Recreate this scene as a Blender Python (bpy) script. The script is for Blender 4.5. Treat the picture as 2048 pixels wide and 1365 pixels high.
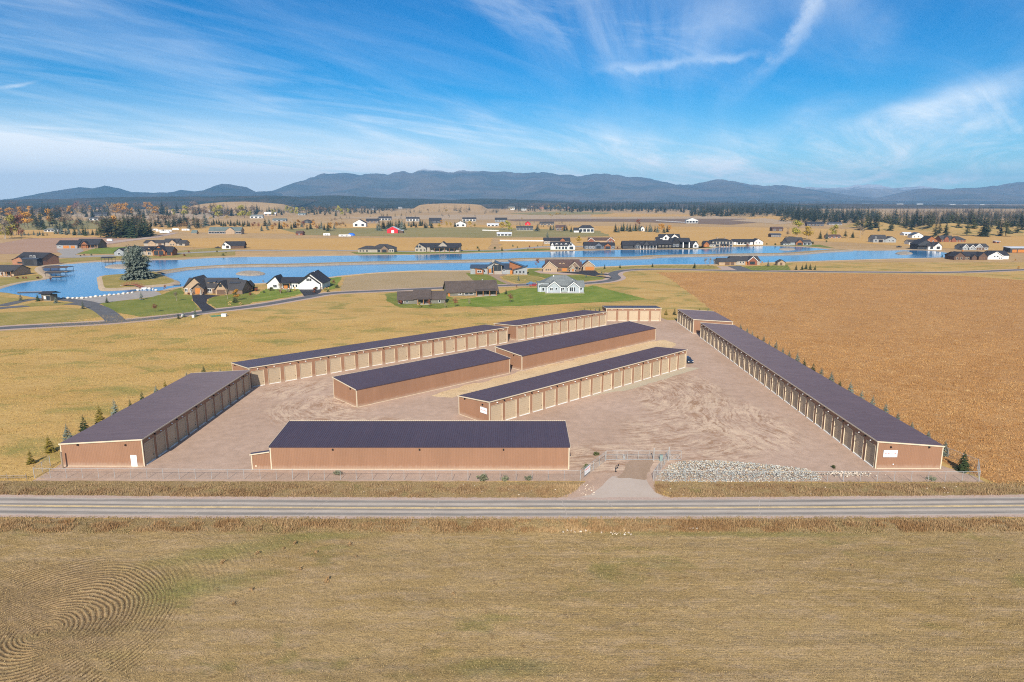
import bpy, math, random
import numpy as np
from mathutils import Vector
for o in list(bpy.data.objects): bpy.data.objects.remove(o)
SC = bpy.context.scene; COL = SC.collection
R = math.radians
# ---------------------------------------------------------------- camera
CAM_H, FPX, CU, CV = 50.0, 1365.33, 1024.0, 682.5
PITCH = math.atan(282/1365.33)
cam_d = bpy.data.cameras.new('camera'); cam = bpy.data.objects.new('camera', cam_d); COL.objects.link(cam)
cam_d.sensor_width = 36; cam_d.lens = 24; cam_d.clip_start = 1; cam_d.clip_end = 90000
cam.location = (0, 0, CAM_H); cam.rotation_euler = (R(90)-PITCH, 0, 0)
SC.camera = cam
# ---------------------------------------------------------------- sun, sky, exposure
SUN_EL, SUN_AZ = R(32), R(5.5)          # light travels towards +Y, a little to +X
sd = bpy.data.lights.new('sun', 'SUN'); sd.energy = 5.0; sd.angle = R(0.55); sd.color = (1, .92, .80)
sun = bpy.data.objects.new('sun', sd); COL.objects.link(sun)
trav = Vector((math.sin(SUN_AZ)*math.cos(SUN_EL), math.cos(SUN_AZ)*math.cos(SUN_EL), -math.sin(SUN_EL)))
sun.rotation_euler = trav.to_track_quat('-Z', 'Y').to_euler()
W = bpy.data.worlds.new('World'); SC.world = W; W.use_nodes = True
nt = W.node_tree; N = nt.nodes; L = nt.links; N.clear()
def nd(t, **k):
    n = N.new(t)
    for a, b in k.items():
        if a.startswith('i_'): n.inputs[a[2:].replace('_', ' ')].default_value = b
        else: setattr(n, a, b)
    return n
sky = nd('ShaderNodeTexSky'); sky.sky_type = 'NISHITA'; sky.sun_disc = False
sky.sun_elevation = SUN_EL; sky.sun_rotation = math.pi + SUN_AZ
sky.altitude = 900; sky.air_density = 1.0; sky.dust_density = 0.1; sky.ozone_density = 2.5
hsv = nd('ShaderNodeHueSaturation'); hsv.inputs['Saturation'].default_value = 1.42; hsv.inputs['Value'].default_value = 1.14
hsv.inputs['Hue'].default_value = 0.487
L.new(sky.outputs[0], hsv.inputs['Color'])
tc = nd('ShaderNodeTexCoord'); sep = nd('ShaderNodeSeparateXYZ'); L.new(tc.outputs['Generated'], sep.inputs[0])
def mth(op, a, b=None, clamp=False):
    n = nd('ShaderNodeMath', operation=op); n.use_clamp = clamp
    for i, v in enumerate((a, b)):
        if v is None: continue
        if isinstance(v, (int, float)): n.inputs[i].default_value = v
        else: L.new(v, n.inputs[i])
    return n.outputs[0]
zc = mth('ADD', mth('MAXIMUM', sep.outputs['Z'], 0.0), 0.07)
pu = mth('DIVIDE', sep.outputs['X'], zc); pv = mth('DIVIDE', sep.outputs['Y'], zc)
# cirrus sheet: streaks run towards the far horizon, a little to the right
ca, sa = math.cos(R(17)), math.sin(R(17))
su = mth('SUBTRACT', mth('MULTIPLY', pu, ca), mth('MULTIPLY', pv, sa))
sv = mth('ADD', mth('MULTIPLY', pu, sa), mth('MULTIPLY', pv, ca))
def cloud(fu, fv, off, detail, rough, dist, lo, hi, turn=17):
    ca, sa = math.cos(R(turn)), math.sin(R(turn)); su = mth('SUBTRACT', mth('MULTIPLY', pu, ca), mth('MULTIPLY', pv, sa)); sv = mth('ADD', mth('MULTIPLY', pu, sa), mth('MULTIPLY', pv, ca))
    cmb = nd('ShaderNodeCombineXYZ'); L.new(mth('MULTIPLY', su, fu), cmb.inputs[0]); L.new(mth('MULTIPLY', sv, fv), cmb.inputs[1]); cmb.inputs[2].default_value = off
    n = nd('ShaderNodeTexNoise'); n.inputs['Scale'].default_value = 1; n.inputs['Detail'].default_value = detail; n.inputs['Roughness'].default_value = rough; n.inputs['Distortion'].default_value = dist
    L.new(cmb.outputs[0], n.inputs['Vector'])
    m = nd('ShaderNodeMapRange'); m.inputs['From Min'].default_value = lo; m.inputs['From Max'].default_value = hi; m.interpolation_type = 'SMOOTHSTEP'
    L.new(n.outputs['Fac'], m.inputs['Value']); return m.outputs[0]
c1 = cloud(.58, .15, 3.1, 10, .60, 1.5, .37, .76, 22)
c2 = cloud(1.5, .42, 7.7, 10, .64, 1.9, .39, .78, 38)
c3 = cloud(.36, .13, 1.3, 3, .5, .5, .38, .64)
az_ = nd('ShaderNodeMapRange'); az_.interpolation_type = 'SMOOTHSTEP'; L.new(sep.outputs['X'], az_.inputs['Value'])
for k_, v_ in (('From Min', -.6), ('From Max', .55), ('To Min', .30), ('To Max', .08)): az_.inputs[k_].default_value = v_
cl = mth('MULTIPLY', mth('ADD', mth('MULTIPLY', c1, .75), mth('MULTIPLY', c2, .42)), mth('ADD', mth('MULTIPLY', c3, .8), az_.outputs[0]))
# three drawn-out wisps of ice cloud on the same sheet of sky
au = mth('DIVIDE', sep.outputs['X'], mth('MAXIMUM', sep.outputs['Y'], .05)); av = mth('DIVIDE', sep.outputs['Z'], mth('MAXIMUM', sep.outputs['Y'], .05))
wn_ = nd('ShaderNodeTexNoise'); wn_.inputs['Scale'].default_value = 22; wn_.inputs['Detail'].default_value = 8; wn_.inputs['Roughness'].default_value = .62; L.new(tc.outputs['Generated'], wn_.inputs['Vector'])
def wisp(x, y, ks, w, lo, hi, amt):
    f = 0.0
    for k_ in ks: f = mth('ADD', mth('MULTIPLY', f, x), float(k_)) if not isinstance(f, float) else mth('ADD', mth('MULTIPLY', x, 0.0), float(k_))
    d = mth('ABSOLUTE', mth('ADD', mth('SUBTRACT', y, f), mth('MULTIPLY', mth('SUBTRACT', wn_.outputs['Fac'], .5), w*3.0)))
    def mr(v, a, b, c_, e):
        m = nd('ShaderNodeMapRange'); m.interpolation_type = 'SMOOTHSTEP'; L.new(v, m.inputs['Value'])
        for q, z in zip(('From Min', 'From Max', 'To Min', 'To Max'), (a, b, c_, e)): m.inputs[q].default_value = z
        return m.outputs[0]
    e_ = (hi-lo)*.22; band = mth('MULTIPLY', mr(x, lo-e_*.3, lo+e_, 0, 1), mr(x, hi-e_, hi+e_*.3, 1, 0))
    front = mth('GREATER_THAN', sep.outputs['Y'], .05)
    return mth('MULTIPLY', mth('MULTIPLY', mth('MULTIPLY', mr(d, 0, w, amt, 0), band), mr(wn_.outputs['Fac'], .34, .62, .25, 1)), front)
ws = mth('ADD', mth('ADD', wisp(av, au, [-21.60985, 8.43839, 0.17301, 0.17451], .024, 0.1335, 0.4908, .32), wisp(au, av, [0.03488, 0.06932, 0.1681], .011, 0.1078, 0.3585, .26)), wisp(au, av, [0.19147, 0.28784], .004, -0.9545, -0.6615, .6))
cl = mth('ADD', cl, ws)
hzv = nd('ShaderNodeMapRange'); hzv.interpolation_type = 'SMOOTHSTEP'; L.new(sep.outputs['Z'], hzv.inputs['Value'])
for k_, v_ in (('From Min', .0), ('From Max', .15), ('To Min', 1.0), ('To Max', 0.0)): hzv.inputs[k_].default_value = v_
veil = mth('MINIMUM', mth('ADD', mth('MULTIPLY', cl, .95), mth('MULTIPLY', hzv.outputs[0], mth('ADD', mth('MULTIPLY', az_.outputs[0], 3.0), .16))), .96)
mix = nd('ShaderNodeMix', data_type='RGBA'); L.new(veil, mix.inputs['Factor'])
tint = nd('ShaderNodeMix', data_type='RGBA', blend_type='MULTIPLY'); tint.inputs['Factor'].default_value = 1; L.new(hsv.outputs[0], tint.inputs['A']); tint.inputs['B'].default_value = (.03, .83, 1.22, 1); L.new(tint.outputs['Result'], mix.inputs['A'])
mix.inputs['B'].default_value = (15.2, 15.8, 16.2, 1)
bg = nd('ShaderNodeBackground'); bg.inputs['Strength'].default_value = 0.055
L.new(mix.outputs['Result'], bg.inputs['Color'])
wo = nd('ShaderNodeOutputWorld'); L.new(bg.outputs[0], wo.inputs['Surface'])
vs = SC.view_settings; vs.view_transform = 'Standard'; vs.look = 'None'; vs.exposure = 0.45; vs.gamma = 1; vs.use_curve_mapping = False
SC.render.engine = 'CYCLES'; SC.cycles.use_denoising = False; SC.cycles.max_bounces = 6; SC.cycles.volume_bounces = 0
SC.cycles.diffuse_bounces = 3; SC.cycles.glossy_bounces = 3; SC.cycles.transparent_max_bounces = 6
SC.cycles.filter_width = 1.1; SC.cycles.volume_step_rate = 5; SC.cycles.volume_max_steps = 64
# ---------------------------------------------------------------- survey helpers
_c, _s = math.cos(PITCH), math.sin(PITCH)
def at(u, v, z=0.0):
    "ground point (metres) of a spot surveyed on the photograph, at height z"
    a = (u-CU)/FPX; b = (v-CV)/FPX
    dx, dy, dz = a, _c-b*_s, -_s-b*_c
    t = (CAM_H-z)/-dz
    return (dx*t, dy*t)
def mpp(y):
    "metres per photograph pixel at ground distance y"
    return (y*_c+CAM_H*_s)/FPX
rnd = random.Random(11)
# ---------------------------------------------------------------- mesh builder
class MB:
    def __init__(s): s.v = []; s.f = []; s.m = []
    def quad(s, a, b, c, d, m=0):
        n = len(s.v); s.v += [a, b, c, d]; s.f.append((n, n+1, n+2, n+3)); s.m.append(m)
    def poly(s, pts, m=0):
        n = len(s.v); s.v += list(pts); s.f.append(tuple(range(n, n+len(pts)))); s.m.append(m)
    def box(s, x0, x1, y0, y1, z0, z1, m=0):
        n = len(s.v)
        s.v += [(x0,y0,z0),(x1,y0,z0),(x1,y1,z0),(x0,y1,z0),(x0,y0,z1),(x1,y0,z1),(x1,y1,z1),(x0,y1,z1)]
        for q in ((0,3,2,1),(4,5,6,7),(0,1,5,4),(1,2,6,5),(2,3,7,6),(3,0,4,7)): s.f.append(tuple(n+i for i in q)); s.m.append(m)
    def hexa(s, p, m=0):
        n = len(s.v); s.v += list(p)
        for q in ((0,3,2,1),(4,5,6,7),(0,1,5,4),(1,2,6,5),(2,3,7,6),(3,0,4,7)): s.f.append(tuple(n+i for i in q)); s.m.append(m)
    def bar(s, a, b, r, m=0, n=4, r2=None):
        a = Vector(a); b = Vector(b); d = (b-a)
        if d.length < 1e-6: return
        q = d.to_track_quat('Z', 'Y'); r2 = r if r2 is None else r2; k = len(s.v)
        for P, rr in ((a, r), (b, r2)):
            for i in range(n):
                t = 2*math.pi*(i+.5)/n; s.v.append(tuple(P + q @ Vector((math.cos(t)*rr, math.sin(t)*rr, 0))))
        for i in range(n): s.f.append((k+i, k+(i+1)%n, k+n+(i+1)%n, k+n+i)); s.m.append(m)
        s.f.append(tuple(k+n+i for i in range(n))); s.m.append(m)
        s.f.append(tuple(k+n-1-i for i in range(n))); s.m.append(m)
    def slab(s, a, b, c, d, t, m=0):
        "roof slab: top face a,b,c,d counter-clockwise seen from above, thickness t downwards"
        lo = [(p[0], p[1], p[2]-t) for p in (a, b, c, d)]
        s.hexa(lo+[a, b, c, d], m)
    def mesh(s, name):
        me = bpy.data.meshes.new(name); me.from_pydata(s.v, [], s.f)
        me.polygons.foreach_set('material_index', s.m); me.update(); return me
    def build(s, name, mats, parent=None, loc=None, rz=0, smooth=False):
        me = s.mesh(name)
        for m in (mats if isinstance(mats, (list, tuple)) else [mats]): me.materials.append(m)
        if smooth: me.polygons.foreach_set('use_smooth', [True]*len(me.polygons))
        return obj(name, me, parent, loc, rz)
def obj(name, data, parent=None, loc=None, rz=0):
    o = bpy.data.objects.new(name, data); COL.objects.link(o)
    if parent is not None: o.parent = parent
    if loc is not None: o.location = loc
    if rz: o.rotation_euler.z = rz
    return o
def tag(o, label=None, cat=None, group=None, kind=None):
    if label: o['label'] = label
    if cat: o['category'] = cat
    if group: o['group'] = group
    if kind: o['kind'] = kind
    return o
def thing(name, loc, rz, label, cat, group=None):
    return tag(obj(name, None, None, loc, rz), label, cat, group)
def copy_tree(o, parent=None):
    c = o.copy(); COL.objects.link(c)
    if parent is not None: c.parent = parent
    for ch in list(o.children): copy_tree(ch, c)
    return c
def npmesh(name, V, F, mats):
    "triangle soup / grid from numpy arrays; F is (n,3) or (n,4)"
    me = bpy.data.meshes.new(name); V = np.asarray(V, np.float32); F = np.asarray(F, np.int32); k = F.shape[1]
    me.vertices.add(len(V)); me.vertices.foreach_set('co', V.ravel())
    me.loops.add(F.size); me.loops.foreach_set('vertex_index', F.ravel())
    me.polygons.add(len(F)); me.polygons.foreach_set('loop_start', np.arange(0, F.size, k, dtype=np.int32))
    me.update(calc_edges=True)
    for m in (mats if isinstance(mats, (list, tuple)) else [mats]): me.materials.append(m)
    return me
# ---------------------------------------------------------------- materials
def newmat(name):
    m = bpy.data.materials.new(name); m.use_nodes = True; t = m.node_tree; return m, t, t.nodes['Principled BSDF']
class NT:
    def __init__(s, t): s.t = t
    def n(s, typ, **k):
        x = s.t.nodes.new(typ)
        for a, b in k.items(): setattr(x, a, b)
        return x
    def lk(s, a, b): s.t.links.new(a, b)
    def val(s, sock, v):
        if isinstance(v, (int, float, tuple, list)): sock.default_value = v
        else: s.lk(v, sock)
    def math(s, op, a, b=0.0, clamp=False):
        x = s.n('ShaderNodeMath', operation=op); x.use_clamp = clamp; s.val(x.inputs[0], a); s.val(x.inputs[1], b); return x.outputs[0]
    def pos(s): 
        if not hasattr(s, 'p'): s.p = s.n('ShaderNodeNewGeometry').outputs['Position']
        return s.p
    def mapped(s, v, scale, rot=0.0, loc=(0,0,0)):
        x = s.n('ShaderNodeMapping'); s.lk(v, x.inputs['Vector']); x.inputs['Scale'].default_value = scale; x.inputs['Rotation'].default_value = (0,0,rot); x.inputs['Location'].default_value = loc; return x.outputs[0]
    def noise(s, vec, scale, detail=3, rough=.55, dist=0.0):
        x = s.n('ShaderNodeTexNoise'); s.lk(vec, x.inputs['Vector']); x.inputs['Scale'].default_value = scale; x.inputs['Detail'].default_value = detail; x.inputs['Roughness'].default_value = rough; x.inputs['Distortion'].default_value = dist; return x.outputs['Fac']
    def rng(s, v, lo, hi, a=0.0, b=1.0, smooth=True):
        x = s.n('ShaderNodeMapRange'); x.interpolation_type = 'SMOOTHSTEP' if smooth else 'LINEAR'
        s.val(x.inputs['Value'], v); s.val(x.inputs['From Min'], lo); s.val(x.inputs['From Max'], hi); s.val(x.inputs['To Min'], a); s.val(x.inputs['To Max'], b); return x.outputs[0]
    def mix(s, f, a, b):
        x = s.n('ShaderNodeMix', data_type='RGBA'); s.val(x.inputs['Factor'], f)
        for k, v in (('A', a), ('B', b)):
            if isinstance(v, (tuple, list)): x.inputs[k].default_value = tuple(v)+((1,) if len(v) == 3 else ())
            else: s.lk(v, x.inputs[k])
        return x.outputs['Result']
    def scale(s, col, f):
        x = s.n('ShaderNodeMix', data_type='RGBA', blend_type='MULTIPLY'); x.inputs['Factor'].default_value = 1
        c = s.n('ShaderNodeCombineXYZ')
        for i in range(3): s.lk(f, c.inputs[i])
        s.lk(col, x.inputs['A']) if not isinstance(col, (tuple, list)) else x.inputs['A'].__setattr__('default_value', tuple(col)+(1,))
        s.lk(c.outputs[0], x.inputs['B']); return x.outputs['Result']
    def bump(s, h, dist, strength=1.0):
        x = s.n('ShaderNodeBump'); x.inputs['Distance'].default_value = dist; x.inputs['Strength'].default_value = strength; s.lk(h, x.inputs['Height']); return x.outputs[0]
MATS = {}
def M(name, rgb, rough=.75, var=.18, sc=1.2, metal=0.0, spec=.4, coord='Object', bump=0.0, bsc=8.0):
    if name in MATS: return MATS[name]
    m, t, p = newmat(name); k = NT(t)
    v = k.n('ShaderNodeTexCoord').outputs['Object'] if coord == 'Object' else k.pos()
    n1 = k.noise(v, sc, 4, .6); n2 = k.noise(v, sc*9, 2, .6)
    f = k.math('ADD', k.rng(n1, .3, .7, 1-var, 1+var, False), k.rng(n2, .3, .7, -var*.6, var*.6, False))
    k.lk(k.scale(rgb, f), p.inputs['Base Color'])
    p.inputs['Roughness'].default_value = rough; p.inputs['Metallic'].default_value = metal; p.inputs['Specular IOR Level'].default_value = spec
    if bump: k.lk(k.bump(k.noise(v, bsc, 3), bump), p.inputs['Normal'])
    MATS[name] = m; return m
def ground_mat(name, cols, big=40.0, mid=5.0, fine=.35, bump=.05, stretch=(1, 1, 1), rot=0.0, green=None, greenlo=.58, streak=None, wbig=.7, wfine=.55, third=None):
    "earth and grass: two main tones by patches, finer mottling, optional third tone in separate patches"
    m, t, p = newmat(name); k = NT(t); v = k.mapped(k.pos(), stretch, rot)
    a = k.noise(v, 1/big, 5, .6, .4); b = k.noise(v, 1/mid, 5, .65, .3); c = k.noise(v, 1/fine, 3, .7)
    f = k.math('ADD', k.math('MULTIPLY', k.rng(a, .32, .68), wbig), k.math('MULTIPLY', k.rng(b, .3, .7), 1-wbig))
    col = k.mix(f, cols[0], cols[1])
    if len(cols) > 2: col = k.mix(k.math('MULTIPLY', k.rng(k.noise(v, 1/(mid*.45), 6, .7, .6), .52, .72), .8), col, cols[2])
    if green is not None:
        g = k.noise(k.mapped(k.pos(), (1, 1.6, 1), .2, (13, 7, 0)), 1/(big*.75), 6, .62, .5)
        col = k.mix(k.math('MULTIPLY', k.rng(g, greenlo, greenlo+.19), .75), col, green)
    if third is not None:
        g = k.noise(k.mapped(k.pos(), (1, 1, 1), .9, (31, 57, 0)), 1/(mid*1.7), 7, .68, .8)
        col = k.mix(k.math('MULTIPLY', k.rng(g, .54, .70), .55), col, third)
    col = k.scale(col, k.rng(c, .25, .75, 1-wfine, 1+wfine, False))
    if streak:
        w = k.noise(k.mapped(k.pos(), (streak[0], streak[1], 1), streak[2]), 1, 5, .7, .3)
        col = k.scale(col, k.rng(w, .3, .7, 1-streak[3], 1+streak[3], False))
    k.lk(col, p.inputs['Base Color']); p.inputs['Roughness'].default_value = .95; p.inputs['Specular IOR Level'].default_value = .15
    if bump: k.lk(k.bump(k.math('ADD', c, k.math('MULTIPLY', b, 2.0)), bump), p.inputs['Normal'])
    MATS[name] = m; return m

def ordw(i):
    "ordinal words for labels"
    a = ['first', 'second', 'third', 'fourth', 'fifth', 'sixth', 'seventh', 'eighth', 'ninth', 'tenth', 'eleventh', 'twelfth', 'thirteenth', 'fourteenth', 'fifteenth', 'sixteenth', 'seventeenth', 'eighteenth', 'nineteenth']
    if i < 19: return a[i]
    t, o = divmod(i+1, 10); return (['twentieth', 'thirtieth', 'fortieth', 'fiftieth'][t-2] if o == 0 else ['twenty', 'thirty', 'forty', 'fifty'][t-2]+' '+a[o-1])
# ---------------------------------------------------------------- ground materials
DRY = ground_mat('dry_grass', [(.43,.268,.086), (.52,.345,.128), (.36,.215,.068)], big=28, mid=4.5, fine=.5, bump=.12, green=(.20,.195,.05), greenlo=.475, stretch=(.8, 1.5, 1), wfine=.38, third=(.49,.33,.12))
GOLD = ground_mat('golden_field', [(.37,.188,.066), (.46,.25,.096), (.57,.38,.19)], big=26, mid=3.6, fine=.45, bump=.18, stretch=(1, 1.25, 1), rot=.3, wfine=.65, wbig=.5, green=(.24,.14,.04), greenlo=.6, third=(.28,.12,.035))
FAR = ground_mat('far_plain', [(.40,.255,.115), (.48,.32,.155), (.33,.21,.10)], big=320, mid=55, fine=8, bump=0, stretch=(.5, 1, 1), wfine=.2, green=(.17,.16,.06), greenlo=.62)
FIELD_A = ground_mat('ripe_field', [(.50,.295,.095), (.55,.335,.115), (.44,.25,.08)], big=120, mid=18, fine=2.5, bump=0, stretch=(.5, 1.2, 1), wfine=.18)
FIELD_B = ground_mat('ploughed_field', [(.36,.22,.145), (.41,.26,.175), (.31,.185,.12)], big=90, mid=14, fine=2, bump=0, stretch=(.5, 1.2, 1), wfine=.15)
FIELD_C = ground_mat('pale_field', [(.42,.30,.18), (.45,.33,.21)], big=90, mid=20, fine=4, bump=0, wfine=.12)
FIELD_D = ground_mat('dark_soil_field', [(.19,.125,.085), (.22,.15,.10)], big=90, mid=20, fine=4, bump=0, wfine=.12)
FIELD_E = ground_mat('green_pasture', [(.23,.20,.075), (.30,.24,.10)], big=90, mid=20, fine=4, bump=0, wfine=.15)
def lawn(name, a, b, ang, w, amt):
    m, t, p = newmat(name); k = NT(t)
    v = k.mapped(k.pos(), (1, 1, 1), ang); sx = k.n('ShaderNodeSeparateXYZ'); k.lk(v, sx.inputs[0])
    st = k.rng(k.math('SINE', k.math('MULTIPLY', sx.outputs[0], math.pi/w)), -.35, .35, 1-amt, 1+amt)
    n1 = k.noise(k.pos(), .09, 5, .65, .4); n2 = k.noise(k.pos(), 1.6, 4, .7)
    col = k.scale(k.mix(k.rng(n1, .35, .68), a, b), st); col = k.scale(col, k.rng(n2, .25, .75, .72, 1.28, False))
    k.lk(col, p.inputs['Base Color']); p.inputs['Roughness'].default_value = .9; p.inputs['Specular IOR Level'].default_value = .15
    k.lk(k.bump(n2, .04), p.inputs['Normal']); MATS[name] = m; return m
LAWN = lawn('lawn', (.15,.175,.032), (.22,.215,.05), .5, 1.5, .10)
LAWN_B = lawn('bright_lawn', (.14,.195,.026), (.225,.25,.048), -.95, 2.2, .07)
LAWN_D = lawn('dry_lawn', (.25,.21,.055), (.35,.26,.085), .35, 1.8, .07)
SAND = ground_mat('shore_sand', [(.40,.30,.20), (.46,.36,.25)], big=15, mid=3, fine=.6, bump=.05, wfine=.3)
STONE_BANK = ground_mat('shore_stones', [(.40,.34,.27), (.30,.25,.19), (.47,.41,.34)], big=8, mid=1.6, fine=.45, bump=.25, wfine=.6)
PINK = ground_mat('pink_gravel', [(.46,.35,.29), (.42,.31,.25)], big=12, mid=2, fine=.3, bump=.03, wfine=.25)
BARK_BED = ground_mat('planting_bed', [(.20,.12,.07), (.28,.18,.11)], big=3, mid=1, fine=.25, bump=.06, wfine=.5)
# gravel yard: pinkish crushed stone with sweeping wheel tracks and sandy wear
def yard_mat():
    m, t, p = newmat('yard_gravel'); k = NT(t); P = k.pos()
    a = k.noise(P, .035, 5, .6, .5); b = k.noise(P, .5, 5, .7); c = k.noise(P, 4.5, 3, .8)
    col = k.mix(k.rng(a, .35, .65), (.405,.282,.205), (.46,.33,.25))
    # wheel tracks: thin scuffs swept along turning circles, only where traffic turns
    sx = k.n('ShaderNodeSeparateXYZ'); k.lk(P, sx.inputs[0])
    def blob(x, y, rx, ry, an=0.0):
        c_, s_ = math.cos(an), math.sin(an); dx = k.math('SUBTRACT', sx.outputs[0], x); dy = k.math('SUBTRACT', sx.outputs[1], y)
        u = k.math('DIVIDE', k.math('ADD', k.math('MULTIPLY', dx, c_), k.math('MULTIPLY', dy, s_)), rx); v = k.math('DIVIDE', k.math('SUBTRACT', k.math('MULTIPLY', dy, c_), k.math('MULTIPLY', dx, s_)), ry)
        return k.rng(k.math('ADD', k.math('MULTIPLY', u, u), k.math('MULTIPLY', v, v)), .25, 1.0, 1, 0)
    def tracks(cx, cy, seed, fr=1.5):
        dx = k.math('SUBTRACT', sx.outputs[0], cx); dy = k.math('SUBTRACT', sx.outputs[1], cy)
        rr = k.math('SQRT', k.math('ADD', k.math('MULTIPLY', dx, dx), k.math('MULTIPLY', dy, dy))); th = k.math('ARCTAN2', dy, dx)
        rr = k.math('ADD', rr, k.math('MULTIPLY', k.noise(P, .09, 5, .6), 7.0)); e = k.n('ShaderNodeCombineXYZ'); k.lk(k.math('MULTIPLY', rr, fr), e.inputs[0]); k.lk(k.math('MULTIPLY', th, 2.2), e.inputs[1]); e.inputs[2].default_value = seed
        return k.noise(e.outputs[0], 1.0, 7, .78, .25)
    for cx, cy, sd_, bl in ((22, 176, 2.0, [(44, 172, 15, 30, -.2), (38, 140, 17, 20, .2), (40, 220, 16, 22, .7)]), (-36, 166, 5.0, [(-47, 160, 15, 17, .2), (-30, 147, 24, 8, -.1), (-58, 178, 10, 14, -.6)]), (95, 150, 9.0, [(52, 150, 14, 26, .1)]), (20, 100, 12.0, [(20, 128, 16, 10, .1)])):
        n = tracks(cx, cy, sd_); mk = None
        for q in bl:
            m_ = blob(*q); mk = m_ if mk is None else k.math('MAXIMUM', mk, m_)
        mk = k.math('MULTIPLY', mk, k.rng(k.noise(k.mapped(P, (1, 1, 1), 0, (sd_*3, 5, 0)), .06, 6, .65, .4), .22, .52))
        pn = k.noise(k.mapped(P, (1, 1, 1), .4, (sd_, 0, 0)), .28, 8, .72, .7); n = k.math('ADD', k.math('MULTIPLY', n, .62), k.math('MULTIPLY', pn, .38))
        col = k.mix(k.math('MULTIPLY', mk, k.rng(n, .49, .55, 0, .9)), col, (.57,.425,.30))
        col = k.mix(k.math('MULTIPLY', mk, k.rng(n, .488, .43, 0, .8)), col, (.30,.175,.10))
    w = k.rng(k.noise(k.mapped(P, (1, 1.8, 1)), .13, 7, .72, .6), .63, .74, 0, .5); col = k.mix(w, col, (.29,.19,.125))
    col = k.scale(col, k.rng(b, .3, .7, .86, 1.14, False)); col = k.scale(col, k.rng(c, .25, .75, .74, 1.26, False))
    k.lk(col, p.inputs['Base Color']); p.inputs['Roughness'].default_value = .95; p.inputs['Specular IOR Level'].default_value = .15
    k.lk(k.bump(k.math('ADD', c, b), .035), p.inputs['Normal']); MATS['yard'] = m; return m
YARD = yard_mat()
SANDY = ground_mat('sandy_strip', [(.66,.49,.29), (.56,.40,.23), (.38,.26,.12)], big=9, mid=1.8, fine=.3, bump=.08, wfine=.4, green=(.30,.24,.09), greenlo=.6)
DIRT = ground_mat('driveway_dirt', [(.31,.215,.145), (.37,.265,.19)], big=7, mid=1.2, fine=.2, bump=.03, wfine=.25, stretch=(1.6, .6, 1))
APRON = ground_mat('driveway_apron', [(.44,.36,.295), (.48,.40,.335)], big=8, mid=1.5, fine=.15, bump=.01, wfine=.12)
def asphalt(name, c0, c1, tracks=None):
    m, t, p = newmat(name); k = NT(t); P = k.pos()
    n = k.noise(P, .25, 5, .65); f = k.noise(P, 9, 2, .7)
    col = k.mix(k.rng(n, .3, .7), c0, c1)
    if tracks:
        sx = k.n('ShaderNodeSeparateXYZ'); k.lk(P, sx.inputs[0])
        x2 = k.math('MULTIPLY', k.math('MULTIPLY', sx.outputs[0], sx.outputs[0]), .000135)
        yy = k.math('SUBTRACT', k.math('SUBTRACT', sx.outputs[1], x2), 105.2)
        wob = k.math('MULTIPLY', k.math('SUBTRACT', k.noise(k.mapped(P, (.05, .3, 1)), 1, 4), .5), .9)
        ab = k.math('ABSOLUTE', k.math('ADD', yy, k.math('MULTIPLY', wob, .5))); w = k.math('MAXIMUM', k.rng(k.math('ABSOLUTE', k.math('SUBTRACT', ab, .62)), .15, .5, 1, 0), k.rng(k.math('ABSOLUTE', k.math('SUBTRACT', ab, 2.35)), .2, .75, 1, 0))
        col = k.mix(k.math('MULTIPLY', w, k.rng(k.noise(k.mapped(P, (.08, 1.2, 1)), 1, 5, .7), .25, .6, .45, 1.0)), col, tracks)
        st = k.noise(k.mapped(P, (.16, 2.6, 1)), 1, 6, .7); col = k.scale(col, k.rng(st, .25, .75, .84, 1.16, False))
    col = k.scale(col, k.rng(f, .25, .75, .85, 1.15, False))
    k.lk(col, p.inputs['Base Color']); p.inputs['Roughness'].default_value = .88; p.inputs['Specular IOR Level'].default_value = .25; MATS[name] = m; return m
COUNTY = asphalt('worn_asphalt', (.41,.35,.29), (.455,.395,.33), (.215,.195,.175))
TAR = asphalt('grey_asphalt', (.10,.10,.105), (.135,.132,.135))
TAR_NEW = asphalt('fresh_asphalt', (.028,.028,.034), (.042,.042,.05))
PAVE = asphalt('pale_paving', (.30,.27,.24), (.36,.33,.295))
YEL = M('road_yellow', (.62,.45,.20), .8, .28, .8, coord='P')
WHT_LINE = M('road_white', (.40,.36,.31), .8, .35, .9, coord='P')
CRACK = M('crack_sealer', (.38,.33,.285), .85, .2, 2, coord='P')
def water_mat():
    m, t, p = newmat('water'); k = NT(t); P = k.pos()
    p.inputs['Base Color'].default_value = (.025, .19, .41, 1); p.inputs['Roughness'].default_value = .06; p.inputs['IOR'].default_value = 1.33; p.inputs['Specular IOR Level'].default_value = .36
    k.lk(k.bump(k.noise(k.mapped(P, (.6, 1.6, 1)), .55, 4, .6), .05), p.inputs['Normal']); MATS['water'] = m; return m
WATER = water_mat()
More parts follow.
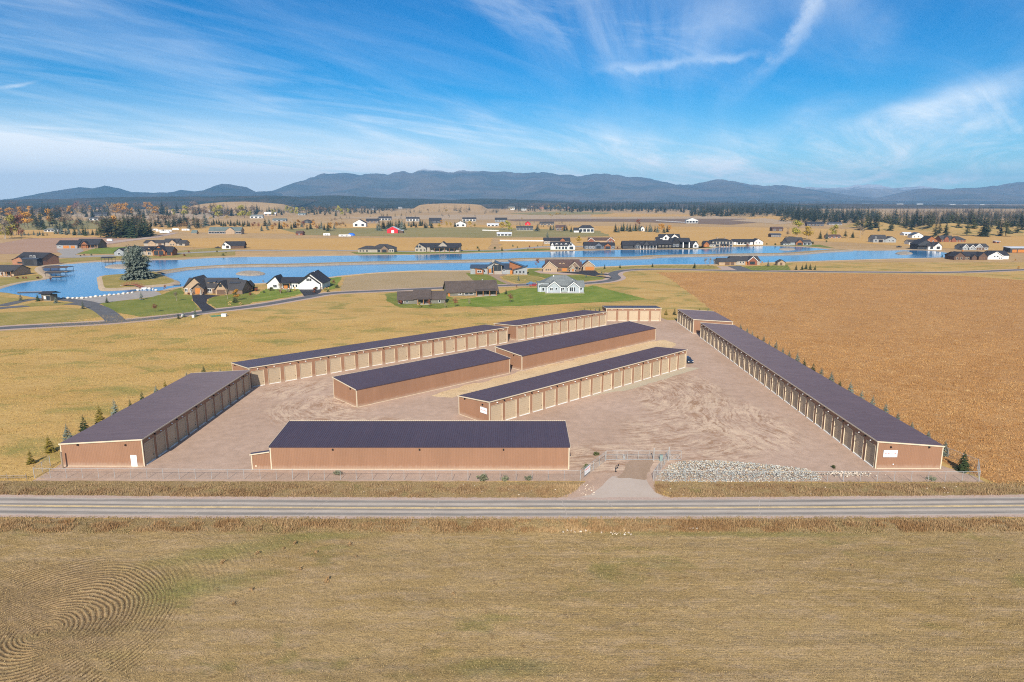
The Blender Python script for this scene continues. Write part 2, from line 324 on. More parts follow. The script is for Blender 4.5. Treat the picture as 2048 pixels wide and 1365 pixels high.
# ---------------------------------------------------------------- ground sheets
def sheet(name, pts, mat, z, jit=0.0, step=3.0, parent=None):
    "flat sheet with its outline (metres) cut into short, slightly wavy steps"
    out = []; r = random.Random(len(pts)*7+int(abs(pts[0][0])*10))
    for i, a in enumerate(pts):
        b = pts[(i+1) % len(pts)]; d = math.dist(a, b); n = max(1, int(d/step)) if jit else 1
        n = min(n, 80)
        for q in range(n):
            t = q/n; j = jit if q else 0
            out.append((a[0]+(b[0]-a[0])*t+r.gauss(0, 1)*j, a[1]+(b[1]-a[1])*t+r.gauss(0, 1)*j, z))
    if sum(out[i][0]*out[(i+1) % len(out)][1]-out[(i+1) % len(out)][0]*out[i][1] for i in range(len(out))) < 0: out.reverse()
    mb = MB(); mb.poly(out); o = mb.build(name, mat, parent); return o
def psheet(name, px, mat, z, jit=0.0, step=3.0, label=None):
    o = tag(sheet(name, [at(u, v) for u, v in px], mat, z, jit, step), label, kind='structure'); return o
def smooth(pts, n=6):
    out = []; P = [Vector(p+(0,)) if len(p) == 2 else Vector(p) for p in pts]; P = [P[0]*2-P[1]]+P+[P[-1]*2-P[-2]]
    for i in range(1, len(P)-2):
        for q in range(n):
            t = q/n; a, b, c, d = P[i-1:i+3]
            out.append(.5*((2*b)+(c-a)*t+(2*a-5*b+4*c-d)*t*t+(3*b-3*c+d-a)*t**3))
    out.append(P[-2]); return [(p.x, p.y) for p in out]
def strip(name, pts, w, mat, z, profile=None, sm=6, label=None):
    "road or bank along a line of ground points; profile = list of (offset in half widths, height)"
    C = smooth(pts, sm) if sm else pts; pr = profile or [(-1, z), (1, z)]; mb = MB(); rows = []
    for i, p in enumerate(C):
        a = C[max(0, i-1)]; b = C[min(len(C)-1, i+1)]; d = math.dist(a, b) or 1; nx, ny = -(b[1]-a[1])/d, (b[0]-a[0])/d
        ww = (w if not callable(w) else w(i/(len(C)-1)))/2
        rows.append([(p[0]+nx*o*ww, p[1]+ny*o*ww, h) for o, h in pr])
    for i in range(len(rows)-1):
        for j in range(len(pr)-1): mb.quad(rows[i][j+1], rows[i][j], rows[i+1][j], rows[i+1][j+1])
    o = mb.build(name, mat); tag(o, label, kind='structure'); return o
mb = MB(); S = 45000
mb.poly([(-S, -300, 0), (S, -300, 0), (S, S, 0), (-S, S, 0)]); g = mb.build('ground', FAR); g.location.z = -.05
tag(g, 'wide dry valley floor reaching to the foot of the mountains', kind='structure')
# near grassland around the yard and the lake houses
tag(sheet('grassland', [(-420, 40), (420, 40), (640, 560), (-560, 560)], DRY, 0.0), 'dry autumn grassland around the storage yard', kind='structure')
GP = [at(1312, 545), at(1560, 546), at(1800, 549), at(1920, 552), at(2048, 561), at(2300, 585), (330, 230), (330, 112.6), (88, 112.6), (86.5, 118), (84.2, 123.4), (83.6, 245), (86, 262), (86, 276), at(1425, 622), at(1398, 600), at(1370, 580), at(1340, 558)]
tag(sheet('golden_field', GP, GOLD, .012, .5, 4), 'golden dry grass field right of the long storage building', kind='structure')
YP = [(-87.2, 116.0), (13.5, 116.2), (12.6, 116.2), (26.4, 116.2), (85.6, 115.6), (85.5, 118.5), (82.6, 123.5), (83.0, 250), (84.8, 254), (85, 281.5), (66, 286), (63.5, 297), (39.5, 297), (37, 285), (28.5, 284.6), (-7.5, 254), (-12.5, 249.5), (-80.3, 190), (-87, 178)]
YP = [YP[0], YP[1]]+YP[3:]
tag(sheet('yard', YP, YARD, .012, .12, 2.5), 'pinkish gravel yard between the storage buildings', kind='structure')
tag(sheet('sandy_strip', [at(u, v) for u, v in ((862, 792), (905, 796), (1000, 776), (1200, 729), (1345, 697), (1352, 688), (1330, 680), (1300, 684), (1060, 739.5), (1030, 747), (1000, 755), (940, 769))], SANDY, .018, .5, 2), 'pale sandy strip between the storage rows', kind='structure')
def jside(a, off): c_ = math.atan2(54.7, 58.2); return (-5.1+58.2*a+math.sin(c_)*off, 147.9+54.7*a-math.cos(c_)*off)
tag(sheet('door_apron', [jside(.42, .4), jside(1.0, .4), jside(1.03, 3.6), jside(.6, 3.8)], ground_mat('fine_gravel', [(.43,.37,.26), (.47,.40,.30)], big=9, mid=2, fine=.3, bump=.02, wfine=.2), .02, .2, 1.5), 'pale fine gravel along the centre building doors', kind='structure')
# driveway from road to gate
tag(sheet('driveway_apron', [at(u, v) for u, v in ((1118, 1004), (1180, 990), (1205, 972), (1218, 958), (1225, 953), (1290, 955), (1298, 970), (1310, 985), (1345, 1004))], APRON, .022, .06, 1.2), 'pale hard packed driveway mouth at the road', kind='structure')
tag(sheet('driveway_shoulder', [at(u, v) for u, v in ((1105, 1000), (1145, 985), (1175, 960), (1195, 935), (1212, 918), (1305, 918), (1310, 960), (1312, 985), (1358, 1001), (1358, 1004), (1105, 1004))], YARD, .017, .12, 1.5), 'gravel shoulder of the driveway', kind='structure')
tag(sheet('driveway_dirt', [at(u, v) for u, v in ((1230, 955), (1250, 938), (1258, 922), (1305, 921), (1300, 938), (1290, 961))], DIRT, .026, .25, 1), 'brown dirt wheel path in front of the gate', kind='structure')
VERGE = ground_mat('verge_earth', [(.32,.225,.115), (.26,.175,.085), (.40,.30,.18)], big=9, mid=1.6, fine=.3, bump=.08, stretch=(.5, 1.4, 1), wfine=.45, green=(.17,.16,.05), greenlo=.52)
tag(sheet('far_verge', [(-150, 109.0), (8, 108.6), (10.2, 109.4), (13.6, 113.5), (13.0, 115.9), (-87, 116.4), (-150, 117)], VERGE, .014, .15, 2), 'brown grassy verge between road and fence on the left', kind='structure')
tag(sheet('far_verge', [(31, 108.9), (150, 110.5), (150, 116), (87, 115.2), (26.2, 115.9), (27, 112)], VERGE, .014, .15, 2), 'brown grassy verge between road and fence on the right', kind='structure')
# county road, with painted lines and sealed cracks
def cy(x, y0, k): return y0+k*(x/88)**2
XS = [i*6-162 for i in range(55)]
rd = MB()
for a, b in zip(XS, XS[1:]): rd.quad((a, cy(a, 101.9, .8), .03), (b, cy(b, 101.9, .8), .03), (b, cy(b, 108.5, 1.2), .03), (a, cy(a, 108.5, 1.2), .03))
road = tag(rd.build('county_road', COUNTY), 'worn two lane county road crossing in front of the yard', kind='structure')
def road_line(name, off, w, mat):
    mb = MB()
    for a, b in zip(XS, XS[1:]): mb.quad(*[(x, cy(x, off+d, 1.0), .036) for x, d in ((a, 0), (b, 0), (b, w), (a, w))])
    return mb.build(name, mat, road)
road_line('yellow_line', 104.92, .2, YEL); road_line('yellow_line', 105.22, .2, YEL)
road_line('white_edge_line', 108.2, .07, WHT_LINE); road_line('white_edge_line', 102.15, .07, WHT_LINE)
for k_, (ya, yb, kk) in enumerate(((108.25, 109.25, 1.2), (101.15, 102.1, .8))):
    r_ = random.Random(k_); xs_ = [i*.8-160 for i in range(401)]; inner = 0 if k_ == 0 else 1; top_ = [(x, cy(x, yb, kk)+r_.gauss(0, .10 if not inner else .07)) for x in xs_]; bot_ = [(x, cy(x, ya, kk)+r_.gauss(0, .07 if not inner else .10)) for x in xs_]
    mb = MB()
    for i in range(400): mb.quad(bot_[i]+(.0335,), bot_[i+1]+(.0335,), top_[i+1]+(.0335,), top_[i]+(.0335,))
    mb.build('dusty_shoulder', PINK, road)
for x, sl in ((-62, 6.5), (-34, 3.0), (-13.5, 1.2), (9, -.6), (17.2, -1.2), (40, 2.2), (68, -4.5), (-90, 2), (-52, 3)):
    mb = MB(); r = random.Random(int(x*3)); pts = [(x+sl*t+r.gauss(0, .10), cy(x, 101.9+6.6*t, 1.0)) for t in [i/9 for i in range(10)]]
    for a, b in zip(pts, pts[1:]): mb.quad((a[0]-.06, a[1], .034), (a[0]+.06, a[1], .034), (b[0]+.06, b[1], .034), (b[0]-.06, b[1], .034))
    mb.build('sealed_crack', CRACK, road)
# far fields
def far(name, px, mat, z, label): psheet(name, px, mat, z, 2.5, 25, label)
far('far_field', [(-300, 470), (0, 476), (230, 483), (330, 462), (420, 466), (760, 470), (960, 474), (1240, 474), (1560, 478), (2300, 520), (2300, 470), (1500, 455), (600, 447), (-300, 452)], FIELD_A, .02, 'dry farm fields beyond the lake')
far('ripe_field', [(280, 492), (360, 478), (470, 476), (560, 478), (700, 477), (985, 476), (980, 500), (700, 503), (480, 499), (400, 496)], FIELD_A, .05, 'orange gold stubble field behind the lake houses')
far('ploughed_field', [(-120, 489), (0, 487), (60, 477), (190, 475), (290, 478), (235, 487), (120, 506), (30, 508), (-120, 512)], FIELD_B, .05, 'pinkish ploughed field behind the houses on the left')
far('brown_meadow', [(560, 458), (950, 455), (1200, 462), (1220, 473), (960, 476), (740, 473), (600, 470)], FIELD_E, .05, 'olive meadow around the red barn')
far('wheat_strip', [(1200, 476), (1560, 470), (1580, 490), (1480, 492), (1240, 492), (1000, 500), (1000, 478)], FIELD_A, .06, 'tan field behind the lake houses on the right')
far('dark_soil_field', [(985, 436), (1230, 433), (1480, 436), (1520, 445), (1460, 450), (1250, 444), (1030, 443)], FIELD_D, .10, 'long dark ploughed strip before the forest belt')
far('pale_field', [(640, 437), (900, 430), (1180, 431), (1420, 432), (1500, 438), (1150, 438), (960, 440)], FIELD_C, .14, 'long pale stubble strip before the forest belt')
far('orange_field', [(1185, 430), (1230, 427), (1400, 430), (1420, 433), (1300, 434), (1180, 434)], FIELD_A, .18, 'orange field strip before the forest belt')
far('green_pasture', [(1015, 427), (1130, 423), (1230, 426), (1210, 429), (1060, 430)], FIELD_E, .18, 'narrow green pasture before the forest belt')
far('pale_track_field', [(1460, 441), (1530, 437), (1600, 445), (1560, 449)], FIELD_C, .16, 'pale bare field on the right before the pines')
far('brown_strip', [(1480, 437), (1560, 430), (1640, 440), (1580, 446)], FIELD_A, .12, 'orange slope field before the pines')
far('left_pasture', [(120, 428), (330, 424), (480, 428), (420, 440), (200, 442)], FIELD_C, .12, 'pale pasture among the far trees on the left')
far('left_meadow', [(-60, 446), (120, 440), (300, 446), (210, 458), (-60, 462)], FIELD_E, .10, 'olive pasture among the trees on the left')
psheet('farm_track', [(195, 486), (300, 474), (345, 466), (358, 466), (320, 475), (230, 486), (120, 500), (110, 499)], PINK, .09, .4, 12, 'pale dirt track leading to the trees')
# ---------------------------------------------------------------- lake
FARSH = [(-40, 592), (0, 577), (40, 567), (94, 558), (84, 547), (78, 540), (90, 533), (137, 529), (191, 525), (234, 523.5), (305, 521), (357, 520.5), (425, 516.5), (512, 514.5), (590, 514), (715, 511.5), (852, 510), (1010, 505.5), (1100, 504), (1235, 500.5), (1330, 499.5), (1410, 499), (1437, 495.5), (1485, 494), (1536, 493), (1600, 494.5), (1668, 500), (1700, 501.5), (1748, 502), (1848, 501.5), (1906, 508)]
NEARSH = [(1906, 515), (1786, 517.5), (1636, 522), (1536, 525), (1430, 529), (1310, 529.5), (1190, 534), (1060, 536.5), (940, 541), (835, 541.5), (760, 545), (690, 551), (647, 556), (535, 566), (490, 568), (420, 572), (362, 574), (322, 582), (275, 583), (225, 590), (150, 595.5), (87, 597), (50, 592.5), (0, 585), (-40, 592)]
fs = smooth([at(*p) for p in FARSH], 4); ns = smooth([at(*p) for p in NEARSH], 4)
tag(sheet('lake', fs+ns, WATER, .05), 'calm blue lake reflecting the houses on its far shore', kind='structure')
BANK = [(-1, .0), (-.6, .45), (.5, .6), (1, .02)]
strip('shore_bank', [at(u, v-1.2) for u, v in FARSH], 5.5, SAND, 0, [(1, .0), (.3, .35), (-.6, .3), (-1, .02)][::-1], 4, 'sandy far shore of the lake')
strip('shore_bank', [at(u, v+1.0) for u, v in NEARSH[:18]], 4.5, SAND, 0, [(-1, .02), (-.5, .3), (.5, .35), (1, .0)], 4, 'grassy near shore of the lake')
DIKE = [(312, 548), (342, 543), (375, 538.5), (440, 534), (512, 532), (590, 531.2), (715, 527.5), (852, 525), (1010, 521.5), (1060, 519.5), (1272, 516.8), (1310, 513.8), (1450, 511), (1572, 509), (1640, 504), (1690, 501.5)]
strip('dike', [at(*p) for p in DIKE], lambda t: 22 if t > .2 else 15, STONE_BANK, 0, [(-1, .03), (-.55, 1.0), (.55, 1.0), (1, .03)], 5, 'stony dike running through the middle of the lake')
strip('dike_path', [at(*p) for p in DIKE], lambda t: 9 if t > .2 else 6, ground_mat('dike_grass', [(.36,.26,.14), (.30,.22,.11)], big=20, mid=4, fine=1, bump=0), 0, [(-1, 1.02), (1, 1.02)], 5, 'dry grassy crown of the dike')
def mound(name, ring, h, mat, top=None, inset=.82, seed=1, label=None, skirt=0.0):
    r = random.Random(seed); cx = sum(p[0] for p in ring)/len(ring); cyy = sum(p[1] for p in ring)/len(ring); mb = MB(); n = len(ring)
    lv = [(1, .03), (.93, h*.6), (inset, h), (.4, h*1.15)]
    rows = [[(cx+(p[0]-cx)*k, cyy+(p[1]-cyy)*k, z+r.gauss(0, .04)) for p in ring] for k, z in lv]
    for a, b, mm in ((0, 1, 0), (1, 2, 0), (2, 3, 1)):
        for i in range(n): mb.quad(rows[a][i], rows[a][(i+1) % n], rows[b][(i+1) % n], rows[b][i], mm)
    mb.poly(rows[3], 1)
    for i, f in enumerate(mb.f): pass
    o = mb.build(name, [mat, top or mat]); tag(o, label, kind='structure'); return o
def ccw(p): return p if sum(p[i][0]*p[(i+1) % len(p)][1]-p[(i+1) % len(p)][0]*p[i][1] for i in range(len(p))) > 0 else p[::-1]
ISLE = [(193, 556), (205, 552), (250, 548.5), (290, 546), (312, 543), (324, 549), (345, 558), (362, 566), (345, 572), (312, 575), (287, 577.5), (250, 581), (210, 583), (198, 580), (195, 568)]
mound('island', ccw(smooth([at(*p) for p in ISLE+ISLE[:1]], 4)[:-1]), .9, SAND, LAWN_D, .86, 3, 'grassy island with a big blue spruce and a footbridge')
for cu, cv, ru, rv, lb in ((501, 547.5, 29, 4.5, 'small rocky islet behind the white lake house'), (240, 534, 30, 4, 'stony spit beside the covered boat dock'), (1574, 499, 16, 2.2, 'small sandy islet before the grey house on the right'), (1808, 507, 17, 3, 'small stony islet at the right end of the lake')):
    ring = [at(cu+math.cos(t)*ru*(1+.12*math.sin(3*t)), cv+math.sin(t)*rv) for t in [i*2*math.pi/28 for i in range(28)]]
    mound('islet', ccw(ring), .9, STONE_BANK, None, .7, int(cu), lb)
# subdivision road and drives
LAKE_ROAD = [(-90, 665), (0, 657), (110, 651), (217, 645), (325, 635), (425, 622.5), (512, 612), (605, 596.5), (665, 587), (765, 582), (860, 577.5), (1020, 571), (1130, 569), (1190, 565.5), (1222, 561), (1232, 555.5), (1226, 548.5), (1238, 543), (1272, 539.8), (1340, 539), (1435, 541), (1572, 543), (1786, 545), (1911, 545), (2048, 540), (2200, 536)]
LR = [at(*p) for p in LAKE_ROAD]
strip('road_verge', LR, 13, PINK, .02, None, 8, 'pinkish gravel verge of the lake road')
strip('lake_road', LR, 6.6, TAR, .035, None, 8, 'grey asphalt lane winding past the lake houses')
def drive(name, px, mat, z, label): psheet(name, px, mat, z, .35 if ('lawn' in name or 'shore' in name or 'lot' in name) else .05, 2.0, label)
strip('loop_drive', [at(*p) for p in ((-60, 625), (0, 617), (60, 612), (120, 608), (170, 609), (200, 618), (222, 633), (232, 643))], 7.5, TAR, .045, None, 6, 'asphalt drive leading to the boat launch')
strip('loop_drive_upper', [at(*p) for p in ((0, 613), (45, 602.5), (80, 598.5), (120, 599), (165, 604), (190, 610))], 6.5, TAR, .05, None, 6, 'asphalt loop around the small kiosk')
drive('boat_launch', [(118, 597), (152, 596.5), (226, 591), (277, 583.5), (300, 581), (318, 585), (325, 592), (290, 596), (200, 607), (160, 606)], PAVE, .03, 'paved boat launch apron beside the lake')
drive('lawn', [(-60, 608), (0, 594), (60, 600), (30, 606), (0, 612), (-60, 622)], LAWN_D, .03, 'dry lawn left of the kiosk')
drive('kiosk_lawn', [(45, 611), (62, 606), (110, 604.5), (146, 606), (120, 611), (60, 614)], LAWN_D, .056, 'small dry lawn inside the loop drive')
drive('roadside_lawn', [(-60, 628), (0, 626), (90, 622), (190, 617), (205, 631), (195, 636), (100, 645), (0, 652), (-60, 656)], LAWN_D, .03, 'dry lawn between loop drive and lake road')
drive('lake_lawn', [(200, 607), (290, 597), (326, 589), (362, 575), (368, 590), (395, 592), (382, 600), (400, 618), (380, 625), (280, 634), (232, 625)], LAWN, .033, 'mown green lawn left of the tan lake house')
drive('craftsman_drive', [(384, 591), (405, 589), (445, 592), (428, 594), (414, 599), (413, 607), (425, 615), (432, 620), (405, 624), (396, 612), (386, 602)], TAR_NEW, .05, 'curved black driveway of the tan lake house')
drive('craftsman_lawn', [(447, 591), (500, 585), (520, 592), (500, 608), (462, 614), (432, 617), (416, 607), (417, 599), (430, 594)], LAWN, .038, 'green lawn in front of the tan lake house')
drive('white_house_lawn', [(500, 605), (520, 585), (535, 577), (600, 579), (605, 586), (590, 592), (540, 601)], LAWN_B, .04, 'striped green lawn in front of the white lake house')
drive('white_house_side_lawn', [(645, 557), (684, 554), (670, 578), (648, 582), (642, 570)], LAWN_B, .034, 'green lawn beside the white lake house')
drive('white_house_drive', [(597, 578.5), (645, 578.5), (640, 586), (634, 589), (608, 593), (603, 586)], TAR_NEW, .05, 'black driveway of the white lake house')
drive('dry_lot', [(690, 555), (770, 546), (940, 543), (945, 552), (1010, 567), (860, 575), (760, 579), (680, 583)], ground_mat('pale_meadow', [(.34,.25,.13), (.38,.28,.16)], big=20, mid=4, fine=.8, bump=.05), .026, 'pale mown lot between the lake and the lane')
drive('modern_lawn', [(932, 546), (975, 549), (1000, 560), (1015, 568), (960, 571), (940, 556)], LAWN, .03, 'lawn strip left of the modern house drive')
drive('modern_front_lawn', [(1000, 552), (1056, 551), (1075, 553), (1090, 560), (1075, 566), (1040, 568), (1018, 562)], LAWN_D, .036, 'dry lawn in front of the modern house')
drive('modern_drive', [(972, 548.5), (1012, 547.5), (1014, 550), (998, 554), (1006, 561), (1028, 568), (1018, 570), (998, 562), (984, 553)], DIRT, .045, 'brown gravel driveway of the modern house')
drive('gravel_court', [(1068, 543), (1090, 541), (1120, 545), (1160, 549), (1130, 550), (1080, 547)], PINK, .04, 'pink gravel court of the brown craftsman house')
drive('side_lawn', [(1056, 537), (1085, 538), (1070, 543), (1080, 548), (1135, 551), (1160, 550), (1205, 556), (1208, 559), (1160, 563), (1100, 560), (1075, 553), (1055, 551)], LAWN, .034, 'green lawn around the brown craftsman house')
drive('craftsman_court', [(1115, 545), (1150, 544), (1165, 541), (1190, 541), (1197, 547), (1213, 548), (1222, 551), (1205, 550), (1190, 551), (1225, 556), (1222, 558), (1190, 553), (1160, 549)], TAR_NEW, .048, 'black driveway of the brown craftsman house')
drive('shore_lawn', [(1190, 536), (1310, 530.5), (1400, 530), (1440, 534), (1435, 539), (1340, 537), (1260, 538), (1235, 541), (1218, 546), (1196, 545), (1190, 540)], LAWN_D, .03, 'dry lawn between the curved lane and the lake')
drive('big_lawn', [(905, 602), (990, 590), (1040, 577), (1075, 576), (1175, 574), (1186, 571), (1230, 583), (1296, 599), (1200, 605), (1060, 612), (960, 614), (900, 613)], LAWN_B, .03, 'bright green lawn behind the grey blue house')
drive('house_lawn', [(770, 588), (800, 584), (880, 582), (905, 597), (930, 612), (880, 618), (800, 616), (775, 604)], LAWN, .026, 'patchy lawn around the dark ranch house')
drive('ranch_lawn', [(1535, 532), (1575, 530), (1582, 541), (1500, 541.5), (1480, 534)], LAWN, .03, 'green lawn beside the grey ranch house')
drive('ranch_drive', [(1455, 533), (1480, 532), (1505, 541.5), (1475, 541.5)], TAR, .045, 'asphalt driveway of the grey ranch house')
drive('ranch_gravel', [(1433, 533), (1456, 533), (1476, 541), (1445, 540)], PINK, .04, 'pinkish gravel beside the ranch driveway')
drive('far_lawn', [(155, 508), (190, 497), (275, 493), (290, 500), (260, 508)], LAWN_B, .06, 'green lawn right of the orange doored house')
drive('far_drive', [(112, 502), (130, 498), (160, 497), (168, 502), (150, 510), (170, 512), (290, 508), (292, 511), (150, 516), (110, 516), (125, 509)], PAVE, .065, 'paved drive of the orange doored house')
drive('shore_lawn_far', [(100, 520), (190, 513), (300, 510), (360, 502), (430, 496), (470, 500), (470, 511), (340, 516), (190, 521), (130, 526)], LAWN_D, .05, 'dry grass on the far shore at left')
drive('far_shore_lawn_mid', [(700, 505), (820, 503), (1010, 500), (1090, 498), (1160, 500), (1245, 498), (1420, 496), (1530, 490), (1640, 490), (1670, 497), (1600, 492), (1490, 491), (1430, 493), (1400, 497), (1235, 498.5), (1010, 503), (850, 508), (715, 509)], LAWN, .055, 'green strip of lawns along the far shore')
drive('left_shore', [(-60, 565), (0, 556), (60, 552), (88, 548), (96, 557), (40, 565), (0, 575), (-60, 590)], LAWN_D, .03, 'dry lawn at the left shore')
drive('far_lane', [(300, 509), (470, 500.5), (640, 500), (830, 503), (1000, 500), (1010, 501), (830, 504.5), (640, 502), (470, 503), (300, 511)], PAVE, .07, 'pale lane behind the far shore')
drive('far_lane_right', [(1000, 500), (1080, 493), (1180, 492), (1180, 494), (1085, 495.5), (1010, 502)], PAVE, .075, 'paved lane between the far houses')
# ---------------------------------------------------------------- foreground field with real furrows
def fgrid(name, x0, x1, y0, y1, st, hfun, mat, label, rowfun=None):
    xs = np.arange(x0, x1+st/2, st); ys = np.arange(y0, y1+st/2, st); X, Y = np.meshgrid(xs, ys); Z = hfun(X, Y)
    V = np.stack([X.ravel(), Y.ravel(), Z.ravel()], 1); nx = len(xs); i = np.arange(len(ys)-1)[:, None]*nx+np.arange(nx-1)[None, :]; i = i.ravel()
    me = npmesh(name, V, np.stack([i, i+1, i+1+nx, i+nx], 1), mat); me.polygons.foreach_set('use_smooth', [True]*len(me.polygons))
    if rowfun is not None: at_ = me.attributes.new('row', 'FLOAT', 'POINT'); at_.data.foreach_set('value', rowfun(X, Y).astype(np.float32).ravel())
    return tag(obj(name, me), label, kind='structure')
rs = np.random.RandomState(5)
def vnoise(X, Y, sc, seed):
    r = np.random.RandomState(seed); T = r.rand(256, 256); x = X/sc+1000; y = Y/sc+1000; xi = np.floor(x).astype(int); yi = np.floor(y).astype(int); fx = x-xi; fy = y-yi
    fx = fx*fx*(3-2*fx); fy = fy*fy*(3-2*fy); g = lambda a, b: T[a % 256, b % 256]
    return (g(xi, yi)*(1-fx)+g(xi+1, yi)*fx)*(1-fy)+(g(xi, yi+1)*(1-fx)+g(xi+1, yi+1)*fx)*fy
FC = at(88, 1268)                     # centre of the tractor's turning circles
def furrow(X, Y):
    d = np.hypot(X-FC[0], (Y-FC[1])*.80)+(vnoise(X, Y, 6, 3)-.5)*1.7+(vnoise(X, Y, 1.5, 33)-.5)*.22
    edge = 12.6+(vnoise(X, Y, 5, 8)-.5)*3.0+np.clip((FC[0]-X)*.5, 0, 8)+np.clip((FC[1]-Y)*.35, 0, 6)
    mk = 1/(1+np.exp((d-edge)*1.6)); mk *= 1/(1+np.exp((Y-88)*.9)); mk *= np.clip(1.3*vnoise(X, Y, 3.2, 14)+.25, .45, 1.1)
    for (u0, v0), (u1, v1) in (((62, 1212), (212, 1348)), ((20, 1240), (150, 1362))):
        (ax, ay), (bx, by) = at(u0, v0), at(u1, v1); ln = math.hypot(bx-ax, by-ay); mk = mk*(1-.85*np.exp(-((((X-ax)*(by-ay)-(Y-ay)*(bx-ax))/ln)/.55)**2))
    return .062*mk*(np.sin(d*2*np.pi/.50)+.6*(vnoise(X, Y, .35, 61)-.5)), mk
def field_h(X, Y):
    a, mk = furrow(X, Y); b = (vnoise(X, Y, .5, 1)-.5)*.07+(vnoise(X, Y, 2.4, 2)-.5)*.14+(vnoise(X, Y, 9, 4)-.5)*.2
    d = np.hypot(X-FC[0], (Y-FC[1])*.80); ring = (d < 50)*(X < 0)
    rows = .020*np.sin(d*2*np.pi/.62)*ring*(1-np.clip(mk, 0, 1))*(vnoise(X, Y, 7, 51) > .35)+.012*np.sin((Y+vnoise(X*.2, Y, 2, 52)*.8)*2*np.pi/.9)*(1-ring)*vnoise(X*.3, Y, 5, 53)
    fade = np.clip((101.2-Y)/3.0, 0, 1)
    return .05+(.22+a+b+rows)*fade
def stub_mat():
    m, t, p = newmat('stubble_soil'); k = NT(t); P = k.pos()
    a = k.noise(P, .045, 5, .62, .5); b = k.noise(k.mapped(P, (.35, 1.3, 1)), .5, 5, .68, .3); c = k.noise(P, 5.0, 3, .75); e = k.noise(P, 1.1, 5, .7)
    col = k.mix(k.rng(a, .33, .66), (.305,.208,.086), (.355,.248,.116)); col = k.mix(k.math('MULTIPLY', k.rng(b, .42, .7), .75), col, (.39,.28,.165))
    col = k.mix(k.math('MULTIPLY', k.rng(k.noise(k.mapped(P, (.7, 1.3, 1), .1, (5, 3, 0)), .07, 7, .66, .6), .55, .68), .62), col, (.17,.16,.042))
    sg = k.n('ShaderNodeSeparateXYZ'); k.lk(P, sg.inputs[0])
    for gu, gv, gx_, gy_, an in ((470, 1105, 15, 3.2, .33), (330, 1185, 5, 6, 0), (420, 1175, 9, 3, .4), (640, 1075, 11, 1.6, .05), (1500, 1072, 26, 1.2, 0), (1000, 1340, 8, 2, 0)):
        gx0, gy0 = at(gu, gv); c_, s_ = math.cos(an), math.sin(an); dx = k.math('SUBTRACT', sg.outputs[0], gx0); dy = k.math('SUBTRACT', sg.outputs[1], gy0)
        uu = k.math('DIVIDE', k.math('ADD', k.math('MULTIPLY', dx, c_), k.math('MULTIPLY', dy, s_)), gx_); vv = k.math('DIVIDE', k.math('SUBTRACT', k.math('MULTIPLY', dy, c_), k.math('MULTIPLY', dx, s_)), gy_)
        mk_ = k.rng(k.math('ADD', k.math('ADD', k.math('MULTIPLY', uu, uu), k.math('MULTIPLY', vv, vv)), k.math('MULTIPLY', k.noise(P, .35, 5, .7), 1.2)), .3, 1.9, .62, 0)
        col = k.mix(mk_, col, (.175,.17,.045))
    col = k.mix(k.math('MULTIPLY', k.rng(e, .55, .72), .7), col, (.20,.125,.06))
    d0 = k.n('ShaderNodeVectorMath', operation='DISTANCE'); k.lk(k.mapped(P, (1, .80, 0)), d0.inputs[0]); d0.inputs[1].default_value = (FC[0]-4, FC[1]*.80-1, 0)
    col = k.mix(k.rng(k.math('ADD', d0.outputs['Value'], k.math('MULTIPLY', k.noise(P, .2, 4), 6.0)), 13, 19, .6, 0), col, (.255,.17,.09))
    d = k.n('ShaderNodeVectorMath', operation='DISTANCE'); k.lk(k.mapped(P, (1, .80, 0)), d.inputs[0]); d.inputs[1].default_value = (FC[0], FC[1]*.80, 0)
    dv = k.math('ADD', d.outputs['Value'], k.math('MULTIPLY', k.noise(P, .3, 3), .8))
    rw = k.math('SINE', k.math('MULTIPLY', dv, 2*math.pi/.31)); sx = k.n('ShaderNodeSeparateXYZ'); k.lk(P, sx.inputs[0])
    lin = k.math('SINE', k.math('MULTIPLY', k.math('ADD', sx.outputs[1], k.math('MULTIPLY', k.noise(k.mapped(P, (.1, 1, 1)), .5, 3), .5)), 2*math.pi/.42))
    msk = k.rng(k.math('ADD', sx.outputs[0], k.math('MULTIPLY', k.noise(P, .1, 3), 14)), -6, 12)
    col = k.scale(col, k.rng(k.noise(k.mapped(P, (.018, .30, 1), .02), 1, 4, .6), .3, .7, .86, 1.14, False))
    rows = k.math('ADD', k.math('MULTIPLY', rw, k.math('SUBTRACT', 1.0, msk)), k.math('MULTIPLY', lin, msk))
    col = k.scale(col, k.rng(k.math('MULTIPLY', rows, k.rng(k.noise(P, .12, 4), .42, .68)), -1, 1, .94, 1.06, False))
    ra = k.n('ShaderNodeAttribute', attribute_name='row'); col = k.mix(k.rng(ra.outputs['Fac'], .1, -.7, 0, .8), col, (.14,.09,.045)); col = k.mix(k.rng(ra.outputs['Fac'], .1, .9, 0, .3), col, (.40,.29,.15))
    col = k.scale(col, k.rng(c, .25, .75, .55, 1.45, False))
    k.lk(col, p.inputs['Base Color']); p.inputs['Roughness'].default_value = .95; p.inputs['Specular IOR Level'].default_value = .1
    k.lk(k.bump(k.math('ADD', k.math('ADD', c, k.math('MULTIPLY', rows, .04)), k.math('MULTIPLY', e, 1.5)), .11), p.inputs['Normal']); return m
STUB = stub_mat()
FUR = (-76.0, -38.0, 52.0, 92.0)
fgrid('stubble_field', FUR[1]-.0, 98, 50, 101.2, .22, field_h, STUB, 'mown stubble field in the foreground')
fgrid('stubble_field_edge', -150, FUR[0], 50, 101.2, .4, field_h, STUB, 'left edge of the stubble field')
fgrid('stubble_field_edge', 98, 150, 50, 101.2, .45, field_h, STUB, 'right edge of the stubble field')
